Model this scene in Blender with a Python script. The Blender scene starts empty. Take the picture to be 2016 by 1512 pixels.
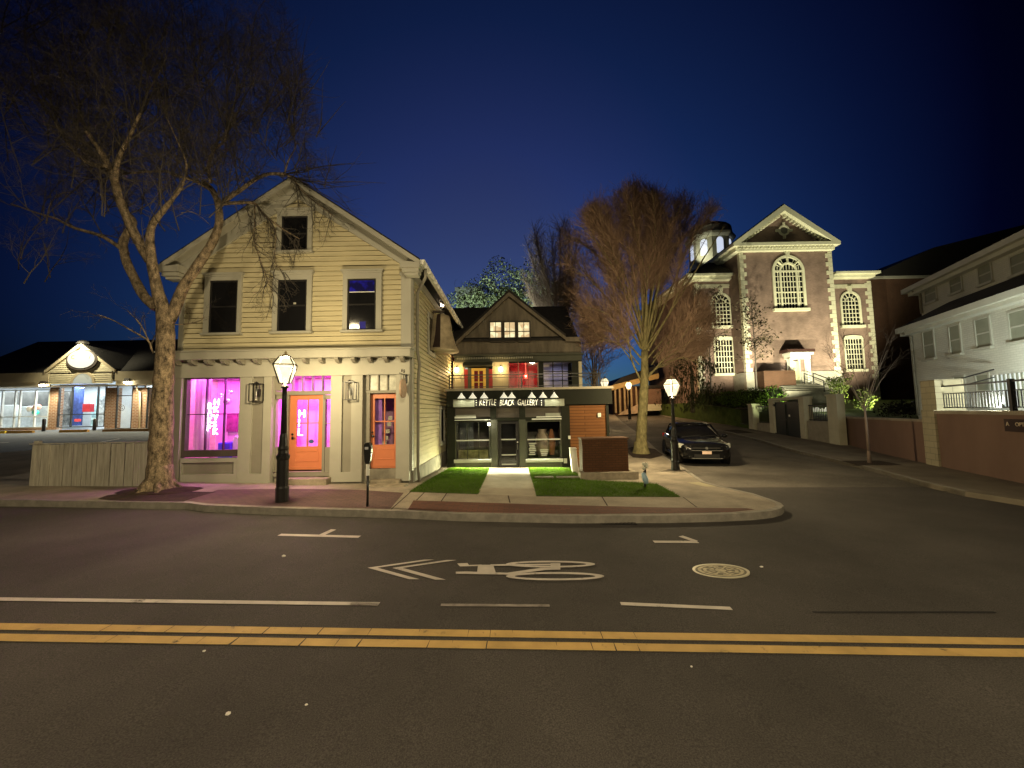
SUN_EL, SUN_ROT, SKY_STR = -3.0, 5.0, 1.68
SKY_TINT = (1.3, 1.78, 1.14); OZ = 6
SIGN_W = 8.0; SIGN_D = 520.0; LANTERN = 950.0; LANTERN2 = 1500.0; ROAD_W = 6000.0; ROAD_W2 = 1400.0; FLOOD_W = 6800.0; WHITE_W = 270.0; PINK_W = 60.0; SILL_W = 130.0; STRANDS = 13000
import bpy, bmesh, math, random
from mathutils import Vector, Matrix
random.seed(7)
SC = bpy.context.scene
COL = SC.collection
R = math.radians
PI = math.pi

# ---------------------------------------------------------------- camera model (2016 x 1512 photograph)
F, CX, CY = 757.0, 1008.0, 756.0
PITCH, ROLL = R(4.2), R(1.0)
CAM = Vector((0, 0, 2.0))
_F = Vector((0, math.cos(PITCH), math.sin(PITCH)))
_U0 = Vector((0, -math.sin(PITCH), math.cos(PITCH)))
_R0 = Vector((1, 0, 0))
_R = _R0 * math.cos(ROLL) - _U0 * math.sin(ROLL)
_U = _U0 * math.cos(ROLL) + _R0 * math.sin(ROLL)

def ray(px, py):
    return _F + _R * ((px - CX) / F) + _U * ((CY - py) / F)

def at(px, py, Y):
    d = ray(px, py)
    return CAM + d * ((Y - CAM.y) / d.y)

def rect(px0, py0, px1, py1, Y):
    mx, my = (px0 + px1) / 2, (py0 + py1) / 2
    return at(px0, my, Y).x, at(px1, my, Y).x, at(mx, py1, Y).z, at(mx, py0, Y).z   # x0 x1 z0 z1

def onplane(px, py, P0, d2):
    """vertical plane through P0 along horizontal direction d2 -> (t, z)"""
    d = ray(px, py)
    n = Vector((d2[1], -d2[0], 0))
    k = (Vector((P0[0], P0[1], 0)) - Vector((CAM.x, CAM.y, 0))).dot(n) / d.dot(n)
    p = CAM + d * k
    return (p.x - P0[0]) * d2[0] + (p.y - P0[1]) * d2[1], p.z

def proj(p):
    d = Vector(p) - CAM; w = d.dot(_F)
    return CX + F * d.dot(_R) / w, CY - F * d.dot(_U) / w

def ss(a, b, t):
    t = (t - a) / (b - a)
    t = 0.0 if t < 0 else 1.0 if t > 1 else t
    return t * t * (3 - 2 * t)

def clamp(v, a, b):
    return a if v < a else b if v > b else v

def G(x, y):
    """height of the ground"""
    base = -0.02 * clamp(x, -22, 6)
    ws = ss(2.8, 5.2, x)
    wl = 1 - ss(-8.8, -5.5, x)
    h = y - 16
    hill = min(0.05 * (h + math.sqrt(h * h + 4)) / 2, 3.4) - 0.0016
    if y < 8: hill = 0
    lot = 0.07 * clamp(y - 11, 0, 15)
    dip = -0.044 * clamp(y - 9.6, 0, 5.4)
    k = ss(16.5, 20, y)
    mid = dip * (1 - k) + hill * k
    return base + ws * hill + wl * lot + (1 - ws) * (1 - wl) * mid

def ground(px, py, dz=0.0):
    d = ray(px, py)
    lo, hi = 1.5, 90.0
    f = lambda t: (CAM + d * t).z - G((CAM + d * t).x, (CAM + d * t).y) - dz
    t = lo
    prev = lo
    while t < hi:
        if f(t) < 0: break
        prev = t; t *= 1.03
    a, b = prev, t
    for _ in range(40):
        m = (a + b) / 2
        if f(m) > 0: a = m
        else: b = m
    return CAM + d * a

# ---------------------------------------------------------------- materials
def _nt(name):
    m = bpy.data.materials.new(name); m.use_nodes = True
    nt = m.node_tree
    return m, nt, nt.nodes['Principled BSDF']

def _coords(nt):
    return nt.nodes.new('ShaderNodeTexCoord')

def mat(name, col, rough=0.7, var=0.18, scale=3.0, bump=0.0, bscale=40.0, metal=0.0, spec=0.3, coat=0.0, streak=None, fine=0.0, fscale=160):
    """procedural: base colour broken up by two noises, optional bump"""
    m, nt, b = _nt(name)
    tc = _coords(nt)
    vec = tc.outputs['Object']
    if streak:
        mp = nt.nodes.new('ShaderNodeMapping'); mp.inputs['Scale'].default_value = streak
        nt.links.new(vec, mp.inputs['Vector']); vec2 = mp.outputs['Vector']
    else:
        vec2 = vec
    n1 = nt.nodes.new('ShaderNodeTexNoise'); n1.inputs['Scale'].default_value = scale; n1.inputs['Detail'].default_value = 6
    n1.inputs['Roughness'].default_value = 0.62
    nt.links.new(vec2, n1.inputs['Vector'])
    r = nt.nodes.new('ShaderNodeValToRGB')
    lo = [c * (1 - var) for c in col]; hi = [min(1, c * (1 + var)) for c in col]
    r.color_ramp.elements[0].position = 0.3; r.color_ramp.elements[1].position = 0.7
    r.color_ramp.elements[0].color = (*lo, 1); r.color_ramp.elements[1].color = (*hi, 1)
    nt.links.new(n1.outputs['Fac'], r.inputs['Fac'])
    if fine:      # fine speckle of aggregate
        n3 = nt.nodes.new('ShaderNodeTexNoise'); n3.inputs['Scale'].default_value = fscale; n3.inputs['Detail'].default_value = 2
        nt.links.new(vec, n3.inputs['Vector'])
        r3 = nt.nodes.new('ShaderNodeMapRange'); r3.inputs[1].default_value = .3; r3.inputs[2].default_value = .7; r3.inputs[3].default_value = 1 - fine; r3.inputs[4].default_value = 1 + fine
        nt.links.new(n3.outputs['Fac'], r3.inputs[0])
        mx = nt.nodes.new('ShaderNodeMix'); mx.data_type = 'RGBA'; mx.blend_type = 'MULTIPLY'; mx.inputs['Factor'].default_value = 1.0
        nt.links.new(r.outputs['Color'], mx.inputs['A']); nt.links.new(r3.outputs[0], mx.inputs['B']); nt.links.new(mx.outputs['Result'], b.inputs['Base Color'])
    else:
        nt.links.new(r.outputs['Color'], b.inputs['Base Color'])
    b.inputs['Roughness'].default_value = rough
    b.inputs['Metallic'].default_value = metal
    b.inputs['Specular IOR Level'].default_value = spec
    if coat: b.inputs['Coat Weight'].default_value = coat
    if bump:
        n2 = nt.nodes.new('ShaderNodeTexNoise'); n2.inputs['Scale'].default_value = bscale; n2.inputs['Detail'].default_value = 4
        nt.links.new(vec2, n2.inputs['Vector'])
        bp = nt.nodes.new('ShaderNodeBump'); bp.inputs['Strength'].default_value = bump; bp.inputs['Distance'].default_value = 0.02
        nt.links.new(n2.outputs['Fac'], bp.inputs['Height']); nt.links.new(bp.outputs['Normal'], b.inputs['Normal'])
    return m

def wear(m, base=(.06, .052, .045), amount=.46, scale=7):
    """paint worn through to the asphalt in blotches"""
    nt = m.node_tree; b = nt.nodes['Principled BSDF']; src = b.inputs['Base Color'].links[0].from_socket
    tc = nt.nodes.new('ShaderNodeTexCoord'); n = nt.nodes.new('ShaderNodeTexNoise'); n.inputs['Scale'].default_value = scale; n.inputs['Detail'].default_value = 9; n.inputs['Roughness'].default_value = .72
    nt.links.new(tc.outputs['Object'], n.inputs[0]); r = nt.nodes.new('ShaderNodeValToRGB'); r.color_ramp.elements[0].position = amount - .09; r.color_ramp.elements[1].position = amount + .02
    r.color_ramp.elements[0].color = (*base, 1); r.color_ramp.elements[1].color = (1, 1, 1, 1)
    x = nt.nodes.new('ShaderNodeMix'); x.data_type = 'RGBA'; x.inputs['A'].default_value = (*base, 1); nt.links.new(src, x.inputs['B'])
    g = nt.nodes.new('ShaderNodeMapRange'); g.inputs[1].default_value = amount - .09; g.inputs[2].default_value = amount + .03; nt.links.new(n.outputs['Fac'], g.inputs[0]); nt.links.new(g.outputs[0], x.inputs['Factor'])
    nt.links.new(x.outputs['Result'], b.inputs['Base Color']); return m

def emis(name, col, strength, base=(0.8, 0.8, 0.8)):
    m, nt, b = _nt(name)
    b.inputs['Base Color'].default_value = (*base, 1)
    b.inputs['Emission Color'].default_value = (*col, 1)
    b.inputs['Emission Strength'].default_value = strength
    return m

def brick(name, c1, c2, mortar, bw=0.21, bh=0.075, ms=0.012, flat=False, rough=0.85, bump=0.4, rot=0.0, var=0.25):
    m, nt, b = _nt(name)
    tc = _coords(nt)
    sp = nt.nodes.new('ShaderNodeSeparateXYZ'); nt.links.new(tc.outputs['Object'], sp.inputs[0])
    cb = nt.nodes.new('ShaderNodeCombineXYZ')
    if flat:
        nt.links.new(sp.outputs['X'], cb.inputs['X']); nt.links.new(sp.outputs['Y'], cb.inputs['Y'])
    else:
        ad = nt.nodes.new('ShaderNodeMath'); ad.operation = 'ADD'
        nt.links.new(sp.outputs['X'], ad.inputs[0]); nt.links.new(sp.outputs['Y'], ad.inputs[1])
        nt.links.new(ad.outputs[0], cb.inputs['X']); nt.links.new(sp.outputs['Z'], cb.inputs['Y'])
    mp = nt.nodes.new('ShaderNodeMapping'); mp.inputs['Rotation'].default_value = (0, 0, rot)
    nt.links.new(cb.outputs[0], mp.inputs['Vector'])
    bt = nt.nodes.new('ShaderNodeTexBrick')
    bt.inputs['Color1'].default_value = (*c1, 1); bt.inputs['Color2'].default_value = (*c2, 1); bt.inputs['Mortar'].default_value = (*mortar, 1)
    bt.inputs['Scale'].default_value = 1.0; bt.inputs['Mortar Size'].default_value = ms
    bt.inputs['Brick Width'].default_value = bw; bt.inputs['Row Height'].default_value = bh
    nt.links.new(mp.outputs[0], bt.inputs['Vector'])
    n1 = nt.nodes.new('ShaderNodeTexNoise'); n1.inputs['Scale'].default_value = 0.9; n1.inputs['Detail'].default_value = 7
    nt.links.new(tc.outputs['Object'], n1.inputs['Vector'])
    mx = nt.nodes.new('ShaderNodeMix'); mx.data_type = 'RGBA'; mx.blend_type = 'MULTIPLY'; mx.inputs['Factor'].default_value = 1.0
    rp = nt.nodes.new('ShaderNodeValToRGB')
    rp.color_ramp.elements[0].position = 0.3; rp.color_ramp.elements[1].position = 0.72
    rp.color_ramp.elements[0].color = (1 - var, 1 - var, 1 - var, 1); rp.color_ramp.elements[1].color = (1, 1, 1, 1)
    nt.links.new(n1.outputs['Fac'], rp.inputs['Fac'])
    nt.links.new(bt.outputs['Color'], mx.inputs['A']); nt.links.new(rp.outputs['Color'], mx.inputs['B'])
    nt.links.new(mx.outputs['Result'], b.inputs['Base Color'])
    b.inputs['Roughness'].default_value = rough; b.inputs['Specular IOR Level'].default_value = 0.2
    if bump:
        bp = nt.nodes.new('ShaderNodeBump'); bp.inputs['Strength'].default_value = bump; bp.inputs['Distance'].default_value = 0.01
        bp.invert = True
        nt.links.new(bt.outputs['Fac'], bp.inputs['Height']); nt.links.new(bp.outputs['Normal'], b.inputs['Normal'])
    return m

def glass(name, tint=(1, 1, 1), gloss=0.12, rough=0.02):
    """clear pane: mostly transparent with a glossy skin"""
    m = bpy.data.materials.new(name); m.use_nodes = True
    nt = m.node_tree; nt.nodes.clear()
    o = nt.nodes.new('ShaderNodeOutputMaterial')
    t = nt.nodes.new('ShaderNodeBsdfTransparent'); t.inputs['Color'].default_value = (*tint, 1)
    g = nt.nodes.new('ShaderNodeBsdfGlossy'); g.inputs['Roughness'].default_value = rough; g.inputs['Color'].default_value = (0.9, 0.95, 1, 1)
    x = nt.nodes.new('ShaderNodeMixShader'); x.inputs[0].default_value = gloss
    nt.links.new(t.outputs[0], x.inputs[1]); nt.links.new(g.outputs[0], x.inputs[2]); nt.links.new(x.outputs[0], o.inputs[0])
    return m

# ---------------------------------------------------------------- mesh builder
class MB:
    def __init__(s):
        s.v = []; s.f = []
    def add(s, vs, fs):
        o = len(s.v)
        s.v += [tuple(p) for p in vs]
        s.f += [tuple(i + o for i in f) for f in fs]
        return s
    def box(s, x0, x1, y0, y1, z0, z1):
        return s.add([(x0, y0, z0), (x1, y0, z0), (x1, y1, z0), (x0, y1, z0), (x0, y0, z1), (x1, y0, z1), (x1, y1, z1), (x0, y1, z1)],
                     [(0, 3, 2, 1), (4, 5, 6, 7), (0, 1, 5, 4), (1, 2, 6, 5), (2, 3, 7, 6), (3, 0, 4, 7)])
    def hexa(s, p):
        return s.add(p, [(0, 3, 2, 1), (4, 5, 6, 7), (0, 1, 5, 4), (1, 2, 6, 5), (2, 3, 7, 6), (3, 0, 4, 7)])
    def prism(s, poly, vec):
        """extrude a planar polygon of 3D points along vec"""
        n = len(poly); v = Vector(vec)
        vs = [Vector(p) for p in poly] + [Vector(p) + v for p in poly]
        fs = [tuple(range(n - 1, -1, -1)), tuple(range(n, 2 * n))]
        fs += [(i, (i + 1) % n, n + (i + 1) % n, n + i) for i in range(n)]
        return s.add(vs, fs)
    def face(s, pts):
        return s.add(pts, [tuple(range(len(pts)))])
    def tube(s, pts, rs, n=6, cap=True):
        pts = [Vector(p) for p in pts]
        if not hasattr(rs, '__len__'): rs = [rs] * len(pts)
        rings = []; prev = None
        for i, p in enumerate(pts):
            a = pts[max(0, i - 1)]; b = pts[min(len(pts) - 1, i + 1)]
            t = (b - a)
            if t.length < 1e-9: t = Vector((0, 0, 1))
            t.normalize()
            if prev is None:
                u = t.cross(Vector((0.13, 0.97, 0.2)))
                if u.length < 0.05: u = t.cross(Vector((1, 0, 0)))
            else:
                u = prev - t * prev.dot(t)
                if u.length < 1e-5: u = t.cross(Vector((1, 0, 0.3)))
            u.normalize(); w = t.cross(u); prev = u
            rings.append([p + (u * math.cos(2 * PI * k / n) + w * math.sin(2 * PI * k / n)) * rs[i] for k in range(n)])
        vs = [q for r in rings for q in r]; fs = []
        for i in range(len(rings) - 1):
            for k in range(n):
                fs.append((i * n + k, i * n + (k + 1) % n, (i + 1) * n + (k + 1) % n, (i + 1) * n + k))
        if cap:
            fs.append(tuple(range(n - 1, -1, -1))); fs.append(tuple((len(rings) - 1) * n + k for k in range(n)))
        return s.add(vs, fs)
    def lathe(s, prof, c=(0, 0, 0), n=16, ang0=0.0):
        """profile [(radius, z)] round the vertical axis at c"""
        vs = []; fs = []
        for r, z in prof:
            for k in range(n):
                a = ang0 + 2 * PI * k / n
                vs.append((c[0] + r * math.cos(a), c[1] + r * math.sin(a), c[2] + z))
        m = len(prof)
        for i in range(m - 1):
            for k in range(n):
                fs.append((i * n + k, i * n + (k + 1) % n, (i + 1) * n + (k + 1) % n, (i + 1) * n + k))
        fs.append(tuple(range(n - 1, -1, -1))); fs.append(tuple((m - 1) * n + k for k in range(n)))
        return s.add(vs, fs)
    def blob(s, c, r, n=10, jit=0.12):
        c = Vector(c); rx, ry, rz = r if hasattr(r, '__len__') else (r, r, r)
        prof = []
        for i in range(1, n):
            a = PI * i / n
            prof.append((math.sin(a), -math.cos(a)))
        vs = []; fs = []
        for q, z in prof:
            for k in range(n):
                a = 2 * PI * k / n; j = 1 + random.uniform(-jit, jit)
                vs.append((c.x + rx * q * math.cos(a) * j, c.y + ry * q * math.sin(a) * j, c.z + rz * z * j))
        m = len(prof)
        for i in range(m - 1):
            for k in range(n):
                fs.append((i * n + k, i * n + (k + 1) % n, (i + 1) * n + (k + 1) % n, (i + 1) * n + k))
        fs.append(tuple(range(n - 1, -1, -1))); fs.append(tuple((m - 1) * n + k for k in range(n)))
        return s.add(vs, fs)
    def build(s, name, m, parent=None, smooth=False, local=False, bevel=0.0):
        me = bpy.data.meshes.new(name)
        off = Vector((0, 0, 0))
        if parent is not None and not local:
            p = parent
            while p is not None:
                off += p.location; p = p.parent
        me.from_pydata([(x - off.x, y - off.y, z - off.z) for x, y, z in s.v], [], s.f)
        me.update()
        bm = bmesh.new(); bm.from_mesh(me); bmesh.ops.recalc_face_normals(bm, faces=bm.faces); bm.to_mesh(me); bm.free()
        if smooth:
            for p in me.polygons: p.use_smooth = True
        o = bpy.data.objects.new(name, me); COL.objects.link(o)
        if m is not None: me.materials.append(m)
        if parent is not None: o.parent = parent
        if bevel:
            b = o.modifiers.new('bevel', 'BEVEL'); b.width = bevel; b.segments = 2; b.limit_method = 'ANGLE'
        return o

def tag(o, label, cat, group=None):
    o['label'] = label; o['category'] = cat
    if group: o['group'] = group
    return o

def thing(name, label, cat, loc=(0, 0, 0), rz=0.0, group=None):
    o = bpy.data.objects.new(name, None); COL.objects.link(o)
    o.location = loc; o.rotation_euler = (0, 0, rz); o.empty_display_size = 0.2
    return tag(o, label, cat, group)

def solo(o, label, cat, group=None):
    """a single-mesh thing: move its origin to the middle of its foot"""
    xs = [v.co.x for v in o.data.vertices]; ys = [v.co.y for v in o.data.vertices]; zs = [v.co.z for v in o.data.vertices]
    c = Vector(((min(xs) + max(xs)) / 2, (min(ys) + max(ys)) / 2, min(zs)))
    o.data.transform(Matrix.Translation(-c)); o.location = c
    return tag(o, label, cat, group)

def struct(o):
    o['kind'] = 'structure'; return o

def dup(o, parent=None):
    c = o.copy(); COL.objects.link(c)
    if parent is not None: c.parent = parent
    for ch in list(o.children): dup(ch, c)
    return c

def lamp(kind, name, loc, power, col, parent=None, size=0.05, rot=None, spot=None, blend=0.5, target=None, sx=None, sy=None):
    l = bpy.data.lights.new(name, kind); l.energy = power; l.color = col
    if kind in ('POINT', 'SPOT'): l.shadow_soft_size = size
    if kind == 'SPOT': l.spot_size = R(spot); l.spot_blend = blend
    if kind == 'AREA':
        l.shape = 'RECTANGLE'; l.size = sx or size; l.size_y = sy or size
    o = bpy.data.objects.new(name, l); COL.objects.link(o)
    loc = Vector(loc)
    if target is not None:
        o.rotation_euler = (Vector(target) - loc).to_track_quat('-Z', 'Y').to_euler()
    elif rot: o.rotation_euler = rot
    if parent is not None:
        off = Vector((0, 0, 0)); p = parent
        while p is not None:
            off += p.location; p = p.parent
        o.parent = parent; loc = loc - off
    o.location = loc
    return o

def text(s, size, name, m, parent, M, extrude=0.004, align='LEFT', shear=0.0, spacing=1.0):
    cu = bpy.data.curves.new('t', 'FONT'); cu.body = s; cu.size = size; cu.extrude = extrude; cu.align_x = align; cu.shear = shear
    cu.space_character = spacing
    to = bpy.data.objects.new('t', cu)
    me = bpy.data.meshes.new_from_object(to)
    bpy.data.objects.remove(to); bpy.data.curves.remove(cu)
    me.name = name
    me.transform(M)
    off = Vector((0, 0, 0)); p = parent
    while p is not None:
        off += p.location; p = p.parent
    me.transform(Matrix.Translation(-off))
    me.materials.clear(); me.materials.append(m)
    o = bpy.data.objects.new(name, me); COL.objects.link(o)
    if parent is not None: o.parent = parent
    return o

# matrix that stands text up on a wall facing -Y at (x, y, z)
def wallM(x, y, z, rz=0.0):
    return Matrix.Translation((x, y, z)) @ Matrix.Rotation(rz, 4, 'Z') @ Matrix.Rotation(PI / 2, 4, 'X')

def drape(outline, dz, name, m, skirt=0.0, step=1.2, parent=None, fn=G):
    bm = bmesh.new()
    vs = [bm.verts.new((p[0], p[1], 0)) for p in outline]
    bm.faces.new(vs)
    bmesh.ops.triangulate(bm, faces=bm.faces[:])
    xs = [p[0] for p in outline]; ys = [p[1] for p in outline]
    for ax, lo, hi in ((0, min(xs), max(xs)), (1, min(ys), max(ys))):
        k = math.ceil(lo / step) * step
        while k < hi:
            co = Vector((k, 0, 0)) if ax == 0 else Vector((0, k, 0)); no = Vector((1, 0, 0)) if ax == 0 else Vector((0, 1, 0))
            bmesh.ops.bisect_plane(bm, geom=bm.verts[:] + bm.edges[:] + bm.faces[:], plane_co=co, plane_no=no, dist=1e-5)
            k += step
    for v in bm.verts: v.co.z = fn(v.co.x, v.co.y) + dz
    bmesh.ops.recalc_face_normals(bm, faces=bm.faces[:])
    for f in bm.faces:
        if f.normal.z < 0: f.normal_flip()
    if skirt:
        be = [e for e in bm.edges if len(e.link_faces) == 1]
        r = bmesh.ops.extrude_edge_only(bm, edges=be)
        for v in [g for g in r['geom'] if isinstance(g, bmesh.types.BMVert)]: v.co.z -= skirt
    me = bpy.data.meshes.new(name); bm.to_mesh(me); bm.free()
    me.materials.append(m)
    o = bpy.data.objects.new(name, me); COL.objects.link(o)
    if parent is not None: o.parent = parent
    return o

def pg(pts, dz=0.0):
    return [tuple(ground(x, y, dz))[:2] for x, y in pts]
# ---------------------------------------------------------------- palette
M = {}
M['asphalt'] = mat('asphalt', (0.062, 0.055, 0.050), 0.88, 0.26, 0.55, 0.5, 120, spec=0.25, fine=.45, fscale=110)
M['asphalt_old'] = mat('asphalt_old', (0.115, 0.102, 0.088), 0.9, 0.4, 0.45, 0.5, 90, spec=0.2, fine=.4, fscale=60)
M['lot'] = mat('lot_asphalt', (0.055, 0.058, 0.06), 0.85, 0.25, 0.6, 0.4, 90)
M['concrete'] = mat('concrete', (0.27, 0.23, 0.18), 0.9, 0.32, 1.3, 0.3, 60, fine=.25, fscale=90)
M['kerb'] = mat('granite_kerb', (0.23, 0.21, 0.18), 0.8, 0.25, 6, 0.3, 90)
M['paver'] = brick('brick_pavers', (0.16, 0.07, 0.05), (0.12, 0.055, 0.042), (0.09, 0.06, 0.05), 0.2, 0.1, 0.008, flat=True)
M['paver_dim'] = brick('brick_pavers_old', (0.15, 0.09, 0.085), (0.12, 0.075, 0.07), (0.08, 0.06, 0.055), 0.2, 0.1, 0.008, flat=True)
M['soil'] = mat('soil', (0.035, 0.022, 0.014), 1.0, 0.5, 5, 0.8, 30)
M['lawn'] = mat('lawn_base', (0.05, 0.075, 0.012), 1.0, 0.35, 2.0, 0.5, 60)
M['blade'] = mat('grass_blade', (0.068, 0.12, 0.010), 0.8, 0.4, 1.5)
_n = M['blade'].node_tree; _t = _n.nodes.new('ShaderNodeBsdfTranslucent'); _t.inputs['Color'].default_value = (.08, .17, .010, 1); _x = _n.nodes.new('ShaderNodeMixShader'); _x.inputs[0].default_value = .38
_n.links.new(_n.nodes['Principled BSDF'].outputs[0], _x.inputs[1]); _n.links.new(_t.outputs[0], _x.inputs[2]); _n.links.new(_x.outputs[0], _n.nodes['Material Output'].inputs['Surface'])
M['earth'] = mat('earth', (0.05, 0.045, 0.03), 1.0, 0.4, 0.4)
M['yellow'] = mat('yellow_paint', (0.50, 0.33, 0.115), 0.75, 0.2, 2.5, 0.2, 70)
M['white_line'] = mat('white_paint_line', (0.50, 0.45, 0.40), 0.75, 0.18, 3, 0.2, 70)
wear(M['yellow'], amount=.37); wear(M['white_line'], amount=.385)
M['worn_line'] = mat('worn_paint_line', (0.24, 0.21, 0.19), 0.8, 0.55, 5, 0.2, 70)
M['siding'] = mat('yellow_clapboard_paint', (0.51, 0.455, 0.295), 0.62, 0.15, 1.4, 0.06, 30, streak=(0.6, 1, 6))
M['trim'] = mat('putty_trim_paint', (0.335, 0.325, 0.275), 0.55, 0.06, 2.0, 0.05, 30)
M['trim_dark'] = mat('taupe_trim_paint', (0.22, 0.205, 0.165), 0.55, 0.08, 2.0)
M['sash'] = mat('dark_sash', (0.07, 0.058, 0.05), 0.5, 0.15)
M['black'] = mat('black_metal', (0.012, 0.011, 0.011), 0.35, 0.2, 6, spec=0.5)
M['black_matte'] = mat('black_matte', (0.012, 0.011, 0.011), 0.75, 0.2, 6)
M['darkglass'] = mat('dark_window_glass', (0.008, 0.008, 0.009), 0.06, 0.3, 1.0, spec=0.5)
M['door'] = mat('orange_door_paint', (0.56, 0.185, 0.085), 0.45, 0.06, 1.5, 0.04, 30)
M['roof'] = mat('dark_shingle', (0.022, 0.020, 0.019), 0.95, 0.35, 6, 0.6, 25)
M['stone'] = mat('granite_step', (0.27, 0.23, 0.17), 0.85, 0.35, 4, 0.6, 25)
M['foundation'] = mat('rubble_foundation', (0.22, 0.20, 0.16), 0.9, 0.3, 3, 0.5, 20)
M['glass'] = glass('clear_glass', (1, 1, 1), 0.06)
M['whitepaint'] = mat('white_paint', (0.72, 0.71, 0.64), 0.55, 0.05, 2.0)
M['bark'] = mat('tree_bark', (0.17, 0.13, 0.085), 0.95, 0.88, 13, 1.0, 16, streak=(1, 1, 0.45), fine=.4, fscale=45)
M['bark_pale'] = mat('smooth_bark', (0.22, 0.19, 0.09), 0.9, 0.5, 9, 0.9, 20, streak=(1, 1, 0.5))
M['twig'] = mat('grey_twig', (0.055, 0.047, 0.040), 0.9, 0.3, 3)
M['twig_red'] = mat('russet_twig', (0.26, 0.17, 0.12), 0.9, 0.3, 0.6)
M['redbrick'] = brick('red_brick', (0.23, 0.115, 0.08), (0.17, 0.085, 0.06), (0.26, 0.20, 0.16))
M['churchbrick'] = brick('church_brick', (0.35, 0.235, 0.205), (0.27, 0.18, 0.16), (0.34, 0.25, 0.2), 0.22, 0.08, 0.014, var=.45)
M['darkbrick'] = brick('dark_brown_brick', (0.11, 0.05, 0.03), (0.085, 0.04, 0.025), (0.10, 0.065, 0.045))

# ---------------------------------------------------------------- sky and camera
cd = bpy.data.cameras.new('camera'); cam = bpy.data.objects.new('camera', cd); COL.objects.link(cam)
cd.sensor_width = 36; cd.lens = 36 * F / 2016; cd.clip_start = 0.05; cd.clip_end = 2000
cam.matrix_world = Matrix.Translation(CAM) @ Matrix((_R, _U, -_F)).transposed().to_4x4()
SC.camera = cam

W = bpy.data.worlds.new('World'); SC.world = W; W.use_nodes = True
wn = W.node_tree; bg = wn.nodes['Background']
sky = wn.nodes.new('ShaderNodeTexSky'); sky.sky_type = 'NISHITA'; sky.sun_disc = False
sky.sun_elevation = R(SUN_EL); sky.sun_rotation = R(SUN_ROT); sky.altitude = 20; sky.air_density = 1.0; sky.dust_density = 0.4; sky.ozone_density = OZ
tn = wn.nodes.new('ShaderNodeMix'); tn.data_type = 'RGBA'; tn.blend_type = 'MULTIPLY'; tn.inputs['Factor'].default_value = 1.0
tn.inputs['B'].default_value = (*SKY_TINT, 1)
wn.links.new(sky.outputs[0], tn.inputs['A'])
# afterglow: the sky is lightest low towards the end of the street and darkens away from it
wc = wn.nodes.new('ShaderNodeTexCoord'); dp = wn.nodes.new('ShaderNodeVectorMath'); dp.operation = 'DOT_PRODUCT'
gd = Vector((-.06, .955, .29)).normalized(); dp.inputs[1].default_value = gd; wn.links.new(wc.outputs['Generated'], dp.inputs[0])
mr = wn.nodes.new('ShaderNodeMapRange'); mr.inputs['From Min'].default_value = .55; mr.inputs['From Max'].default_value = 1.0
wn.links.new(dp.outputs['Value'], mr.inputs['Value'])
cr0 = wn.nodes.new('ShaderNodeValToRGB'); el = cr0.color_ramp.elements
el[0].position = 0.0; el[0].color = (.012, .014, .03, 1); el[1].position = 1.0; el[1].color = (.99, .80, .57, 1)
for d_, c_ in ((.60, (.022, .026, .055)), (.70, (.11, .17, .20)), (.855, (.30, .49, .45)), (.945, (.70, .72, .62)), (.984, (.93, .79, .57))):
    e_ = el.new((d_ - .55) / .45); e_.color = (*c_, 1)
wn.links.new(mr.outputs['Result'], cr0.inputs['Fac'])
t2 = wn.nodes.new('ShaderNodeMix'); t2.data_type = 'RGBA'; t2.blend_type = 'MULTIPLY'; t2.inputs['Factor'].default_value = 1.0
wn.links.new(tn.outputs['Result'], t2.inputs['A']); wn.links.new(cr0.outputs['Color'], t2.inputs['B']); wn.links.new(t2.outputs['Result'], bg.inputs[0]); bg.inputs[1].default_value = SKY_STR
SC.view_settings.view_transform = 'Standard'; SC.view_settings.look = 'None'; SC.view_settings.exposure = 0; SC.view_settings.gamma = 1

# ---------------------------------------------------------------- ground, road, pavements
struct(drape([(-260, -80), (260, -80), (260, 320), (-260, 320)], -0.30, 'ground', M['earth'], step=4.0))
road = struct(drape([(-60, -16), (60, -16), (60, 13.5), (8, 13.5), (3.5, 11.5), (-60, 11.2)], 0.0, 'road', M['asphalt']))
SL = [(4.4, 10.6), (5.3, 11), (6.45, 16.5), (7.35, 21), (8.5, 27), (10.1, 36), (12.6, 48), (17, 66)]
SR = [(11.6, 10.0), (12.0, 12.8), (12.8, 16.6), (13.5, 20.7), (14.4, 26.5), (15.5, 36.4), (18.1, 51), (22, 66)]
struct(drape([(p[0] - 0.4, p[1]) for p in SL] + [(p[0] + 0.3, p[1]) for p in reversed(SR)], 0.004, 'side_street', M['asphalt_old']))

KP = [(-420, 982), (52, 985), (365, 990), (405, 995), (555, 1001), (680, 1004), (800, 1007), (903, 1012), (1126, 1016), (1305, 1015.5),
      (1420, 1013), (1484, 1010), (1520, 1006), (1538, 1001), (1543, 996), (1537, 990.5), (1520, 984), (1484, 972), (1417, 957), (1388, 949), (1345, 920), (1307, 898)]
K = pg(KP, 0.13) + SL[3:7]
def offs(line, d):
    out = []
    for i, p in enumerate(line):
        a = line[max(0, i - 1)]; b = line[min(len(line) - 1, i + 1)]
        t = Vector((b[0] - a[0], b[1] - a[1])); t.normalize()
        out.append((p[0] - t.y * d, p[1] + t.x * d))
    return out
K2 = offs(K, 0.11)
struct(drape(K + list(reversed(K2)), 0.135, 'kerb', M['kerb'], skirt=0.16, step=0.9))
back = [(10.8, 48), (7.0, 30), (5.6, 22), (4.4, 15.6), (-2.6, 15.6), (-2.6, 10.7), (-9.3, 10.7), (-14, 10.4), (-24, 10.2)]
walk = struct(drape(offs(K, 0.1) + back, 0.13, 'pavement', M['concrete'], skirt=0.2))
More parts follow.
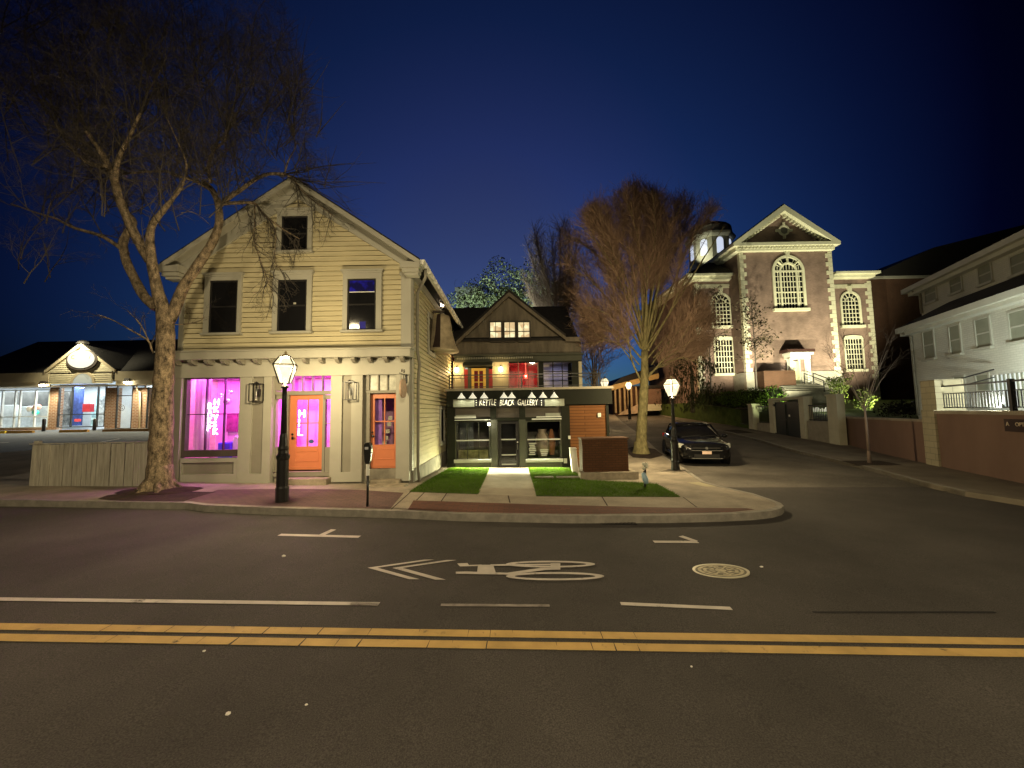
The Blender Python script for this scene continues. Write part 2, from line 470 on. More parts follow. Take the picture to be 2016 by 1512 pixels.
struct(drape(pg([(814, 985), (1060, 993), (1305, 999), (1470, 1000.5), (1486, 1003), (1440, 1008), (1305, 1010.8), (1126, 1011.6), (903, 1008), (803, 1003)], 0.134),
             0.134, 'brick_strip', M['paver']))
struct(drape(pg([(430, 964), (560, 962), (700, 964), (795, 970), (768, 1002), (680, 999.5), (555, 997), (405, 991), (366, 987), (398, 975)], 0.134),
             0.134, 'brick_pavement', M['paver_dim']))
struct(drape(pg([(192, 982), (212, 974.6), (275, 968), (366, 967.5), (426, 968.5), (400, 975), (361, 987.5), (269, 986.5), (217, 985)], 0.138), 0.138, 'tree_pit', M['soil']))
struct(drape(pg([(1228, 884), (1252, 878), (1290, 884), (1306, 896), (1280, 903), (1246, 900)], 0.138), 0.138, 'street_tree_pit', M['soil']))
# flagstone joints of the concrete pavement
for a, b in (((808, 969), (770, 1003)), ((836, 969), (820, 985)), ((880, 970.5), (868, 988)), ((1000, 974), (1004, 990)), ((1185, 978), (1196, 996)), ((1345, 979), (1372, 999))):
    p, q = ground(*a, 0.13), ground(*b, 0.13)
    t = Vector((q.x - p.x, q.y - p.y)); t.normalize(); n = Vector((-t.y, t.x)) * 0.012
    drape([(p.x - n.x, p.y - n.y), (q.x - n.x, q.y - n.y), (q.x + n.x, q.y + n.y), (p.x + n.x, p.y + n.y)], 0.1335, 'joint', M['soil'], parent=walk)
# pale tactile ramp at the corner
struct(drape(pg([(1352, 950), (1376, 949), (1412, 958), (1388, 958)], 0.134), 0.134, 'kerb_ramp', mat('pale_ramp', (0.42, 0.37, 0.24), 0.85, 0.15)))

LAWN = [[(806, 968), (884, 922), (964, 922), (942, 972.5)],
        [(1040, 922), (1125, 922), (1150, 945), (1262, 950), (1294, 953), (1340, 978), (1056, 976.5)]]
lawns = []
bl = MB()
for poly in LAWN:
    w = pg(poly, 0.137); lawns.append(w)
    struct(drape(w, 0.137, 'lawn', M['lawn'], skirt=0.1, step=0.7))
    # blades
    xs = [p[0] for p in w]; ys = [p[1] for p in w]
    def inside(x, y):
        c = False; j = len(w) - 1
        for i in range(len(w)):
            if (w[i][1] > y) != (w[j][1] > y) and x < (w[j][0] - w[i][0]) * (y - w[i][1]) / (w[j][1] - w[i][1]) + w[i][0]: c = not c
            j = i
        return c
    area = (max(xs) - min(xs)) * (max(ys) - min(ys))
    for _ in range(int(area * 1500)):
        x = random.uniform(min(xs), max(xs)); y = random.uniform(min(ys), max(ys))
        if not inside(x, y): continue
        z = G(x, y) + 0.135; a = random.uniform(0, 2 * PI); h = random.uniform(0.03, 0.075) * (1.35 if y > 13.2 else 1); q = 0.006
        dx, dy = math.cos(a) * q, math.sin(a) * q
        bl.add([(x - dx, y - dy, z), (x + dx, y + dy, z), (x + random.uniform(-.06, .06), y + random.uniform(-.06, .06), z + h * .8)], [(0, 1, 2)])
g = bl.build('grass', M['blade']); g['kind'] = 'stuff'
struct(drape(pg([(964, 923), (1040, 923), (1056, 977), (940, 973)], 0.136), 0.136, 'garden_path', mat('path_concrete', (0.34, 0.30, 0.235), 0.9, 0.22, 1.3, 0.3, 60), skirt=0.1))
# car park on the left
lot = struct(drape([(-60, 10.5), (-9.4, 10.5), (-9.4, 19), (-4, 19), (-4, 24.3), (-60, 24.3)], 0.03, 'car_park', M['lot'], skirt=0.1))
for a, b in (((189, 872), (236, 864)), ((-20, 873), (18, 871)), ((-10, 936), (34, 931))):
    p, q = ground(*a, 0.03), ground(*b, 0.03)
    t = Vector((q.x - p.x, q.y - p.y)); t.normalize(); n = Vector((-t.y, t.x)) * 0.06
    drape([(p.x - n.x, p.y - n.y), (q.x - n.x, q.y - n.y), (q.x + n.x, q.y + n.y), (p.x + n.x, p.y + n.y)], 0.036, 'bay_line', M['white_line'], parent=lot)

# ---------------------------------------------------------------- painted markings (parts of the road)
def stripe(pa, pb, w, name, m, dz=0.007, ext=0.0):
    p, q = ground(*pa), ground(*pb)
    t = Vector((q.x - p.x, q.y - p.y)); t.normalize(); n = Vector((-t.y, t.x)) * (w / 2)
    p = Vector((p.x, p.y)) - t * ext; q = Vector((q.x, q.y)) + t * ext
    return drape([tuple(p - n), tuple(q - n), tuple(q + n), tuple(p + n)], dz, name, m, parent=road, step=2.0)
def cracked(pa, pb, w):
    """a painted line broken by fine cracks"""
    p, q = ground(*pa), ground(*pb)
    t = Vector((q.x - p.x, q.y - p.y)); L = t.length; t.normalize(); n = Vector((-t.y, t.x)) * (w / 2)
    P = Vector((p.x, p.y)); bm = MB(); s = -14.0
    while s < L + 14:
        near = -0.5 < s < L - 3.2
        e = s + (random.choice((0.2, 0.3, 0.45, 0.6)) if near else 3.0)
        gp = random.uniform(0.003, 0.009) if near else 0.0
        k = random.uniform(-0.015, 0.015) if near else 0
        c = []
        for (u, v) in ((s + gp, -1), (e - k, -1), (e, 1), (s + gp + k * 0, 1)):
            o = P + t * u + n * (v * random.uniform(0.95, 1.03)); c.append((o.x, o.y, G(o.x, o.y) + 0.0075))
        bm.face(c); s = e
    o = bm.build('centre_line', M['yellow']); o.parent = road; return o
cracked((0, 1234.5), (2016, 1264.5), 0.11)
cracked((0, 1256), (2016, 1287.5), 0.11)
stripe((0, 1180.5), (690, 1189.5), 0.07, 'lane_line', M['white_line'], ext=0.3)
stripe((690, 1189.5), (745, 1191), 0.06, 'lane_line', M['worn_line'])
stripe((868, 1192), (1082, 1193.5), 0.05, 'lane_line', M['worn_line'])
stripe((1222, 1189.5), (1440, 1199), 0.065, 'lane_line', M['white_line'])
stripe((550, 1053.5), (708, 1057.5), 0.10, 'parking_mark', M['white_line'])
stripe((632, 1055), (657, 1043.5), 0.10, 'parking_mark', M['white_line'], dz=0.0105)
stripe((1287, 1067.3), (1374, 1067.8), 0.10, 'parking_mark', M['white_line'])
stripe((1340, 1056.5), (1370, 1067), 0.10, 'parking_mark', M['white_line'], dz=0.0105)
def Z(pts):   # zoomed drawing of the cycle symbol -> photograph pixels
    return pg([(680 + x / 2.24, 930 + y / 2.24) for x, y in pts])
for pts in ([(98, 423), (350, 387), (393, 387), (141, 423), (326, 474), (282, 474)], [(207, 424), (446, 389), (491, 389), (252, 424), (443, 476), (396, 476)]):
    drape(Z(pts), 0.008, 'chevron', M['white_line'], parent=road, step=2)
for i, pts in enumerate(([(493, 404), (538, 402), (545, 411), (600, 409), (600, 415), (505, 417)], [(487, 441), (535, 440), (720, 446), (722, 454), (487, 450)],
             [(585, 411), (652, 411), (664, 449), (580, 449)], [(640, 409), (948, 406), (948, 413), (640, 416)],
             [(680, 452), (860, 425), (945, 424), (945, 433), (880, 435), (718, 456)], [(905, 405), (948, 405), (948, 434), (905, 434)])):
    drape(Z(pts), 0.0075 + 0.0012 * i, 'bicycle_symbol', M['white_line'], parent=road, step=2)
for j, (cx, cy, rx, ry, w) in enumerate(((905, 410, 197, 15, 0.70), (925, 464, 217, 18.5, 0.72))):
    a = Z([(cx + rx * math.cos(2 * PI * k / 40), cy + ry * math.sin(2 * PI * k / 40)) for k in range(40)])
    b = Z([(cx + rx * (w + .1) * math.cos(2 * PI * k / 40), cy + ry * (w - .18) * math.sin(2 * PI * k / 40)) for k in range(40)])
    mb = MB(); zz = 0.016 + 0.001 * j
    mb.add([(p[0], p[1], G(*p) + zz) for p in a] + [(p[0], p[1], G(*p) + zz) for p in b], [(k, (k + 1) % 40, 40 + (k + 1) % 40, 40 + k) for k in range(40)])
    o = mb.build('bicycle_symbol', M['white_line']); o.parent = road
# patched seam in the asphalt on the right
stripe((1600, 1206), (1960, 1206), 0.03, 'tar_seam', M['black_matte'], dz=0.005)
# ================================================================ yellow clapboard corner house
YH = 10.5
hx0 = at(352, 760, YH).x; hx1 = at(808, 700, YH).x
hz0 = at(570, 950, YH).z
house = thing('clapboard_house', 'yellow clapboard corner house with gabled front, orange doors and pink lit shop window', 'house', (-6.0, YH, hz0))
YB = 18.6
hc = (hx0 + hx1) / 2
zE = at(823, 520, YH).z          # eave
zP = at(577, 352, YH - 0.35).z   # ridge
xe = at(826, 521, YH - 0.35).x; ew = xe - hc
slope = (zP - at(824, 515, YH - .35).z) / ew
zC = at(570, 693, YH).z          # top of the shop cornice
def roofz(x): return zP - 0.10 - slope * abs(x - hc)

def clap_front(mb, x0f, x1f, z0, z1, y, pitch=0.142, t=0.036, lip=0.012):
    z = z0
    while z < z1 - 1e-3:
        e = min(z + pitch, z1)
        a0, b0 = x0f(z), x1f(z); a1, b1 = x0f(e), x1f(e)
        if b1 - a1 > 0.05 or b0 - a0 > 0.05:
            if b1 < a1: a1 = b1 = (a1 + b1) / 2
            e -= 0.017
            mb.hexa([(a0, y - t, z), (b0, y - t, z), (b0, y + 0.1, z), (a0, y + 0.1, z), (a1, y - 0.006, e), (b1, y - 0.006, e), (b1, y + 0.1, e), (a1, y + 0.1, e)])
        z += pitch
# --- front wall: clapboards clipped by the gable
mb = MB()
half = lambda z: min(hx1 - hc - 0.02, (zP - 0.16 - z) / slope - 0.02)
clap_front(mb, lambda z: hc - max(half(z), 0), lambda z: hc + max(half(z), 0), zC, zP - 0.2, YH)
mb.build('front_wall', M['siding'], house)
# --- side wall (faces the lawn) with a door opening further back
mb = MB(); z = hz0 + 0.25; pitch = 0.142
while z < zE - 0.12:
    e = min(z + pitch, zE - 0.12) - 0.017
    X = hx1
    mb.hexa([(X - 0.1, YH + 0.02, z), (X + 0.036, YH + 0.02, z), (X + 0.036, YB, z), (X - 0.1, YB, z),
             (X - 0.1, YH + 0.02, e), (X + 0.004, YH + 0.02, e), (X + 0.004, YB, e), (X - 0.1, YB, e)])
    z += pitch
mb.build('side_wall', M['siding'], house)
mb = MB(); z0 = hz0 + 0.1
mb.box(hx0, hx0 + 0.1, YH + 0.02, YB, z0, zE)
mb.prism([(hx0 + .1, YB, z0), (hx1 - .1, YB, z0), (hx1 - .1, YB, zE - .12), (hc, YB, zP - .2), (hx0 + .1, YB, zE - .12)], (0, 0.1, 0))
mb.build('rear_wall', M['siding'], house)
mb = MB()
mb.box(hx0 - 0.02, hx1 + 0.02, YH + 0.06, YB, -1.0, hz0 + 0.18)
mb.box(hx1 - 0.15, hx1 + 0.05, YH + 0.1, YB, -1.0, hz0 + 0.27)
mb.build('foundation', M['foundation'], house)
# --- roof, rake boards, returns, gutter
yr0, yr1 = YH - 0.38, YB + 0.3
mb = MB()
for s in (-1, 1):
    a = (hc, yr0, zP); b = (hc + s * ew, yr0, zP - slope * ew)
    mb.prism([a, b, (b[0], yr0, b[2] + 0.09), (hc, yr0, zP + 0.09)], (0, yr1 - yr0, 0))
mb.build('roof', M['roof'], house)
for s in (-1, 1):
    mb = MB()
    mb.prism([(hc, yr0 - .02, zP + .04), (hc + s * (ew + .02), yr0 - .02, zP + .04 - slope * (ew + .02)), (hc + s * (ew + .02), yr0 - .02, zP - .10 - slope * (ew + .02)), (hc, yr0 - .02, zP - .12)], (0, 0.05, 0))
    # crown strip and frieze along the wall
    mb.prism([(hc, YH - .07, zP - .034), (hc + s * (ew - .16), YH - .07, zP - .034 - slope * (ew - .16)), (hc + s * (ew - .24), YH - .07, zP - .34 - slope * (ew - .24)), (hc, YH - .07, zP - .40)], (0, 0.07, 0))
    # sloping soffit
    mb.prism([(hc, yr0 + .03, zP - .005), (hc + s * ew, yr0 + .03, zP - .005 - slope * ew), (hc + s * ew, yr0 + .03, zP - .03 - slope * ew), (hc, yr0 + .03, zP - .03)], (0, 0.42, 0))
    # cornice return
    xo = hc + s * (ew + 0.01); xi = hc + s * (ew - 0.52); zt = zP - slope * ew
    a, b = min(xo, xi), max(xo, xi)
    mb.box(a, b, yr0 - 0.03, YH - .03, zt - 0.17, zt - 0.04)
    mb.box(a + .04, b - .04, yr0 + 0.03, YH - .03, zt - 0.27, zt - 0.17)
    mb.box(a + .09, b - .07, yr0 + 0.10, YH - .03, zt - 0.34, zt - 0.27)
    mb.prism([(a if s < 0 else b, yr0 - .03, zt - .04), (b if s < 0 else a, yr0 - .03, zt - .04), (b if s < 0 else a, yr0 - .03, zt + .02)], (0, .30, 0))
    # side frieze board below the eaves
    X = hx1 if s > 0 else hx0
    mb.box(X - .02 if s > 0 else X - .05, X + .05 if s > 0 else X + .02, YH + .05, YB, zE - .34, zE - .10)
    mb.build('rake_board', M['trim'], house)
mb = MB(); gx = hc + ew + 0.06; gz = zP - slope * ew - 0.02
mb.prism([(gx - .06, yr0 + .02, gz + .07), (gx - .06, yr0 + .02, gz - .05), (gx + .03, yr0 + .02, gz - .05), (gx + .08, yr0 + .02, gz + .07)], (0, yr1 - yr0, 0))
for k in range(18): mb.box(gx - .065, gx + .088, yr0 + .3 + k * .45, yr0 + .33 + k * .45, gz - .055, gz + .076)
mb.build('gutter', M['whitepaint'], house)
mb = MB()
dx, dy = hx1 + 0.09, YH + 0.42
mb.tube([(gx, YH + .05, gz - .03), (gx - .02, YH + .2, gz - .22), (dx, dy, gz - .6), (dx, dy, zC + .02), (dx + .06, dy, zC - .35), (dx + .02, dy, zC - .8), (dx + .02, dy, hz0 + .3), (dx + .06, dy - .02, hz0 - .1)], 0.045, 8)
mb.build('downspout', M['trim_dark'], house, smooth=True)
# --- corner boards of the upper floor
for a, b in ((hx0 - 0.03, at(366, 600, YH).x), (at(790.5, 620, YH).x, hx1 + 0.03)):
    mb = MB()
    mb.box(a, b, YH - 0.06, YH - .001, zC, zE - 0.25)
    mb.box(a - .03, b + .03, YH - 0.085, YH - .002, zE - 0.34, zE - 0.24)
    mb.build('corner_board', M['trim'], house)
mb = MB()
mb.box(hx1 + .001, hx1 + .06, YH - 0.03, YH + 0.16, hz0 + .25, zE - .34)
mb.build('corner_board', M['trim'], house)

# --- upper windows: casing, sash, pane
def sash_window(px, Y, cap=True, name='window', lit=None, mt=M['trim'], sill=True, ms=M['black_matte'], par=house):
    (cx0, cy0, cx1, cy1), (gx0, gy0, gx1, gy1) = px
    X0, X1, Z0, Z1 = rect(cx0, cy0, cx1, cy1, Y); a0, a1, b0, b1 = rect(gx0, gy0, gx1, gy1, Y)
    w = MB(); yo = Y - 0.09
    w.box(X0, a0, yo, Y + .02, b0, b1); w.box(a1, X1, yo, Y + .02, b0, b1)
    w.box(X0, X1, yo, Y + .02, b1, Z1)
    if cap:
        w.box(X0 - .05, X1 + .05, yo - .05, Y + .015, Z1, Z1 + .05); w.box(X0 - .02, X1 + .02, yo - .02, Y + .014, Z1 - .05, Z1)
    if sill: w.box(X0 - .04, X1 + .04, yo - .05, Y + .02, b0 - .06, b0)
    o = w.build(name, mt, par)
    s = MB(); f = .045; m = (b0 + b1) / 2
    yi = Y - .068
    s.box(a0, a0 + f, yi, Y + .01, b0, b1); s.box(a1 - f, a1, yi, Y + .01, b0, b1); s.box(a0 + f, a1 - f, yi, Y + .01, b1 - f, b1); s.box(a0 + f, a1 - f, yi, Y + .01, b0, b0 + f)
    s.box(a0 + f, a1 - f, yi + .005, Y + .01, m - .022, m + .022)
    s.build('sash', ms, o)
    p = MB(); p.box(a0 + f, a1 - f, Y - .05, Y - .035, b0 + f, m - .022); p.box(a0 + f, a1 - f, Y - .05, Y - .035, m + .022, b1 - f)
    p.build('pane', lit or M['darkglass'], o)
    return o
def blueroom(name):
    m, nt, b = _nt(name)
    tc = _coords(nt); sp = nt.nodes.new('ShaderNodeSeparateXYZ'); nt.links.new(tc.outputs['Object'], sp.inputs[0])
    n = nt.nodes.new('ShaderNodeTexNoise'); n.inputs['Scale'].default_value = 4; nt.links.new(tc.outputs['Object'], n.inputs[0])
    r = nt.nodes.new('ShaderNodeValToRGB'); r.color_ramp.elements[0].position = 0.45; r.color_ramp.elements[1].position = 0.75
    r.color_ramp.elements[0].color = (0.004, 0.003, 0.03, 1); r.color_ramp.elements[1].color = (0.02, 0.015, 0.35, 1)
    nt.links.new(n.outputs['Fac'], r.inputs[0]); nt.links.new(r.outputs[0], b.inputs['Emission Color']); b.inputs['Emission Strength'].default_value = 1
    b.inputs['Base Color'].default_value = (0.005, 0.005, 0.01, 1); b.inputs['Roughness'].default_value = 0.05
    return m
sash_window(((406, 543, 478, 659), (416, 554, 471, 656.5)), YH)
sash_window(((540, 539, 616, 657), (549.5, 552.5, 606.5, 653.5)), YH)
w3 = sash_window(((677, 536, 753, 654), (686, 550.5, 742, 651)), YH)
sash_window(((548, 417, 617, 499), (557.5, 428, 608.5, 496)), YH)
# the lit blue upper pane of the right window, with its roller blind bar
a0, a1, b0, b1 = rect(690, 553, 739, 575, YH)
m_ = MB(); m_.box(a0, a1, YH - .056, YH - .0505, b0, b1); m_.build('lit_pane', blueroom('blue_lit_pane'), w3)
m_ = MB(); m_.box(a0, a1, YH - .062, YH - .0565, b0 - .025, b0 - .005); m_.build('blind_bar', M['whitepaint'], w3)
m_ = MB(); a0, a1, b0, b1 = rect(709, 634, 721, 648, YH); m_.box(a0, a1, YH - .056, YH - .0505, b0, b1); m_.build('screen', emis('blue_screen', (0.015, 0.01, 0.4), 0.3, (0, 0, 0.02)), w3)
m_ = MB(); a0, a1, b0, b1 = rect(580, 596.5, 585, 600, YH); m_.box(a0, a1, YH - .056, YH - .0505, b0, b1); m_.build('reflection_chip', M['trim'], house)  # pale chip modelled as a lamp's reflection in the middle window

# --- shop front: cornice, brackets, frieze, pilasters
sx0 = at(338, 810, YH).x; sx1 = at(809, 820, YH).x
def zz(py, px=570): return at(px, py, YH).z
YS = YH - 0.05
mb = MB()
zc1, zc2 = zz(692.5), zz(699.5)
mb.box(sx0 - .14, sx1 + .12, YH - .46, YH + .02, zc1 - .035, zc1)
mb.box(sx0 - .10, sx1 + .08, YH - .42, YH + .02, zz(709), zc1 - .035)
mb.prism([(sx0 - .14, YH - .46, zc1), (sx0 - .14, YH - .02, zc1), (sx0 - .14, YH - .02, zc1 + .08)], (sx1 - sx0 + .26, 0, 0))
mb.box(sx0, sx1, YS - .10, YH + .02, zz(739), zz(709))
mb.box(sx0 - .02, sx1 + .02, YS - .15, YS - .10, zz(742), zz(733))
mb.build('shop_cornice', M['trim'], house)
for i in range(15):
    px = 345 + i * 31.9
    if px > 800: break
    x = at(px, 712, YH - .3).x
    b = MB(); zt = zz(709) - .002
    b.prism([(x - .05, YS - .10, zt), (x - .05, YH - .38, zt), (x - .05, YH - .38, zt - .05), (x - .05, YH - .30, zt - .11), (x - .05, YS - .10, zt - .14)], (0.10, 0, 0))
    b.build('bracket', M['trim_dark'], house)
zf = zz(736)   # underside of the frieze
zb = zz(949)   # bottom of the pilasters
ypil = YS - 0.10
def pil(mb, pa, pb, z0=None, z1=None, y=ypil):
    x0 = at(pa, 840, YH).x; x1 = at(pb, 840, YH).x
    mb.box(x0, x1, y, YH + .05, zb if z0 is None else z0, zf if z1 is None else z1); return x0, x1
for pa, pb in ((339, 363), (782.5, 808)):
    mb = MB(); pil(mb, pa, pb); mb.build('pilaster', M['trim'], house)
for pa, pb, qa, qb in ((477, 540, 500.5, 524), (655, 717, 677, 695.5)):
    a0, a1 = at(pa, 840, YH).x, at(pb, 840, YH).x; c0, c1 = at(qa, 840, YH).x, at(qb, 840, YH).x
    zt, z_b = zz(734), zz(930)
    mb = MB()
    mb.box(a0, c0, ypil, YH + .05, zb, zf); mb.box(c1, a1, ypil, YH + .05, zb, zf)
    mb.box(c0, c1, ypil, YH + .05, zb, z_b); mb.box(c0, c1, ypil, YH + .05, zt + .0, zf)
    mb.build('pilaster', M['trim'], house)
mb = MB()
# bulkhead frame below the shop window
x0, x1 = at(363, 900, YH).x, at(477, 900, YH).x
zt = zz(898.5); p0, p1, q0, q1 = rect(364, 909.5, 466, 932.5, YH)
mb.box(x0, x1, ypil + .03, YH + .05, q1, zt); mb.box(x0, x1, ypil + .03, YH + .05, zb, q0)
mb.box(x0, p0, ypil + .03, YH + .05, q0, q1); mb.box(p1, x1, ypil + .03, YH + .05, q0, q1)
mb.build('bulkhead', M['trim'], house)
mb = MB(); mb.box(p0, p1, YS, YH + .04, q0, q1); mb.build('inset_panel', M['trim_dark'], house)
for qa, qb in ((500.5, 524), (677, 695.5)):
    c0, c1 = at(qa, 840, YH).x, at(qb, 840, YH).x
    mb = MB(); mb.box(c0, c1, YS - .03, YH + .04, zz(930), zz(734)); mb.build('inset_panel', M['trim_dark'], house)
mb = MB(); mb.box(sx0 + .02, at(541, 950, YH).x, YS - .02, YH + .05, hz0 - .35, zb); mb.box(at(655, 950, YH).x, at(728, 950, YH).x, YS - .02, YH + .05, hz0 - .35, zb)
mb.box(at(541, 950, YH).x, at(655, 950, YH).x, YS + .02, YH + .5, hz0 - .35, zz(930)); mb.box(at(716, 950, YH).x, sx1 - .03, YS + .02, YH + .5, hz0 - .4, zz(926))
mb.build('sill_course', M['foundation'], house)

# --- the pink lit shop interior: a real shallow room behind the glass
m_pink = mat('shop_plaster', (0.62, 0.36, 0.55), 0.8, 0.06)
rx0, rx1 = sx0 + .15, sx1 - .12
zfl, zcl = zz(905), zz(737)
yb = YH + 1.25
rm = MB()
zlo = zz(926)
rm.box(rx0, rx1, yb, yb + .1, zlo, zcl); rm.box(rx0, rx0 + .06, YH + .06, yb, zlo, zcl); rm.box(rx1 - .06, rx1, YH + .06, yb, zlo, zcl)
rm.box(rx0, rx1, YH + .06, yb + .1, zcl, zcl + .08); rm.box(rx0, rx1, YH + .06, yb + .1, zlo - .08, zlo)
rm.build('shop_room', m_pink, house)
xd = at(716, 850, YH + .6).x
pt = MB(); pt.box(xd - .03, xd + .03, YH + .22, yb, zlo, zcl); pt.build('partition', m_pink, house)
PINK = (1.0, 0.13, 0.95)
wx0, wx1, wz0, wz1 = rect(370.5, 746, 478, 885.5, YH)
# shop window: frame, glazing bars, pane
mb = MB(); X0, X1, Z0, Z1 = rect(363.5, 737, 484, 899, YH)
X1 = at(477, 820, YH).x
mb.box(X0, wx0, YS - .03, YH + .06, Z0, Z1); mb.box(wx1, X1, YS - .03, YH + .06, Z0, Z1) if wx1 < X1 else None
mb.box(wx0, wx1, YS - .03, YH + .06, wz1, Z1); mb.box(wx0 - .0, wx1, YS - .03, YH + .06, Z0, wz0)
shopwin = mb.build('shop_window', M['sash'], house)
mb = MB(); mid = (wz0 + wz1) / 2 + .0
for k in (1, 2):
    x = wx0 + (wx1 - wx0) * k / 3; mb.box(x - .013, x + .013, YH - .03, YH + .03, wz0, wz1)
mb.box(wx0, wx1, YH - .028, YH + .028, mid - .013, mid + .013)
mb.build('glazing_bar', mat('purple_bar', (0.05, 0.02, 0.05), 0.4), shopwin)
mb = MB(); mb.box(wx0, wx1, YH - .004, YH + .004, wz0, wz1); mb.build('pane', M['glass'], shopwin)

# curtains
def curtain(x0, x1, y, z0, z1, label, m):
    mb = MB(); n = int((x1 - x0) / 0.018); vs = []; fs = []
    for i in range(n + 1):
        x = x0 + (x1 - x0) * i / n; ph = i * 0.9
        yy = y + .028 * math.sin(ph) + .012 * math.sin(ph * .37 + 1)
        vs += [(x, yy, z0), (x + .006 * math.sin(i), yy + .008 * math.sin(ph * .5), z1)]
    for i in range(n): fs.append((2 * i, 2 * i + 2, 2 * i + 3, 2 * i + 1))
    mb.add(vs, fs); mb.add([(a, b + .006, c) for a, b, c in vs], fs)
    return solo(mb.build('curtain', m, smooth=True), label, 'curtain')
m_cur = mat('pale_curtain', (0.85, 0.62, 0.82), 0.85, 0.05)
_n = m_cur.node_tree; _t = _n.nodes.new('ShaderNodeBsdfTranslucent'); _t.inputs['Color'].default_value = (.95, .75, .95, 1); _x = _n.nodes.new('ShaderNodeMixShader'); _x.inputs[0].default_value = .55
_n.links.new(_n.nodes['Principled BSDF'].outputs[0], _x.inputs[1]); _n.links.new(_t.outputs[0], _x.inputs[2]); _n.links.new(_x.outputs[0], _n.nodes['Material Output'].inputs['Surface'])
curtain(wx0 - .02, wx0 + (wx1 - wx0) * .31, YH + .22, wz0 - .05, wz1 + .03, 'wide pleated pink lit curtain hanging at the left of the shop window', m_cur)
curtain(wx0 + (wx1 - wx0) * .88, wx1 + .04, YH + .26, wz0 - .05, wz1 + .03, 'narrow pink lit curtain hanging at the right of the shop window', m_cur)
# neon lettering of the window: two upright words of glowing tube
neon = emis('white_pink_neon', (1.0, 0.72, 1.0), 16.0)
def neon_sign(name, cx, cz, y, words, size, label, dx, back=True):
    t = thing(name, label, 'neon sign', (cx, y, cz))
    for i, w in enumerate(words):
        n = len(w)
        for k, ch in enumerate(w):
            text(ch, size, 'neon_letter', neon, t, Matrix.Translation((cx + (i - (len(words) - 1) / 2) * dx - size * .28, y, cz + (n / 2 - k - .8) * size * .86)) @ Matrix.Rotation(PI / 2, 4, 'X'), 0.008)
    b = MB(); hw = dx * len(words) / 2 + .02; hh = max(len(w) for w in words) * size * .45
    for s in (-1, 1): b.tube([(cx + s * hw * .5, y + .03, cz + hh), (cx + s * hw * .5, y + .03, wz1 + .02)], 0.003, 4)
    b.build('hanging_wire', M['black'], t)
    return t
ncx = at(418, 823, YH + .12).x; ncz = at(418, 822, YH + .12).z
neon_sign('neon_sign', ncx, ncz, YH + .12, ('RAKP', 'HKVSK'), 0.235, 'white neon lettering in two upright columns hanging in the shop window', 0.17)
dcx = at(592, 832, YH + .45).x; dcz = at(592, 834, YH + .45).z
neon_sign('neon_sign', dcx, dcz, YH + .45, ('HIL',), 0.30, 'white upright neon lettering glowing behind the glass of the middle orange door', 0.15)
# things standing in the window
t = thing('globe_lamp_cluster', 'cluster of round glass shades hanging at the right of the pink shop window', 'pendant lamp', (at(449, 775, YH + .45).x, YH + .45, wz1))
gl = mat('mirrored_glass', (0.75, 0.6, 0.75), 0.15, 0.1, metal=0.7)
for px, py, r in ((437, 779, .062), (454, 772, .062), (447, 790, .105)):
    p = at(px, py, YH + .45); b = MB(); b.blob(p, r, 10, 0.0); b.build('shade', gl, t, smooth=True)
    b = MB(); b.tube([p, (p.x, p.y, wz1 + .1)], .004, 4); b.build('cord', M['black'], t)
ar = thing('armchair', 'blue and pink armchair standing low in the right corner of the shop window', 'chair', (at(452, 882, YH + .5).x, YH + .5, zlo))
bl_ = mat('blue_velvet', (0.06, 0.04, 0.6), 0.8, 0.2)
p = at(449, 872, YH + .5)
b = MB(); b.box(p.x - .22, p.x + .12, p.y - .1, p.y + .3, zlo + .02, p.z + .02); b.build('seat', bl_, ar, bevel=.03)
b = MB(); b.prism([(p.x + .12, p.y, zlo + .02), (p.x + .30, p.y, zlo + .02), (p.x + .28, p.y, p.z + .14), (p.x + .20, p.y, p.z + .2), (p.x + .12, p.y, p.z + .12)], (0, .3, 0)); b.build('backrest', mat('pink_cover', (.8, .55, .75), .8), ar, bevel=.02)
fl = thing('potted_plant', 'dark pot with spiky foliage below the neon lettering of the shop window', 'plant', (at(415, 880, YH + .5).x, YH + .5, zlo))
b = MB(); b.lathe([(.10, 0), (.14, .2), (.15, .24)], (fl.location.x, YH + .5, zlo), 12); b.build('pot', M['sash'], fl, smooth=True)
b = MB(); z9 = at(415, 876, YH + .5).z
for k in range(60):
    a = random.uniform(0, 2 * PI); l = random.uniform(.12, .26); e = random.uniform(.1, .9)
    q = Vector((fl.location.x, YH + .5, zlo + .24)); d = Vector((math.cos(a) * e, math.sin(a) * e, 1 - e * .6)); tip = q + d * l; s_ = d.cross(Vector((0, 0, 1))).normalized() * .012
    b.add([q - s_, q + s_, tip], [(0, 1, 2)])
b.build('foliage', mat('dusky_leaf', (0.25, 0.06, 0.12), .8), fl)
fr = thing('framed_print', 'dark framed print on the shop wall behind the round shades', 'picture', (at(455, 836, yb - .03).x, yb - .03, at(455, 850, yb).z))
a0, a1, b0, b1 = rect(447, 815, 468, 850, yb - .03)
b = MB(); b.box(a0, a1, yb - .05, yb - .001, b0, b1); b.build('frame', mat('plum_print', (.20, .03, .12), .7, .6, 6), fr)
# pink ceiling lights of the shop
for px in (424, 500, 605, 650):
    lamp('AREA', 'shop_light', (at(px, 760, YH + .7).x, YH + .6, zcl - .03), PINK_W, PINK, house, sx=.7, sy=.35, rot=(0, 0, 0))

lamp('AREA', 'shop_light', ((wx0 + wx1) / 2, YH + .13, zcl - .04), PINK_W * .5, PINK, house, sx=1.6, sy=.12, target=((wx0 + wx1) / 2, YH + .5, zlo))  # extra wash behind the header, added to brighten the curtain fronts
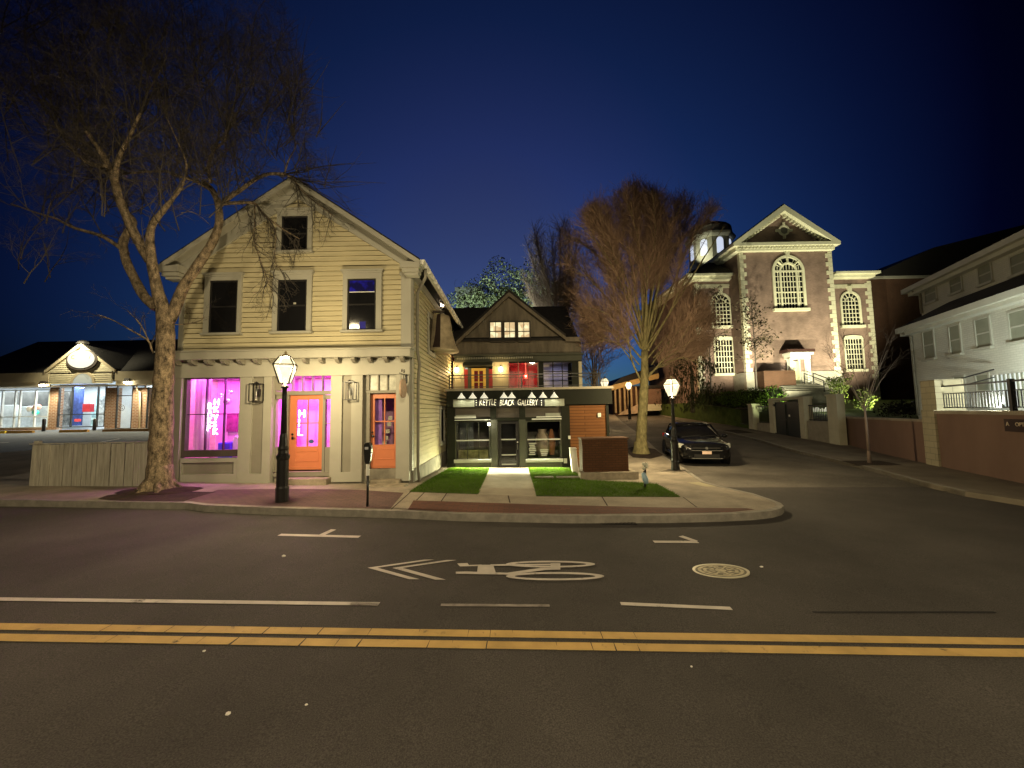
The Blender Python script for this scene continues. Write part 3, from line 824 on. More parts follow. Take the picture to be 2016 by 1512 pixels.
# --- doors
def glazed_door(name, dr, gr, label_y, cols=2, rows=2, split=None, pane=None):
    X0, X1, Z0, Z1 = rect(*dr, YH); a0, a1, b0, b1 = rect(*gr, YH)
    y0, y1 = label_y, label_y + .05
    m = MB()
    m.box(X0, a0, y0, y1, Z0, Z1); m.box(a1, X1, y0, y1, Z0, Z1); m.box(a0, a1, y0, y1, b1, Z1); m.box(a0, a1, y0, y1, Z0, b0)
    m.box(X0 + .04, X1 - .04, y0 - .006, y0, Z0 + .06, Z0 + .13)
    for k in range(1, cols):
        x = a0 + (a1 - a0) * k / cols; m.box(x - .016, x + .016, y0 + .005, y1 - .004, b0, b1)
    zs = b0 + (b1 - b0) * (split or .5); m.box(a0, a1, y0 + .006, y1 - .006, zs - .016, zs + .016)
    # raised panel with a moulding
    pz0, pz1 = Z0 + .28, b0 - .14
    for f in ((a0 - .02, a1 + .02, pz1, pz1 + .025), (a0 - .02, a1 + .02, pz0 - .025, pz0), (a0 - .02, a0 + .01, pz0, pz1), (a1 - .01, a1 + .02, pz0, pz1)):
        m.box(f[0], f[1], y0 - .012, y0 + .001, f[2], f[3])
    d = m.build(name, M['door'], house, bevel=.003)
    p = MB(); p.box(a0, a1, y0 + .022, y0 + .028, b0, b1); p.build('pane', pane or M['glass'], d)
    h = MB(); hx = (X0 + a0) / 2 - .005; hz = Z0 + (Z1 - Z0) * .44
    h.lathe([(.03, 0), (.03, .02)], (0, 0, 0), 10); vs = [(hx + x, y0 - z, hz + .09 + y) for x, y, z in h.v]; h.v = vs
    h.box(hx - .028, hx + .028, y0 - .012, y0, hz - .05, hz + .03); h.tube([(hx, y0 - .01, hz), (hx, y0 - .05, hz), (hx + .10, y0 - .05, hz - .01)], .009, 6)
    h.build('handle', M['black'], d)
    return d
yd1 = YH + .06; yd2 = YH + .12
d1 = glazed_door('door', (567.5, 777.5, 635, 928.5), (581, 787, 624.5, 879.5), yd1, split=.5)
d2 = glazed_door('door', (727.5, 774, 781.5, 924.5), (734.5, 784, 773.5, 876), yd2)
# frames round the doors: dark taupe jambs, transoms, sidelight
mb = MB()
def B(p, y0=YH - .02, y1=YH + .10, m_=None):
    a = rect(*p, YH); (m_ or mb).box(a[0], a[1], y0, y1, a[2], a[3])
B((540, 733, 655, 738.5)); B((540, 769.5, 655, 777.5)); B((540, 738.5, 556.5, 769.5)); B((635, 777.5, 640, 929)); B((653.5, 777.5, 656, 929)); B((640, 880, 653.5, 929)); B((560.5, 777.5, 567.5, 929))
B((640, 777.5, 653.5, 786)); B((540, 777.5, 543, 929)); B((543, 880, 560.5, 929)); B((543, 777.5, 560.5, 786))
for k in range(1, 5):
    x = 556.5 + (654.5 - 556.5) * k / 5; B((x - .8, 738.5, x + .8, 769.5))
B((639, 833, 654.5, 834.5), YH + .0, YH + .05); B((541, 929.5, 656, 937), YH - .08, YH + .2)
mb.build('door_frame', M['trim_dark'], house)
mb = MB()
B((716.5, 733, 783, 737.5)); B((716.5, 768.5, 783, 774)); B((716.5, 737.5, 727.5, 768.5)); B((780.5, 737.5, 783, 768.5)); B((716.5, 774, 727.5, 925), YH, YH + .2); B((781.5, 774, 783, 925))
for k in (1, 2):
    x = 727.5 + 53 * k / 3; B((x - 1, 737.5, x + 1, 768.5))
B((716.5, 925, 783, 943), YH - .02, YH + .2)
mb.build('door_frame', M['trim_dark'], house)
for r_ in ((556.5, 738.5, 654.5, 769.5), (640, 786, 653.5, 880), (543, 786, 560.5, 880)):
    mb = MB(); B(r_, YH + .03, YH + .036); mb.build('side_pane', M['glass'], house)
mb = MB(); B((727.5, 737.5, 780.5, 768.5), YH + .03, YH + .04)
mb.build('frosted_pane', mat('frosted_pane', (0.42, 0.42, 0.36), .35, .35, 5), house)
# curtain sheet and paper notes behind the right door
sh = MB(); a = rect(732, 782, 752, 880, yd2 + .14); sh.box(a[0] - .1, a[1], yd2 + .14, yd2 + .15, a[2], a[3]); sh.build('door_blind', mat('violet_blind', (.30, .14, .5), .8, .2), house)
nt_ = MB()
for px, py in ((766, 835), (763, 849), (760, 862), (757, 873), (768, 823)):
    a = rect(px - 4, py - 4, px + 4, py + 4, yd2 + .02); nt_.box(a[0], a[1], yd2 + .0285, yd2 + .031, a[2], a[3])
nt_.build('paper_note', M['trim'], house)
a = rect(606, 864, 620, 874, yd1 + .02); b = MB(); b.lathe([(.07, 0), (.07, .004)], (0, 0, 0), 20); b.v = [((a[0] + a[1]) / 2 + x, yd1 + .0215 - z, (a[2] + a[3]) / 2 + y * .75) for x, y, z in b.v]
b.build('door_decal', mat('blue_decal', (.05, .10, .22), .6), d1)
# --- granite steps
st = MB(); a = rect(562, 936, 650, 961, YH - .2); st.box(a[0], a[1], YH - .42, YS - .03, -.2, zz(938) - .005); st.build('door_step', M['stone'], house, bevel=.02)
st = MB(); x0 = at(729, 950, YH - .3).x; x1 = at(787, 950, YH - .3).x
st.box(x0, x1, YH - .32, YS - .03, -.3, at(760, 945, YH - .32).z); st.build('door_step', M['stone'], house, bevel=.02)
st = MB(); st.box(x0 + .02, at(799, 955, YH - .6).x, YH - .66, YH - .321, -.3, at(760, 956, YH - .66).z); st.build('door_step', M['stone'], house, bevel=.025)
# --- unlit box lanterns on the two panelled pilasters
for px, py in ((505, 773), (688.5, 769.5)):
    c = at(px, py, ypil - .1); h = .235; w = .135
    ln = MB()
    for sx in (-1, 1):
        for y in (ypil - .20, ypil - .02):
            ln.box(c.x + sx * w - .009, c.x + sx * w + .009, y - .009, y + .009, c.z - h, c.z + h)
        for zz_ in (-h, h):
            ln.box(c.x + sx * w - .008, c.x + sx * w + .008, ypil - .192, ypil - .028, c.z + zz_ - .008, c.z + zz_ + .008)
    for y in (ypil - .20, ypil - .02):
        for zz_ in (-h, h): ln.box(c.x - w, c.x + w, y - .0075, y + .0075, c.z + zz_ - .0085, c.z + zz_ + .0085)
    ln.box(c.x - .05, c.x + .05, ypil - .02, ypil + .0, c.z - .1, c.z + .1)
    ln.lathe([(.02, 0), (.05, .02), (.05, .03), (.012, .06)], (c.x, ypil - .11, c.z + h), 8)
    L = ln.build('wall_lantern', M['black'], house)
    g_ = MB(); g_.lathe([(.045, -.15), (.05, .12), (.03, .16)], (c.x, ypil - .11, c.z), 10); g_.build('glass_chimney', glass('lantern_glass', (1, 1, 1), .18), L, smooth=True)
    cd_ = MB(); cd_.lathe([(.012, -.2), (.012, -.02), (.006, .04)], (c.x, ypil - .11, c.z), 8); cd_.build('candle', M['whitepaint'], L)
# --- windows and a door far down the side wall
def side_rect(pa, pb, py0, py1):
    ya = [(hx1 + .03) / ray(p, 700).x * ray(p, 700).y for p in (pa, pb)]
    zt = [at(pa, py0, ya[0]).z, at(pa, py1, ya[0]).z]
    return min(ya), max(ya), zt[1], zt[0]
for (pa, pb, t_, b_) in ((843.5, 853, 622, 690), (866, 872.5, 806, 870)):
    y0, y1, z0, z1 = side_rect(pa, pb, t_, b_)
    w = MB(); w.box(hx1 + .03, hx1 + .075, y0 - .12, y0, z0 - .1, z1 + .12); w.box(hx1 + .03, hx1 + .075, y1, y1 + .12, z0 - .1, z1 + .12); w.box(hx1 + .03, hx1 + .07, y0, y1, z1, z1 + .12); w.box(hx1 + .03, hx1 + .09, y0 - .14, y1 + .14, z0 - .14, z0)
    o = w.build('window', M['trim'], house); p = MB(); p.box(hx1 + .025, hx1 + .045, y0, y1, z0, z1); p.build('pane', M['darkglass'], o)

# ---------------------------------------------------------------- oval blade sign by the right door
bx = at(797, 745, YH - .3).x; zbr = at(795, 737, YH - .15).z
t = thing('hanging_sign', 'small pale oval sign hanging from a black scroll bracket beside the right orange door', 'sign', (bx, YS - .1, zbr - .5))
b = MB(); yo = YS - .10
b.box(bx - .02, bx + .02, yo - .015, yo, zbr - .25, zbr + .05)
b.tube([(bx, yo, zbr - .03), (bx, yo - .62, zbr - .03)], .012, 6)
b.tube([(bx, yo - .01, zbr - .22)] + [(bx, yo - .01 - .1 * k, zbr - .22 + .012 * k * k * 1.6) for k in range(1, 4)], .009, 6)
for c_, r_, dr in ((.22, .07, 1), (.42, .055, -1)):
    b.tube([(bx, yo - c_ + r_ * math.cos(a * .5) * (1 - a / 22), zbr + .05 + dr * 0 + r_ * math.sin(a * .5) * (1 - a / 22)) for a in range(16)], .007, 5)
for yy in (.12, .5): b.tube([(bx, yo - yy, zbr - .03), (bx, yo - yy, zbr - .17)], .005, 4)
b.build('bracket', M['black'], t)
b = MB(); N = 28
ring = [(bx - .02, yo - .31 + .29 * math.cos(2 * PI * k / N), zbr - .40 + .25 * math.sin(2 * PI * k / N)) for k in range(N)]
b.prism(ring, (.04, 0, 0)); b.build('board', mat('sign_board', (.40, .28, .2), .5, .25, 6), t)
b = MB(); ring2 = [(bx - .026, yo - .31 + .17 * math.cos(2 * PI * k / N), zbr - .30 + .09 * math.sin(2 * PI * k / N)) for k in range(N)]
b.prism(ring2, (.005, 0, 0)); b.build('dark_emblem', M['sash'], t)

# ---------------------------------------------------------------- big bell hanging over the side yard
t = thing('bell_sign', 'large weathered metal bell with a dark gap, hung from beams beside the yellow house', 'bell', (-1.9, 13.2, 4.0))
Yb = 13.4
top = at(874, 619, Yb); bot = at(869, 692, Yb)
rb = (at(903, 690, Yb).x - at(835, 690, Yb).x) / 2; cx = (at(903, 690, Yb).x + at(835, 690, Yb).x) / 2
ht = top.z - bot.z
prof = [(1.0, 0), (.97, .04), (.80, .22), (.68, .42), (.60, .62), (.54, .82), (.46, .95), (.2, 1.0)]
def bell(name, a0, a1, m, s=1.0):
    vs = []; fs = []; n = 24
    for r_, h_ in prof:
        for k in range(n + 1):
            a = a0 + (a1 - a0) * k / n
            vs.append((cx + r_ * rb * s * math.cos(a), Yb + r_ * rb * s * math.sin(a), bot.z + h_ * ht))
    for i in range(len(prof) - 1):
        for k in range(n): fs.append((i * (n + 1) + k, i * (n + 1) + k + 1, (i + 1) * (n + 1) + k + 1, (i + 1) * (n + 1) + k))
    b = MB(); b.add(vs, fs); return b.build(name, m, t, smooth=True)
m_bell = mat('weathered_sheet_metal', (.40, .33, .22), .6, .35, 4, .3, 12, metal=.3)
bell('bell_shell', R(-84), R(250), m_bell)
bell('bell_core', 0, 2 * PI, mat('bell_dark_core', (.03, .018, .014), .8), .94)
b = MB(); b.lathe([(rb * 1.01, -.02), (rb * 1.02, .03), (rb * .95, .06)], (cx, Yb, bot.z), 32); b.build('bell_rim', m_bell, t, smooth=True)
b = MB(); zbm = at(845, 636, Yb - .3).z
b.tube([(hx1, Yb - .35, zbm), (cx - rb * .45, Yb - .35, zbm)], .06, 8); b.build('support_beam', M['sash'], t); b = MB(); b.tube([(hx1, Yb, top.z + .1), (cx + .1, Yb, top.z + .1)], .05, 8); b.tube([(cx, Yb, top.z + .1), (cx, Yb, top.z - .05)], .05, 8)
b.build('support_beam', M['sash'], t)
# small floodlight beyond the eave
fp = at(871, 600, 15.0)
t = thing('floodlight', 'small glaring floodlight above the gutter of the yellow house', 'floodlight', (fp.x, fp.y, fp.z))
b = MB(); b.box(hx1, fp.x, fp.y + .02, fp.y + .05, fp.z - .14, fp.z - .11); b.box(fp.x - .06, fp.x + .06, fp.y, fp.y + .1, fp.z - .11, fp.z - .06); b.build('bracket', M['black'], t)
lamp('POINT', 'bulb_light', fp + Vector((.02, -.14, .02)), 40, (1, .80, .52), t, .08)
b = MB(); b.blob(fp, .075, 8, 0); b.build('bulb', emis('flood_bulb', (1, .78, .5), 60), t)
# ================================================================ gallery: dark storefront with a terrace on top
YG = 14.8
gz0 = at(1000, 930, YG).z
gal = thing('gallery_building', 'dark green gallery storefront with lit lettering, railed terrace and grey gabled upper floor', 'shop', (0.4, YG, gz0))
def gr(p, Y=YG): return rect(*p, Y)
def gbox(mb, p, y0, y1, Y=YG):
    a = rect(*p, Y); mb.box(a[0], a[1], y0, y1, a[2], a[3]); return mb
m_gd = mat('dark_green_paint', (0.013, 0.014, 0.009), 0.6, 0.2, 1.5, spec=.12)
m_gp = mat('grey_green_paint', (0.065, 0.068, 0.052), 0.6, 0.12, 2, spec=.12)
m_gb = mat('brown_grey_panel', (0.075, 0.063, 0.05), 0.6, 0.12, 2)
m_zinc = mat('zinc_panel', (0.24, 0.25, 0.20), 0.45, 0.12, 3, streak=(18, 1, .4))
m_boards = brick('orange_brown_boards', (0.205, 0.085, 0.03), (0.165, 0.068, 0.024), (0.07, 0.026, 0.01), 2.4, 0.115, 0.008, bump=.6)
gxl, gxr = at(880, 850, YG).x, at(1203, 780, YG).x
mb = MB(); gbox(mb, (880, 768, 1203.5, 798), YG - .12, YG + .1); mb.build('fascia', m_gd, gal)
mb = MB(); gbox(mb, (878, 763.5, 1205, 768), YG - .22, YG + 3.0); mb.build('terrace_edge', mat('pale_edge', (.30, .27, .21), .7), gal)
# side and back walls of the ground floor, terrace slab is above
mb = MB(); x1 = at(1200, 850, YG).x; zt = gr((880, 768, 1200, 798))[3]
mb.box(x1 - .1, x1, YG + .1, YG + 5.6, gz0 - .6, zt - .01); mb.box(gxl, x1, YG + 5.5, YG + 5.6, gz0 - .6, zt - .01)
mb.build('side_wall', m_gd, gal)
mb = MB(); gbox(mb, (880, 798, 896, 932), YG, YG + .2); mb.build('pier', m_gd, gal)
mb = MB(); gbox(mb, (1105.5, 798, 1123, 932), YG, YG + .2); mb.build('pier', m_gd, gal)
mb = MB(); gbox(mb, (1123, 798, 1195, 932), YG + .03, YG + .2); mb.build('board_cladding', m_boards, gal)
mb = MB(); gbox(mb, (1195, 798, 1200, 932), YG - .02, YG + .2); mb.build('pier', m_gd, gal)
# zinc backing panels of the sign and the black sign board
for p in ((893.5, 786.7, 934.5, 801.5), (1072, 785.5, 1110, 799.5)):
    mb = MB(); gbox(mb, p, YG - .16, YG - .121); mb.build('sign_panel', m_zinc, gal)
mb = MB(); gbox(mb, (935, 785.5, 1071.5, 800.5), YG - .15, YG - .1215)
sgn = mb.build('sign_board', M['black_matte'], gal)
wl = mat('white_letter', (.85, .84, .78), .6, .03)
for word, pa, pb in (('KETTLE', 944.5, 976.5), ('BLACK', 984, 1012), ('GALLERY', 1018.5, 1058)):
    a = gr((pa, 786.5, pb, 799.5)); hgt = a[3] - a[2]
    o = text(word, 1.0, 'sign_lettering', wl, None, Matrix.Identity(4), 0.0)
    xs = [v.co.x for v in o.data.vertices]; ys = [v.co.y for v in o.data.vertices]
    sx = (a[1] - a[0]) / (max(xs) - min(xs)); sy = hgt * .92 / (max(ys) - min(ys))
    for i, v in enumerate(o.data.vertices):
        X = (v.co.x - min(xs)) * sx; Zv = (v.co.y - min(ys)) * sy
        Zv += .018 * math.sin(X * 17 + len(word)); X += .10 * Zv
        v.co = (a[0] + X, YG - .156, a[2] + .02 + Zv)
    sd = o.modifiers.new('solid', 'SOLIDIFY'); sd.thickness = .012
    off = gal.location
    for v in o.data.vertices: v.co -= off
    o.parent = sgn
for px in (937.5, 1066):
    for py in (788.5, 793, 797.5):
        c = at(px, py, YG - .17); b = MB(); b.blob(c, .02, 6, 0); b.build('sign_stud', wl, gal)
# cone shades over the sign
shade = mat('enamel_shade', (.80, .80, .70), .45, .03)
shade.node_tree.nodes['Principled BSDF'].inputs['Emission Color'].default_value = (1, .97, .75, 1)
shade.node_tree.nodes['Principled BSDF'].inputs['Emission Strength'].default_value = 0.55
for px in (908.5, 930.6, 953, 992, 1007.5, 1047, 1069, 1091):
    tp = at(px, 774 - (px - 1000) * .009, YG - .34); bt = at(px, 783.5 - (px - 1000) * .009, YG - .34)
    b = MB(); h = tp.z - bt.z
    b.lathe([(.155, 0), (.15, .012), (.07, h * .62), (.03, h * .9), (.028, h + .02)], (tp.x, tp.y, bt.z), 16)
    o = b.build('lamp_shade', shade, gal, smooth=True)
    b = MB(); b.tube([(tp.x, tp.y, tp.z), (tp.x, tp.y, tp.z + .06), (tp.x, YG - .20, tp.z + .10), (tp.x, YG - .1, tp.z + .07)], .012, 6); b.build('arm', M['black'], o)
    lamp('SPOT', 'sign_lamp', (tp.x, tp.y, bt.z - .02), SIGN_W, (1, .95, .66), gal, .05, target=(tp.x, tp.y + .06, bt.z - 3), spot=165, blend=.35)
    lamp('SPOT', 'sign_downlight', (tp.x, tp.y, bt.z - .02), SIGN_D * (.10 if 980 < px < 1020 else 1), (1, .97, .68), gal, .05, target=(tp.x + (1.3 if px < 915 else .5 if px < 980 else -.3 if px > 1020 else 0), tp.y - .75, bt.z - 3), spot=50, blend=.4)
# transom panels, lintel, posts
for p, m_ in (((896, 800, 965, 822), m_gb), ((977, 800, 1022, 822), m_gb), ((1034, 798, 1105.5, 822), m_gb)):
    mb = MB(); gbox(mb, p, YG + .05, YG + .15); mb.build('transom_panel', m_, gal)
mb = MB(); gbox(mb, (896, 822, 1105.5, 829), YG - .02, YG + .16); mb.build('lintel', m_gd, gal)
for p in ((965, 800, 977, 826), (1022, 798, 1034, 826)):
    mb = MB(); gbox(mb, p, YG - .05, YG + .17); mb.build('post_cap', m_gd, gal)
for p in ((967, 826, 980, 929), (1022.6, 826, 1035.6, 929)):
    mb = MB(); gbox(mb, p, YG - .06, YG + .18); mb.build('post', m_gp, gal)
whi = mat('white_ledge', (.62, .64, .58), .5, .06)
for p in ((895.5, 820, 937, 823.5), (895.5, 826, 965, 827.6), (1056, 819.5, 1105, 821.5), (1047, 823.5, 1105, 826)):
    mb = MB(); gbox(mb, p, YG - .07, YG - .021); mb.build('ledge', whi, gal)
for p in ((897, 817, 936, 819.8), (1074, 813, 1104, 819.4)):
    mb = MB(); gbox(mb, p, YG + .02, YG + .051); mb.build('grille', m_zinc, gal)
# two display windows
for wi, (p, vm, hm) in enumerate((((896, 829, 965.6, 904), (920, 942.5), 867), ((1035.6, 828, 1105.5, 903), (), 865))):
    a = gr(p); mb = MB()
    mb.box(a[0], a[0] + .05, YG - .01, YG + .14, a[2], a[3]); mb.box(a[1] - .05, a[1], YG - .01, YG + .14, a[2], a[3])
    mb.box(a[0] + .05, a[1] - .05, YG - .01, YG + .14, a[3] - .04, a[3])
    for v in vm:
        x = at(v, 860, YG).x; mb.box(x - .012, x + .012, YG + .02, YG + .07, a[2], a[3] - .04)
    o = mb.build('display_window', m_gp, gal)
    mb = MB(); z = at((p[0] + p[2]) / 2, hm, YG).z; mb.box(a[0] + .05, a[1] - .05, YG - .03, YG + .06, z - .022, z + .022); mb.build('glazing_bar', whi, o)
    mb = MB(); mb.box(a[0] - .03, a[1] + .03, YG - .13, YG + .15, a[2] - .07, a[2]); mb.box(a[0] - .03, a[1] + .03, YG - .10, YG - .0, a[2] - .12, a[2] - .071); mb.build('sill', whi, o); lamp('AREA', 'sill_strip_light', ((a[0] + a[1]) / 2, YG - .16, a[2] - .13), SILL_W, (1, 1, .55), gal, sx=a[1] - a[0], sy=.04, target=((a[0] + a[1]) / 2, YG - 1.4, gz0))
    mb = MB(); mb.box(a[0], a[1], YG + .03, YG + .034, a[2], a[3]); mb.build('pane', M['glass'], o)
    mb = MB(); mb.box(a[0] + .06, a[1] - .06, YG + .02, YG + .14, gz0 - .4, a[2] - .12); mb.box(a[0], a[0] + .06, YG - .01, YG + .15, gz0 - .4, a[2] - .12); mb.box(a[1] - .06, a[1], YG - .01, YG + .15, gz0 - .4, a[2] - .12)
    mb.build('base_panel', m_gp, gal)
# gallery interior: dark room with things on show
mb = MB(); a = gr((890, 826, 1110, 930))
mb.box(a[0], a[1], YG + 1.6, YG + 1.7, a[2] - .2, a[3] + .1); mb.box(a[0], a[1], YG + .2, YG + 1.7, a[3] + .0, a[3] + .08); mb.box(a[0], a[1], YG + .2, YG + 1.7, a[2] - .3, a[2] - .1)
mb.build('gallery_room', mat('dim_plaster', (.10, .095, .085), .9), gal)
a = gr((905, 830, 932, 884), YG + .8); mb = MB()
for k in range(14):
    x = a[0] + (a[1] - a[0]) * k / 14; mb.box(x, x + (a[1] - a[0]) / 15, YG + .8 + .03 * (k % 2), YG + .84 + .03 * (k % 2), a[2], a[3])
solo(mb.build('curtain', mat('slate_curtain', (.16, .18, .19), .9)), 'grey pleated curtain behind the left window of the dark gallery', 'curtain')
a = gr((903, 886, 961, 903), YG + .25); t = thing('landscape_painting', 'wide greenish landscape painting standing low in the left gallery window', 'painting', ((a[0] + a[1]) / 2, YG + .25, a[2]))
mb = MB(); mb.box(a[0], a[1], YG + .25, YG + .30, a[2], a[3]); mb.build('canvas', mat('olive_canvas', (.26, .25, .12), .8, .75, 3.2), t)
a = gr((1053, 845, 1083, 900), YG + .5); t = thing('display_vase', 'tall pale round jar on show in the right gallery window', 'vase', ((a[0] + a[1]) / 2, YG + .5, a[2]))
w_ = (a[1] - a[0]) / 2; h_ = a[3] - a[2]
mb = MB(); mb.lathe([(w_ * .55, 0), (w_ * .9, h_ * .25), (w_, h_ * .5), (w_ * .85, h_ * .75), (w_ * .5, h_ * .9), (w_ * .6, h_)], (t.location.x, YG + .5, a[2]), 20); mb.build('jar', mat('pale_glaze', (.30, .25, .19), .5, .2), t, smooth=True)
a = gr((1086, 850, 1091, 895), YG + .5)
mb = MB(); mb.lathe([(.10, 0), (.16, .5), (.05, 1.0)], (a[0], YG + .5, a[2]), 12); solo(mb.build('ceramic_figure', mat('terracotta', (.45, .2, .1), .7), smooth=True), 'slim terracotta coloured figure beside the pale jar in the gallery window', 'sculpture')
mb = MB()
for k in range(7):
    a = gr((1041 + (k % 3), 872 + k * 3.6, 1056 - (k * 7 % 4), 874 + k * 3.6)); mb.box(a[0], a[1], YG + .024, YG + .0295, a[2], a[3])
for k in range(4):
    a = gr((1063 + k, 885 + k * 3.4, 1080 - k, 886.8 + k * 3.4)); mb.box(a[0], a[1], YG + .024, YG + .0295, a[2], a[3])
mb.build('window_writing', whi, gal)
# door
a = gr((981, 829, 1022, 928.5)); mb = MB(); f = .12
mb.box(a[0], a[0] + f, YG + .08, YG + .13, a[2], a[3]); mb.box(a[1] - f, a[1], YG + .08, YG + .13, a[2], a[3]); mb.box(a[0] + f, a[1] - f, YG + .08, YG + .13, a[3] - .1, a[3]); mb.box(a[0] + f, a[1] - f, YG + .08, YG + .13, a[2], a[2] + .22)
dg = mb.build('door', M['black'], gal)
mb = MB(); mb.box(a[0] + f, a[1] - f, YG + .1, YG + .105, a[2] + .22, a[3] - .1); mb.build('pane', M['darkglass'], dg)
for py in (865.4, 895.8, 914.5):
    z = at(1001, py, YG).z; mb = MB(); mb.box(a[0] + f, a[1] - f, YG + .04, YG + .1, z - .02, z + .02); mb.build('door_bar', whi, dg)
mb = MB(); z = at(1018, 880, YG).z; mb.tube([(a[1] - .06, YG + .08, z - .1), (a[1] - .06, YG + .02, z - .08), (a[1] - .06, YG + .02, z + .08), (a[1] - .06, YG + .08, z + .1)], .014, 6); mb.blob((a[1] - .06, YG + .05, z + .18), .03, 6, 0); mb.build('handle', mat('steel', (.6, .6, .58), .3, metal=.9), dg)
c = at(962.5, 833, YG - .2); t = thing('porch_bulb', 'small glaring bare bulb by the left window of the dark gallery storefront', 'light', (c.x, c.y, c.z))
lamp('POINT', 'bulb_light', (c.x, c.y - .12, c.z - .05), 8, (1, .9, .65), t, .06)
mb = MB(); mb.blob((c.x, c.y, c.z - .04), .055, 8, 0); mb.build('bulb', emis('warm_bulb', (1, .9, .65), 25), t); mb = MB(); mb.tube([(c.x, c.y, c.z), (c.x, c.y, c.z + .06), (c.x, YG - .03, c.z + .06)], .014, 6); mb.build('bracket', M['black'], t)
for px, py, w_, h_ in ((1113, 907, 3, 4.6), (1120.8, 861, 2.2, 3.2)):
    mb = MB(); gbox(mb, (px - w_, py - h_, px + w_, py + h_), YG - .06, YG - .001); mb.build('outlet_box', whi, gal)
mb = MB(); gbox(mb, (1177, 813, 1183, 821), YG - .03, YG + .03); mb.build('vent_cover', whi, gal)

# ---- terrace railing
rl = MB(); yr = YG - .12; zt_, zb_ = at(1000, 736.5, yr).z, at(1000, 763.5, yr).z
xa, xb = at(884.5, 750, yr).x, at(1182, 748, yr).x
rl.box(xa, xb, yr - .02, yr + .02, zt_ - .035, zt_); rl.box(xa, xb, yr - .015, yr + .015, zt_ - .14, zt_ - .12); rl.box(xa, xb, yr - .015, yr + .015, zb_ + .05, zb_ + .07)
for px in (884.5, 890, 1027, 1176, 1181):
    x = at(px, 750, yr).x; rl.box(x - .022, x + .022, yr - .022, yr + .022, zb_ - .02, zt_)
rl.box(xb - .02, xb + .02, yr, yr + 2.6, zt_ - .034, zt_ - .001); rl.box(xb - .015, xb + .015, yr, yr + 2.6, zb_ + .05, zb_ + .069)
rl.build('railing', M['black'], gal)

# ---- upper storey, set back
YU = 17.4
def ur(p): return rect(*p, YU)
m_wood = mat('weathered_grey_shingle', (0.135, 0.115, 0.088), 0.9, 0.38, 1.3, 0.5, 18, streak=(2.5, 1, .5))
ux0, ux1 = at(893, 700, YU).x, at(1145, 700, YU).x
uz0 = at(1000, 766, YU).z - .3; uz1 = at(1000, 700, YU).z
pk = at(1002, 575, YU - .3); le = at(899, 671, YU - .3); re = at(1112, 661, YU - .3)
mb = MB()
zl = le.z; zr = re.z
mb.prism([(ux0, YU, uz1), (ux1, YU, uz1), (ux1, YU, at(1140, 668, YU).z), (re.x, YU, zr - .05), (pk.x, YU, pk.z - .12), (max(le.x, ux0), YU, zl - .02)], (0, .15, 0))
mb.build('gable_wall', m_wood, gal)
mb = MB()
for q in (le, re):
    d = (q - pk); e = q + d * .02
    mb.prism([(pk.x, YU - .28, pk.z), (e.x, YU - .28, e.z), (e.x, YU - .28, e.z + .12), (pk.x, YU - .28, pk.z + .14)], (0, 5.5, 0))
mb.build('gable_roof', M['roof'], gal)
for q in (le, re):
    d = (q - pk); e = q + d * .02; mb = MB()
    mb.prism([(pk.x, YU - .31, pk.z + .0), (e.x, YU - .31, e.z + .0), (e.x, YU - .31, e.z - .17), (pk.x, YU - .31, pk.z - .19)], (0, .04, 0)); mb.build('gable_trim', m_wood, gal)
# long main roof running across behind the gable
rz = at(1000, 604.5, YU + 3.4).z; ez = at(1135, 664, YU - .2).z
xl, xr = at(862, 620, YU + 1).x, at(1137, 640, YU - .1).x
mb = MB(); mb.prism([(xl, YU - .15, ez), (xl, YU + 3.4, rz), (xl, YU + 7, ez), (xl, YU + 7, ez - .1), (xl, YU + 3.4, rz - .12), (xl, YU - .15, ez - .1)], (xr - xl, 0, 0)); mb.build('main_roof', M['roof'], gal)
mb = MB(); a = at(1113, 664, YU - .2).x; mb.box(a, xr + .05, YU - .30, YU - .151, ez - .2, ez + .0); mb.build('eaves_board', m_wood, gal)
mb = MB(); mb.box(ux1 - .12, ux1, YU + .15, YU + 6.8, uz0, ez - .1); mb.box(ux0, ux1, YU + 6.7, YU + 6.8, uz0, ez - .1); mb.build('upper_side_wall', m_wood, gal)
for px0, px1 in ((919, 924.5), (927, 933)):
    a = rect(px0, 594, px1, 612, YU + 3.4); mb = MB(); mb.lathe([((a[1] - a[0]) / 2, 0), ((a[1] - a[0]) / 2, a[3] - a[2])], ((a[0] + a[1]) / 2, YU + 3.4, a[2] - .3), 10); mb.build('flue', M['black_matte'], gal)
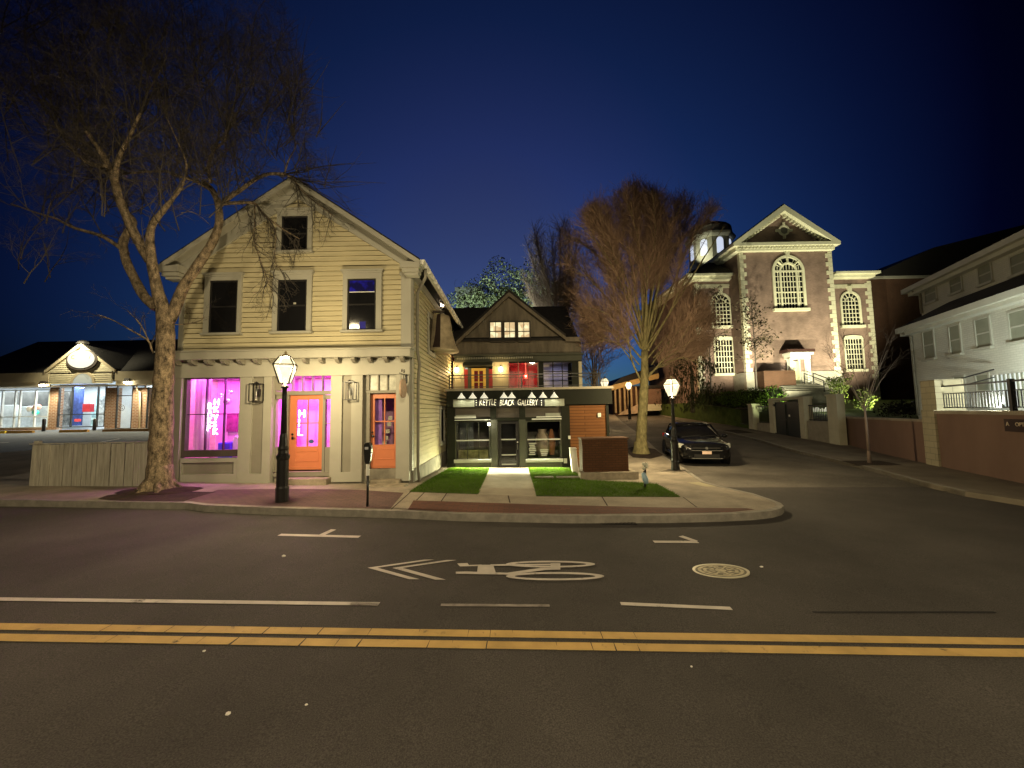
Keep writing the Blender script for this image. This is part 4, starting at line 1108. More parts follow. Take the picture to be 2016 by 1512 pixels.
# three lit gable windows
def warm_room(name, c1, c2, st, sc=7):
    m, nt, b = _nt(name); tc = _coords(nt)
    n = nt.nodes.new('ShaderNodeTexVoronoi'); n.inputs['Scale'].default_value = sc; n.feature = 'F1'; nt.links.new(tc.outputs['Object'], n.inputs['Vector'])
    r = nt.nodes.new('ShaderNodeValToRGB'); r.color_ramp.elements[0].color = (*c1, 1); r.color_ramp.elements[1].color = (*c2, 1); r.color_ramp.elements[0].position = .2; r.color_ramp.elements[1].position = .75
    nt.links.new(n.outputs['Color'], r.inputs[0]); nt.links.new(r.outputs[0], b.inputs['Emission Color']); b.inputs['Emission Strength'].default_value = st
    b.inputs['Base Color'].default_value = (.3, .28, .2, 1); b.inputs['Roughness'].default_value = .1
    return m
wr = warm_room('lit_room_warm', (1, .93, .55), (.62, .40, .20), 1.0, 5)
for px0, px1 in ((965.5, 986.5), (993.5, 1013.5), (1020.5, 1042)):
    a = ur((px0, 635, px1, 670.5)); f = .06; mb = MB()
    mb.box(a[0] - f, a[0], YU - .08, YU + .02, a[2] - f, a[3] + f); mb.box(a[1], a[1] + f, YU - .08, YU + .02, a[2] - f, a[3] + f); mb.box(a[0], a[1], YU - .08, YU + .02, a[3], a[3] + f); mb.box(a[0] - .02, a[1] + .02, YU - .12, YU + .02, a[2] - f - .04, a[2])
    zm = (a[2] + a[3]) / 2; mb.box(a[0], a[1], YU - .05, YU + .02, zm - .018, zm + .018); xm = (a[0] + a[1]) / 2; mb.box(xm - .012, xm + .012, YU - .048, YU + .02, a[2], a[3])
    o = mb.build('attic_window', mat('attic_frame', (.05, .042, .032), .7), gal)
    mb = MB(); mb.box(a[0], a[1], YU - .02, YU - .01, a[2], a[3]); mb.build('pane', wr, o)
# dentil band
mb = MB(); gbox(mb, (895, 699.5, 1145, 712), YU - .05, YU + .1, YU); mb.build('frieze', m_gp, gal)
mb = MB(); gbox(mb, (893, 697.5, 1147, 701), YU - .20, YU + .1, YU)
mb.build('cornice', m_gp, gal)
mb = MB()
a = ur((900, 703.5, 1050, 707))
n = 44
for k in range(n):
    x = a[0] + (a[1] - a[0]) * k / n; mb.box(x, x + (a[1] - a[0]) / n * .55, YU - .11, YU - .051, a[2], a[3])
mb.build('dentil_row', m_zinc, gal)
# wall of the terrace level
m_ct = mat('corrugated_cladding', (.40, .36, .25), .6, .08, 3, streak=(30, 1, .3))
for px0, px1 in ((893, 915), (970, 1001)):
    mb = MB(); gbox(mb, (px0, 712, px1 + .5, 768), YU - .02, YU + .12, YU)
    for k in range(int((px1 - px0) / 2.4)):
        gbox(mb, (px0 + k * 2.4, 712, px0 + k * 2.4 + 1.2, 766), YU - .045, YU - .021, YU)
    mb.build('corrugated_wall', m_ct, gal)
m_gdk = m_gd
mb = MB(); gbox(mb, (915, 712, 970, 723), YU - .02, YU + .1, YU); gbox(mb, (1001.5, 711, 1145, 713.5), YU - .02, YU + .1, YU); gbox(mb, (1059, 713, 1069, 768), YU - .06, YU + .1, YU); gbox(mb, (1126, 713, 1138, 768), YU - .05, YU + .1, YU)
mb.build('terrace_frame', m_gd, gal)
mb = MB(); gbox(mb, (1139, 712, 1145.5, 768), YU - .08, YU + .1, YU); mb.build('end_post', m_ct, gal)
mb = MB(); a = ur((913, 712.5, 970, 722)); mb.prism([(a[0], YU - .06, a[3]), (a[0], YU - .45, a[2] + .03), (a[0], YU - .45, a[2] - .01), (a[0], YU - .06, a[2])], (a[1] - a[0], 0, 0)); mb.build('door_canopy', m_gp, gal)
# yellow terrace door with red panes, red shutters either side
m_yd = mat('ochre_door_paint', (.62, .40, .08), .5, .06); m_rd = mat('dark_red_pane', (.16, .012, .012), .25, .2)
a = ur((928.5, 725, 956.5, 767)); mb = MB(); f = .12
mb.box(a[0], a[0] + f, YU - .05, YU + .05, a[2], a[3]); mb.box(a[1] - f, a[1], YU - .05, YU + .05, a[2], a[3]); mb.box(a[0] + f, a[1] - f, YU - .05, YU + .05, a[3] - f, a[3]); xm = (a[0] + a[1]) / 2; zm = a[2] + (a[3] - a[2]) * .35
mb.box(xm - .025, xm + .025, YU - .045, YU + .05, a[2], a[3] - f); mb.box(a[0] + f, a[1] - f, YU - .044, YU + .05, zm - .02, zm + .02)
o = mb.build('terrace_door', m_yd, gal); mb = MB(); mb.box(a[0] + f, a[1] - f, YU - .01, YU + .03, a[2], a[3] - f); mb.build('pane', m_rd, o)
for px0, px1 in ((914.5, 921), (962.5, 970)):
    mb = MB(); gbox(mb, (px0, 727, px1, 768), YU - .04, YU + .05, YU); mb.build('shutter', mat('red_shutter', (.20, .015, .012), .5), gal)
for px0, px1 in ((921, 928.5), (956.5, 962.5)):
    mb = MB(); gbox(mb, (px0, 724, px1, 768), YU - .03, YU + .05, YU); mb.build('door_jamb', m_gp, gal)
# two wall lights
for px, py in ((899, 728), (986, 727)):
    c = at(px, py, YU - .14); b = MB(); b.lathe([(.03, -.10), (.07, -.06), (.075, .06), (.03, .10)], c, 10)
    o = b.build('wall_light', emis('sconce_glow', (1, .80, .40), 40), gal, smooth=True)
    b = MB(); b.box(c.x - .03, c.x + .03, YU - .08, YU - .02, c.z + .1, c.z + .14); b.lathe([(.06, .10), (.02, .15)], c, 8); b.build('bracket', M['black'], o)
    lamp('POINT', 'wall_lamp', (c.x, c.y - .14, c.z), 30, (1, .66, .26), gal, .07)
# red and blue lit terrace windows
def lit_window(p, m_pane, cols, rows, name, mt):
    a = ur(p); mb = MB(); f = .05
    mb.box(a[0] - f, a[0], YU - .07, YU + .02, a[2], a[3]); mb.box(a[1], a[1] + f, YU - .07, YU + .02, a[2], a[3])
    for k in range(1, cols): x = a[0] + (a[1] - a[0]) * k / cols; mb.box(x - .018, x + .018, YU - .05, YU + .02, a[2], a[3])
    for k in range(1, rows): z = a[2] + (a[3] - a[2]) * k / rows; mb.box(a[0], a[1], YU - .045, YU + .02, z - .016, z + .016)
    o = mb.build(name, mt, gal); mb = MB(); mb.box(a[0], a[1], YU - .01, YU, a[2], a[3]); mb.build('pane', m_pane, o); return a, o
# rooms behind
mb = MB(); a = ur((1001, 711, 1128, 768)); mb.box(a[0], a[1], YU + 1.5, YU + 1.6, a[2] - .3, a[3] + .1); mb.box(a[0], a[1], YU + .1, YU + 1.6, a[3] + .02, a[3] + .1); mb.box(a[0], a[1], YU + .1, YU + 1.6, a[2] - .4, a[2] - .3)
x = at(1064, 740, YU).x; mb.box(x - .05, x + .05, YU + .1, YU + 1.5, a[2] - .3, a[3]); mb.build('terrace_room', mat('room_plaster', (.55, .5, .48), .9), gal)
lit_window((1002.5, 713.5, 1058, 768), M['glass'], 3, 1, 'terrace_window', mat('pinkish_frame', (.25, .16, .13), .6))
lit_window((1070, 713.5, 1125.5, 768), M['glass'], 3, 3, 'terrace_window', m_gd)
lamp('POINT', 'red_room_light', (at(1030, 740, YU + .7).x, YU + .7, at(1030, 740, YU + .7).z), 14, (1, .02, .03), gal, .1)
lamp('AREA', 'blue_room_light', (at(1098, 718, YU + .8).x, YU + .8, at(1098, 712, YU).z), 5.5, (.45, .5, 1), gal, sx=.6, sy=.5, rot=(0, 0, 0))
c = at(1035, 741, YU + .25); t = thing('red_lantern', 'small glowing red lantern behind the left terrace window of the gallery', 'lantern', c)
b = MB(); b.box(c.x - .07, c.x + .07, c.y - .04, c.y + .04, c.z - .09, c.z + .09); b.build('lamp_body', emis('red_glow', (1, .02, .01), 7), t)
b = MB(); b.box(c.x - .025, c.x + .025, c.y - .045, c.y - .0405, c.z - .03, c.z + .04); b.build('filament', emis('pink_glow', (1, .5, .3), 12), t)
b = MB(); b.tube([(c.x, c.y, c.z + .09), (c.x, c.y, at(1035, 713, YU + .25).z)], .02, 6); b.build('hanging_tube', emis('red_tube', (.9, .01, .01), 2.0), t)

# ---------------------------------------------------------------- brick enclosure, trough kerb, white post
Yd = 11.8
a = rect(1147, 862, 1237, 948, Yd); zg = a[2]
t = thing('brick_enclosure', 'low brown walled bin enclosure with a flat lid on the lawn', 'enclosure', ((a[0] + a[1]) / 2, Yd + .6, zg))
m_enc = brick('brown_enclosure_brick', (.115, .052, .024), (.095, .042, .02), (.07, .036, .02), .2, .07, .01)
mb = MB(); mb.box(a[0], a[1], Yd, Yd + .1, zg - .3, a[3] - .05); mb.box(a[0], a[0] + .1, Yd + .1, Yd + .5, zg - .3, a[3] - .05); mb.box(a[1] - .1, a[1], Yd + .1, Yd + .5, zg - .3, a[3] - .05); mb.box(a[0], a[1], Yd + .5, Yd + .6, zg - .3, a[3] - .05); mb.build('wall', m_enc, t)
mb = MB(); mb.box(a[0] - .03, a[1] + .03, Yd - .03, Yd + .63, a[3] - .05, a[3]); mb.build('lid', mat('rusty_lid', (.11, .055, .03), .7), t)
b_ = rect(1142, 930, 1258, 949, Yd - .5)
t = thing('stone_planter', 'long low stone planter curb in front of the brown brick enclosure', 'planter', ((b_[0] + b_[1]) / 2, Yd - .3, b_[2]))
mb = MB(); x0, x1 = b_[0] + .03, b_[1]; z0 = b_[2] - .1; z1 = at(1200, 930, Yd - .5).z
mb.box(x0, x1, Yd - .5, Yd - .36, z0, z1); mb.box(x0, x0 + .14, Yd - .36, Yd - .02, z0, z1); mb.box(x1 - .14, x1, Yd - .36, Yd + .6, z0, z1 - .01); mb.build('kerb_stone', M['stone'], t, bevel=.02)
mb = MB(); mb.box(x0 + .14, x1 - .14, Yd - .36, Yd - .02, z0, z1 - .08); mb.build('soil', M['soil'], t)
Yp = 13.2
b_ = rect(1123, 882, 1140, 932, Yp); t = thing('white_post', 'short leaning white plastic post standing beside the brown brick enclosure', 'post', ((b_[0] + b_[1]) / 2, Yp, b_[2]))
mb = MB(); x0, x1 = b_[0], b_[1]
mb.hexa([(x0 + .07, Yp, b_[2] - .1), (x1, Yp, b_[2] - .1), (x1, Yp + .25, b_[2] - .1), (x0 + .07, Yp + .25, b_[2] - .1), (x0, Yp, b_[3] - .04), (x1 - .08, Yp, b_[3] - .04), (x1 - .08, Yp + .25, b_[3] - .04), (x0, Yp + .25, b_[3] - .04)]); mb.build('body', M['whitepaint'], t, bevel=.02)
mb = MB(); mb.box(x0 - .012, x1 - .07, Yp - .012, Yp + .262, b_[3] - .04, b_[3]); mb.build('cap', M['whitepaint'], t, bevel=.01)
for px0, px1 in ((1053, 1088), (1096, 1139)):
    p, q = ground((px0), 941, .15), ground(px1, 938.5, .15)
    mb = MB(); mb.box(p.x, q.x, p.y, p.y + .22, p.z - .1, p.z + .02); solo(mb.build('stepping_stone', M['concrete'], bevel=.01), 'flat pale edging slab set in the lawn ' + ('beside the garden path' if px0 < 1090 else 'nearest the white post'), 'paving slab', 'edging slabs in the lawn')
# standpipe with a pale blue bag on it
p = ground(1270, 961, .13)
t = thing('standpipe', 'short dark pipe with pale taps and a light blue wrap beside the lawn', 'standpipe', p)
mb = MB(); mb.tube([p, p + Vector((0, 0, .42))], .028, 8); mb.tube([p + Vector((.02, 0, .30)), p + Vector((.03, 0, .62))], .02, 8); mb.build('pipe', M['black'], t)
for dx, dz, r_ in ((-.02, .60, .045), (-.02, .49, .045), (.055, .56, .04)):
    mb = MB(); mb.blob(p + Vector((dx, -.03, dz)), (r_, r_, r_ * (1.9 if dx > 0 else 1)), 8, 0); mb.build('tap_cap', mat('pale_cap', (.6, .58, .48), .4), t, smooth=True)
mb = MB(); mb.tube([p + Vector((.03, -.05, .12)), p + Vector((.0, -.05, .22)), p + Vector((-.05, -.05, .38))], [.045, .075, .05], 8); mb.build('blue_wrap', mat('blue_wrap', (.30, .42, .52), .5, .15), t, smooth=True)

# ================================================================ street lamps
def lantern_glass(name, col, st, tr=.55):
    m = bpy.data.materials.new(name); m.use_nodes = True; nt = m.node_tree; nt.nodes.clear()
    o = nt.nodes.new('ShaderNodeOutputMaterial'); t_ = nt.nodes.new('ShaderNodeBsdfTransparent'); e = nt.nodes.new('ShaderNodeEmission'); x = nt.nodes.new('ShaderNodeMixShader')
    tc = nt.nodes.new('ShaderNodeTexCoord'); n = nt.nodes.new('ShaderNodeTexNoise'); n.inputs['Scale'].default_value = 9; nt.links.new(tc.outputs['Object'], n.inputs[0])
    mr = nt.nodes.new('ShaderNodeMapRange'); mr.inputs[3].default_value = st * .6; mr.inputs[4].default_value = st * 1.4; nt.links.new(n.outputs[0], mr.inputs[0]); nt.links.new(mr.outputs[0], e.inputs[1])
    e.inputs[0].default_value = (*col, 1); x.inputs[0].default_value = 1 - tr
    nt.links.new(t_.outputs[0], x.inputs[1]); nt.links.new(e.outputs[0], x.inputs[2]); nt.links.new(x.outputs[0], o.inputs[0]); return m
glow = lantern_glass('gas_lantern_glass', (1.0, 0.84, 0.46), 2.3)
glow_far = lantern_glass('far_lantern_glass', (1.0, 0.72, 0.32), 5, .3)
def street_lamp(px_base, py_base, dz, top_py, label, g, rz, strength_pt, hx=None, halo=True, far=None):
    if far: b0 = Vector(far)
    else: b0 = ground(px_base, py_base, dz)
    H = at(px_base, top_py, b0.y).z - b0.z
    t = thing('street_lamp', label, 'street lamp', b0, rz, 'old style gas lantern street lamps')
    s = H / 3.1
    m = MB()
    m.lathe([(.13, 0), (.13, .28), (.115, .32), (.115, .86), (.13, .9), (.135, .95), (.10, 1.0), (.095, 1.06), (.105, 1.1), (.085, 1.16), (.075, 1.35), (.062, 1.42)], (0, 0, 0), 14)
    m.v = [(x * s, y * s, z * s) for x, y, z in m.v]; m.build('base', M['black'], t, smooth=False, local=True)
    m = MB(); m.lathe([(.062, 1.42), (.05, 2.2), (.047, 2.38), (.075, 2.40), (.075, 2.43), (.03, 2.46), (.03, 2.52)], (0, 0, 0), 14); m.v = [(x * s, y * s, z * s) for x, y, z in m.v]; m.build('pole', M['black'], t, smooth=True, local=True)
    # lantern: four glass faces, widest a third of the way down
    zb_, zw, zt_ = 2.50, 2.86, 3.07; rb_, rw, rt = .10, .205, .105
    a0 = R(45)
    def ringp(r_, z): return [Vector((r_ * math.cos(a0 + k * PI / 2), r_ * math.sin(a0 + k * PI / 2), z)) * s for k in range(4)]
    A, Bm, C = ringp(rb_ * 1.3, zb_), ringp(rw * 1.3, zw), ringp(rt * 1.3, zt_)
    m = MB()
    vs = A + Bm + C; m.add(vs, [(k, (k + 1) % 4, 4 + (k + 1) % 4, 4 + k) for k in range(4)] + [(4 + k, 4 + (k + 1) % 4, 8 + (k + 1) % 4, 8 + k) for k in range(4)])
    L = m.build('lantern_glass', g, t, local=True)
    m = MB(); f = .016 * s
    for k in range(4):
        m.tube([A[k] * 1.0, Bm[k] * 1.01, C[k] * 1.0], f, 4); m.tube([Bm[k] * 1.01, Bm[(k + 1) % 4] * 1.01], f * .9, 4); m.tube([C[k], C[(k + 1) % 4]], f, 4); m.tube([A[k], A[(k + 1) % 4]], f, 4)
    m.tube([(Bm[0] + Bm[3]) * .5 * 1.02, (Bm[0] + Bm[3]) * .5 * 1.02 - Vector((0, 0, .16 * s))], f * 1.2, 4)
    m.build('lantern_frame', M['black'], t, local=True)
    m = MB(); m.lathe([(rt * 1.02 * s, zt_ * s), (.06 * s, (zt_ + .05) * s), (.02 * s, (zt_ + .07) * s), (.028 * s, (zt_ + .10) * s), (.008 * s, (zt_ + .13) * s)], (0, 0, 0), 8); m.build('lantern_cap', mat('lantern_cap', (.5, .4, .25), .4, metal=.3), t, local=True)
    if strength_pt: lamp('POINT', 'lantern_light', (0, 0, 2.80 * s), strength_pt, (1, .79, .43), None, .06).parent = t
    return t
street_lamp(555, 987, .135, 700, 'black street lamp with a glowing faceted lantern in front of the yellow house', glow, R(18), LANTERN)
street_lamp(1330, 925, .135, 745, 'black street lamp with a glowing faceted lantern beside the parked black car', glow, R(28), LANTERN2)
c = at(1191, 770, 27.0)
street_lamp(1191, 800, .13, 744, 'dim distant street lamp seen just right of the gallery terrace rail', lantern_glass('far_lantern_dim', (1.0, 0.85, 0.52), 1.5, .3), R(10), 400, far=(c.x, 27.0, G(c.x, 27.0) + .1))
c = at(1238, 770, 38.0)
street_lamp(1238, 800, .13, 752, 'distant warm street lamp against the columned wall, left of the street tree trunk', glow_far, R(30), 700, far=(c.x, 38.0, G(c.x, 38.0) + .1))

# ================================================================ parking meter
p = ground(723.5, 997, .135)
t = thing('parking_meter', 'black parking meter on a thin post at the kerb before the right orange door', 'parking meter', p)
H = at(723.5, 872, p.y).z - p.z; s = H
k = lambda py: at(723.5, py, p.y).z - p.z
m = MB(); m.tube([(0, 0, 0), (0, 0, k(930))], .024, 10); m.build('post', M['black'], t, local=True, smooth=True)
m = MB(); m.lathe([(.034, k(936)), (.034, k(914))], (0, 0, 0), 10); m.build('collar', M['whitepaint'], t, local=True)
m = MB()
prof = [(-.075, k(880)), (-.07, k(874.5)), (-.04, k(871.5)), (.02, k(870.5)), (.06, k(872.5)), (.078, k(877)), (.08, k(884)), (.064, k(900)), (.055, k(908)), (.035, k(913)), (-.035, k(913)), (-.055, k(908)), (-.062, k(898))]
m.prism([(x, -.05, z) for x, z in prof], (0, .10, 0)); m.build('meter_head', M['black'], t, local=True, bevel=.012)
m = MB(); m.box(-.045, .025, -.056, -.0505, k(884.5), k(879.5)); m.build('display', mat('meter_display', (.42, .42, .44), .3, .1), t, local=True)
m = MB(); m.box(.066, .092, -.02, .02, k(892), k(889.5)); m.build('coin_knob', M['whitepaint'], t, local=True)
# ================================================================ shopping plaza across the car park
YP = 25.0
def pr(p, Y=YP): return rect(*p, Y)
pz0 = at(160, 851, YP).z
plaza = thing('shopping_plaza', 'low brick shop plaza behind the car park with a lit gable over its entrance', 'shop building', (-27, YP, pz0))
m_eave = mat('cream_soffit', (.52, .44, .30), .6, .08); m_cl = mat('cream_clapboard', (.60, .54, .38), .6, .06)
m_pb = brick('plaza_brick', (.26, .12, .06), (.19, .09, .05), (.34, .27, .2), .28, .10, .02)
def pbox(p, y0, y1, name, m, par=plaza, Y=YP):
    a = pr(p, Y); mb = MB(); mb.box(a[0], a[1], y0, y1, a[2], a[3]); return mb.build(name, m, par)
xr_ = at(372, 760, YP).x; xl_ = at(-260, 760, YP).x
zE_ = at(60, 735, YP - 1).z; zR = at(180, 671, YP + 5).z
mb = MB(); xh = at(75, 671, YP + 5).x
e0, e1 = YP - 1.0, YP + 11
xl2 = at(-90, 735, YP - 1).x
V = [(xl2, e0, zE_), (xr_, e0, zE_), (xr_, e1, zE_), (xl2, e1, zE_), (xh, YP + 5, zR), (xr_, YP + 5, zR)]
mb.add(V, [(0, 1, 5, 4), (1, 2, 5), (2, 3, 4, 5), (3, 0, 4), (0, 3, 2, 1)]); mb.build('roof', M['roof'], plaza)
mb = MB(); zF = at(60, 761, YP - .9).z
xg0, xg1 = at(95, 745, e0).x, at(226, 742, e0).x
for xa, xb in ((xl2, xg0), (xg1, xr_)): mb.box(xa, xb, e0, e0 + .08, zF + .28, zE_ + .03); mb.box(xa, xb, e0 + .081, e0 + .16, zF, zF + .28)
mb.box(xl2, xr_, e0 + .161, YP + .0, zF, zF + .05); mb.build('eaves', m_eave, plaza)
ztop = zF + .04
for p in ((96, 763, 112, 851), (207, 763, 228, 851), (260, 763, 288, 851), (-140, 763, -75, 851)):
    pbox(p, YP, YP + .35, 'brick_pier', m_pb)
pbox((-75, 843, 96, 851), YP - .02, YP + .3, 'brick_base', m_pb); pbox((288, 843, 372, 851), YP - .02, YP + .3, 'brick_base', m_pb)
# entrance gable
zb_ = at(160, 756, YP - .6).z; yg = YP - .95
A = at(91, 733, yg); Bq = at(229, 727.5, yg); P = at(161.6, 680, yg)
mb = MB(); zc0 = (A.z + Bq.z) / 2
xa_, xb_ = at(97, 745, yg).x, at(222, 742, yg).x
def gx(z, s): 
    k = clamp((z - zc0) / (P.z - zc0), 0, 1); return P.x + s * ((xb_ - xa_) / 2) * (1 - k * .98)
z = zb_; px_ = P.x
while z < P.z - .1:
    e = z + .13
    a0_, b0_, a1_, b1_ = gx(z, -1), gx(z, 1), gx(e, -1), gx(e, 1)
    mb.hexa([(a0_, yg - .03, z), (b0_, yg - .03, z), (b0_, yg + .1, z), (a0_, yg + .1, z), (a1_, yg, e), (b1_, yg, e), (b1_, yg + .1, e), (a1_, yg + .1, e)]); z = e
mb.build('gable_front', m_cl, plaza)
for s in (-1, 1):
    Q = A if s < 0 else Bq; mb = MB()
    mb.prism([(P.x, yg - .12, P.z + .14), (Q.x, yg - .12, zc0 + .05), (Q.x, yg - .12, zc0 - .13), (P.x, yg - .12, P.z - .10)], (0, .1, 0)); mb.build('gable_trim', m_eave, plaza)
mb = MB()
for s in (-1, 1):
    Q = A if s < 0 else Bq
    mb.prism([(P.x, yg - .1, P.z + .15), (Q.x, yg - .1, zc0 + .06), (Q.x, yg - .1, zc0 + .12), (P.x, yg - .1, P.z + .22)], (0, 4.2, 0))
mb.build('gable_roof', M['roof'], plaza)
mb = MB(); mb.lathe([(.35, 0), (.28, .15), (.06, .25)], (P.x, yg + .1, P.z + .1), 8); mb.build('gable_cap', M['roof'], plaza)
# arched light over the doors
c = at(164, 756, yg); rA = (at(188, 750, yg).x - at(140, 750, yg).x) / 2
def arc_pts(r_, y, n=20): return [(c.x + r_ * math.cos(PI * k / n), y, zb_ + r_ * math.sin(PI * k / n)) for k in range(n + 1)]
mb = MB(); o_, i_ = arc_pts(rA, yg - .06), arc_pts(rA * .8, yg - .06)
for k in range(20): mb.hexa([o_[k], o_[k + 1], i_[k + 1], i_[k], *[(x, y + .05, z) for x, y, z in (o_[k], o_[k + 1], i_[k + 1], i_[k])]])
am = mb.build('arch_trim', m_eave, plaza)
mb = MB(); mb.prism(arc_pts(rA * .8, yg - .045), (0, .03, 0)); mb.build('arch_pane', warm_room('arch_glow', (.30, .40, .42), (.45, .55, .55), .55, 2), am)
# oval sign
oc = at(160, 707, yg - .14); rx_, rz_ = 26.5 * 24 / 757, 17.8 * 24 / 757
sgn_ = thing('oval_sign', 'glaring white oval sign with a dark rim on the gable of the plaza', 'sign', (oc.x, oc.y, oc.z - rz_))
for nm, k, d, m_ in (('rim', 1.17, 0, M['sash']), ('lit_face', 1.0, -.03, emis('sign_glow', (1, .92, .70), 1.1, (.10, .10, .08)))):
    mb = MB(); N = 40; mb.prism([(oc.x + (.02 if k > 1 else 0) + rx_ * k * math.cos(2 * PI * i / N), oc.y + d + .0, oc.z - (.04 if k > 1 else 0) + rz_ * k * math.sin(2 * PI * i / N)) for i in range(N)], (0, .12 if k > 1 else .029, 0)); mb.build(nm, m_, sgn_)
for s_, dx in (('C', -.62), ('/', .52)):
    text(s_, .32, 'sign_lettering', mat('ochre_letter', (.3, .2, .02), .6), sgn_, wallM(oc.x + dx, oc.y - .035, oc.z + .02), .002)
lamp('SPOT', 'sign_spotlight', (oc.x, oc.y - .9, P.z + .35), 760, (1, .90, .58), plaza, .12, target=(oc.x, yg, oc.z - .4), spot=120)
# lit interiors: real rooms with ceiling strips
m_iw = mat('plaza_interior', (.62, .66, .68), .8, .05)
mb = MB(); a = pr((-330, 763, 372, 851)); mb.box(a[0], a[1], YP + 3.2, YP + 3.3, a[2], ztop + .3); mb.box(a[0], a[1], YP + .1, YP + 3.3, ztop + .3, ztop + .4); mb.box(a[0], a[1], YP + .1, YP + 3.3, a[2] - .1, a[2] + .05)
for px in (218, 274): x = at(px, 800, YP).x; mb.box(x - .06, x + .06, YP + .36, YP + 3.2, a[2], ztop + .3)
mb.build('shop_interior', m_iw, plaza)
for px, w_, p_ in ((160, 2.6, 400), (243, .8, 100), (315, 1.6, 150), (50, 2.2, 280), (-20, 2.2, 260), (-120, 2.2, 200)):
    lamp('AREA', 'shop_ceiling_light', (at(px, 770, YP + 1.3).x, YP + 1.3, ztop + .25), p_, (.86, .96, 1), plaza, sx=w_, sy=1.0, rot=(0, 0, 0))
def shopfront(p, xs, zs, name, mt, pane=True):
    a = pr(p); mb = MB(); f = .05
    mb.box(a[0], a[0] + f, YP, YP + .1, a[2], a[3]); mb.box(a[1] - f, a[1], YP, YP + .1, a[2], a[3]); mb.box(a[0] + f, a[1] - f, YP, YP + .1, a[2], a[2] + f); mb.box(a[0] + f, a[1] - f, YP, YP + .1, a[3] - f, a[3])
    for x in xs: X = at(x, 800, YP).x; mb.box(X - .03, X + .03, YP + .002, YP + .098, a[2] + f, a[3] - f)
    for z in zs: Zv = at((p[0] + p[2]) / 2, z, YP).z; mb.box(a[0] + f, a[1] - f, YP + .004, YP + .096, Zv - .025, Zv + .025)
    o = mb.build(name, mt, plaza); mb = MB(); mb.box(a[0] + f, a[1] - f, YP + .04, YP + .045, a[2] + f, a[3] - f); mb.build('pane', M['glass'], o); return o
m_al = mat('dark_aluminium', (.05, .05, .05), .4, .1, metal=.5); m_pa = mat('pale_aluminium', (.5, .5, .45), .4, .1)
shopfront((114, 757, 207, 841), (140, 191), (816,), 'entrance_glazing', m_al)
shopfront((-75, 768, 96, 843), (-30, 3, 28, 38, 68), (821,), 'shop_window', m_pa)
shopfront((288, 762, 372, 843), (318,), (820,), 'shop_window', m_al)
shopfront((228, 757, 260, 844), (), (779,), 'shop_door', m_al)
mb = MB(); c_ = at(238, 803, YP - .02); 
for r0, r1 in ((.20, .17),):
    N = 24; o_ = [(c_.x + r0 * math.cos(2 * PI * k / N), YP + .03, c_.z + r0 * math.sin(2 * PI * k / N)) for k in range(N)]; i_ = [(c_.x + r1 * math.cos(2 * PI * k / N), YP + .03, c_.z + r1 * math.sin(2 * PI * k / N)) for k in range(N)]
    mb.add(o_ + i_, [(k, (k + 1) % N, N + (k + 1) % N, N + k) for k in range(N)])
mb.build('door_roundel', M['sash'], plaza)
text('G', .26, 'door_letter', M['sash'], plaza, wallM(c_.x - .09, YP + .03, c_.z - .09), .002)
# things on show inside
def inside(p, y, name, label, cat, m, d=.3, grp=None):
    a = rect(*p, y); mb = MB(); mb.box(a[0], a[1], y, y + d, a[2], a[3]); return solo(mb.build(name, m, bevel=.02), label, cat, grp)
inside((141, 762, 155, 838), YP + 1.6, 'clothes_rack', 'dark blue hanging garments on a rack inside the bright plaza entrance', 'clothes rack', mat('navy_cloth', (.03, .05, .16), .9, .5, 6))
inside((162, 795, 177, 811), YP + 1.2, 'red_box', 'dark red boxed machine on the white wall inside the plaza entrance', 'box', mat('red_box', (.35, .02, .03), .5))
inside((146, 825, 150, 830), YP + 1.0, 'red_flowers', 'small red bunch low inside the plaza entrance', 'flowers', mat('red_petal', (.7, .06, .05), .7, .5, 9))
inside((122, 772, 133, 838), YP + 1.8, 'display_shelf', 'dark display shelf at the left inside the bright plaza entrance', 'shelf', mat('grey_goods', (.12, .12, .11), .8, .8, 4))
inside((180, 775, 189, 838), YP + 1.8, 'display_shelf', 'pale display shelf at the right inside the bright plaza entrance', 'shelf', mat('teal_goods', (.25, .40, .42), .8, .7, 4))
inside((193, 780, 206, 838), YP + 1.5, 'display_shelf', 'crowded shelf of goods by the right pier of the plaza entrance', 'shelf', mat('mixed_goods', (.3, .34, .36), .8, .8, 5))
for px, py, r_, m_, lb in ((60, 805, .2, (.75, .7, .6), 'pale round balloon in the left plaza window'), (73, 801, .2, (.75, .32, .22), 'orange round balloon in the left plaza window'), (70, 812, .17, (.05, .5, .3), 'green round balloon in the left plaza window')):
    q = at(px, py, YP + .5); mb = MB(); mb.blob(q, r_, 8, 0); solo(mb.build('balloon', mat('balloon', m_, .4), smooth=True), lb, 'balloon')
for p, lb in (((-70, 798, 25, 842), 'long white counter behind the leftmost plaza windows'), ((40, 800, 93, 842), 'white counter under the balloons in the plaza window')):
    inside(p, YP + 1.4, 'shop_counter', lb, 'counter', mat('counter_white', (.45, .48, .46), .7, .3, 3), .4)
mb = MB(); a = pr((-74, 768, 94, 800)); mb.box(a[0], a[1], YP + 1.9, YP + 1.95, a[2], a[3]); mb.build('dark_partition', mat('dark_partition', (.05, .05, .045), .9, .4), plaza)
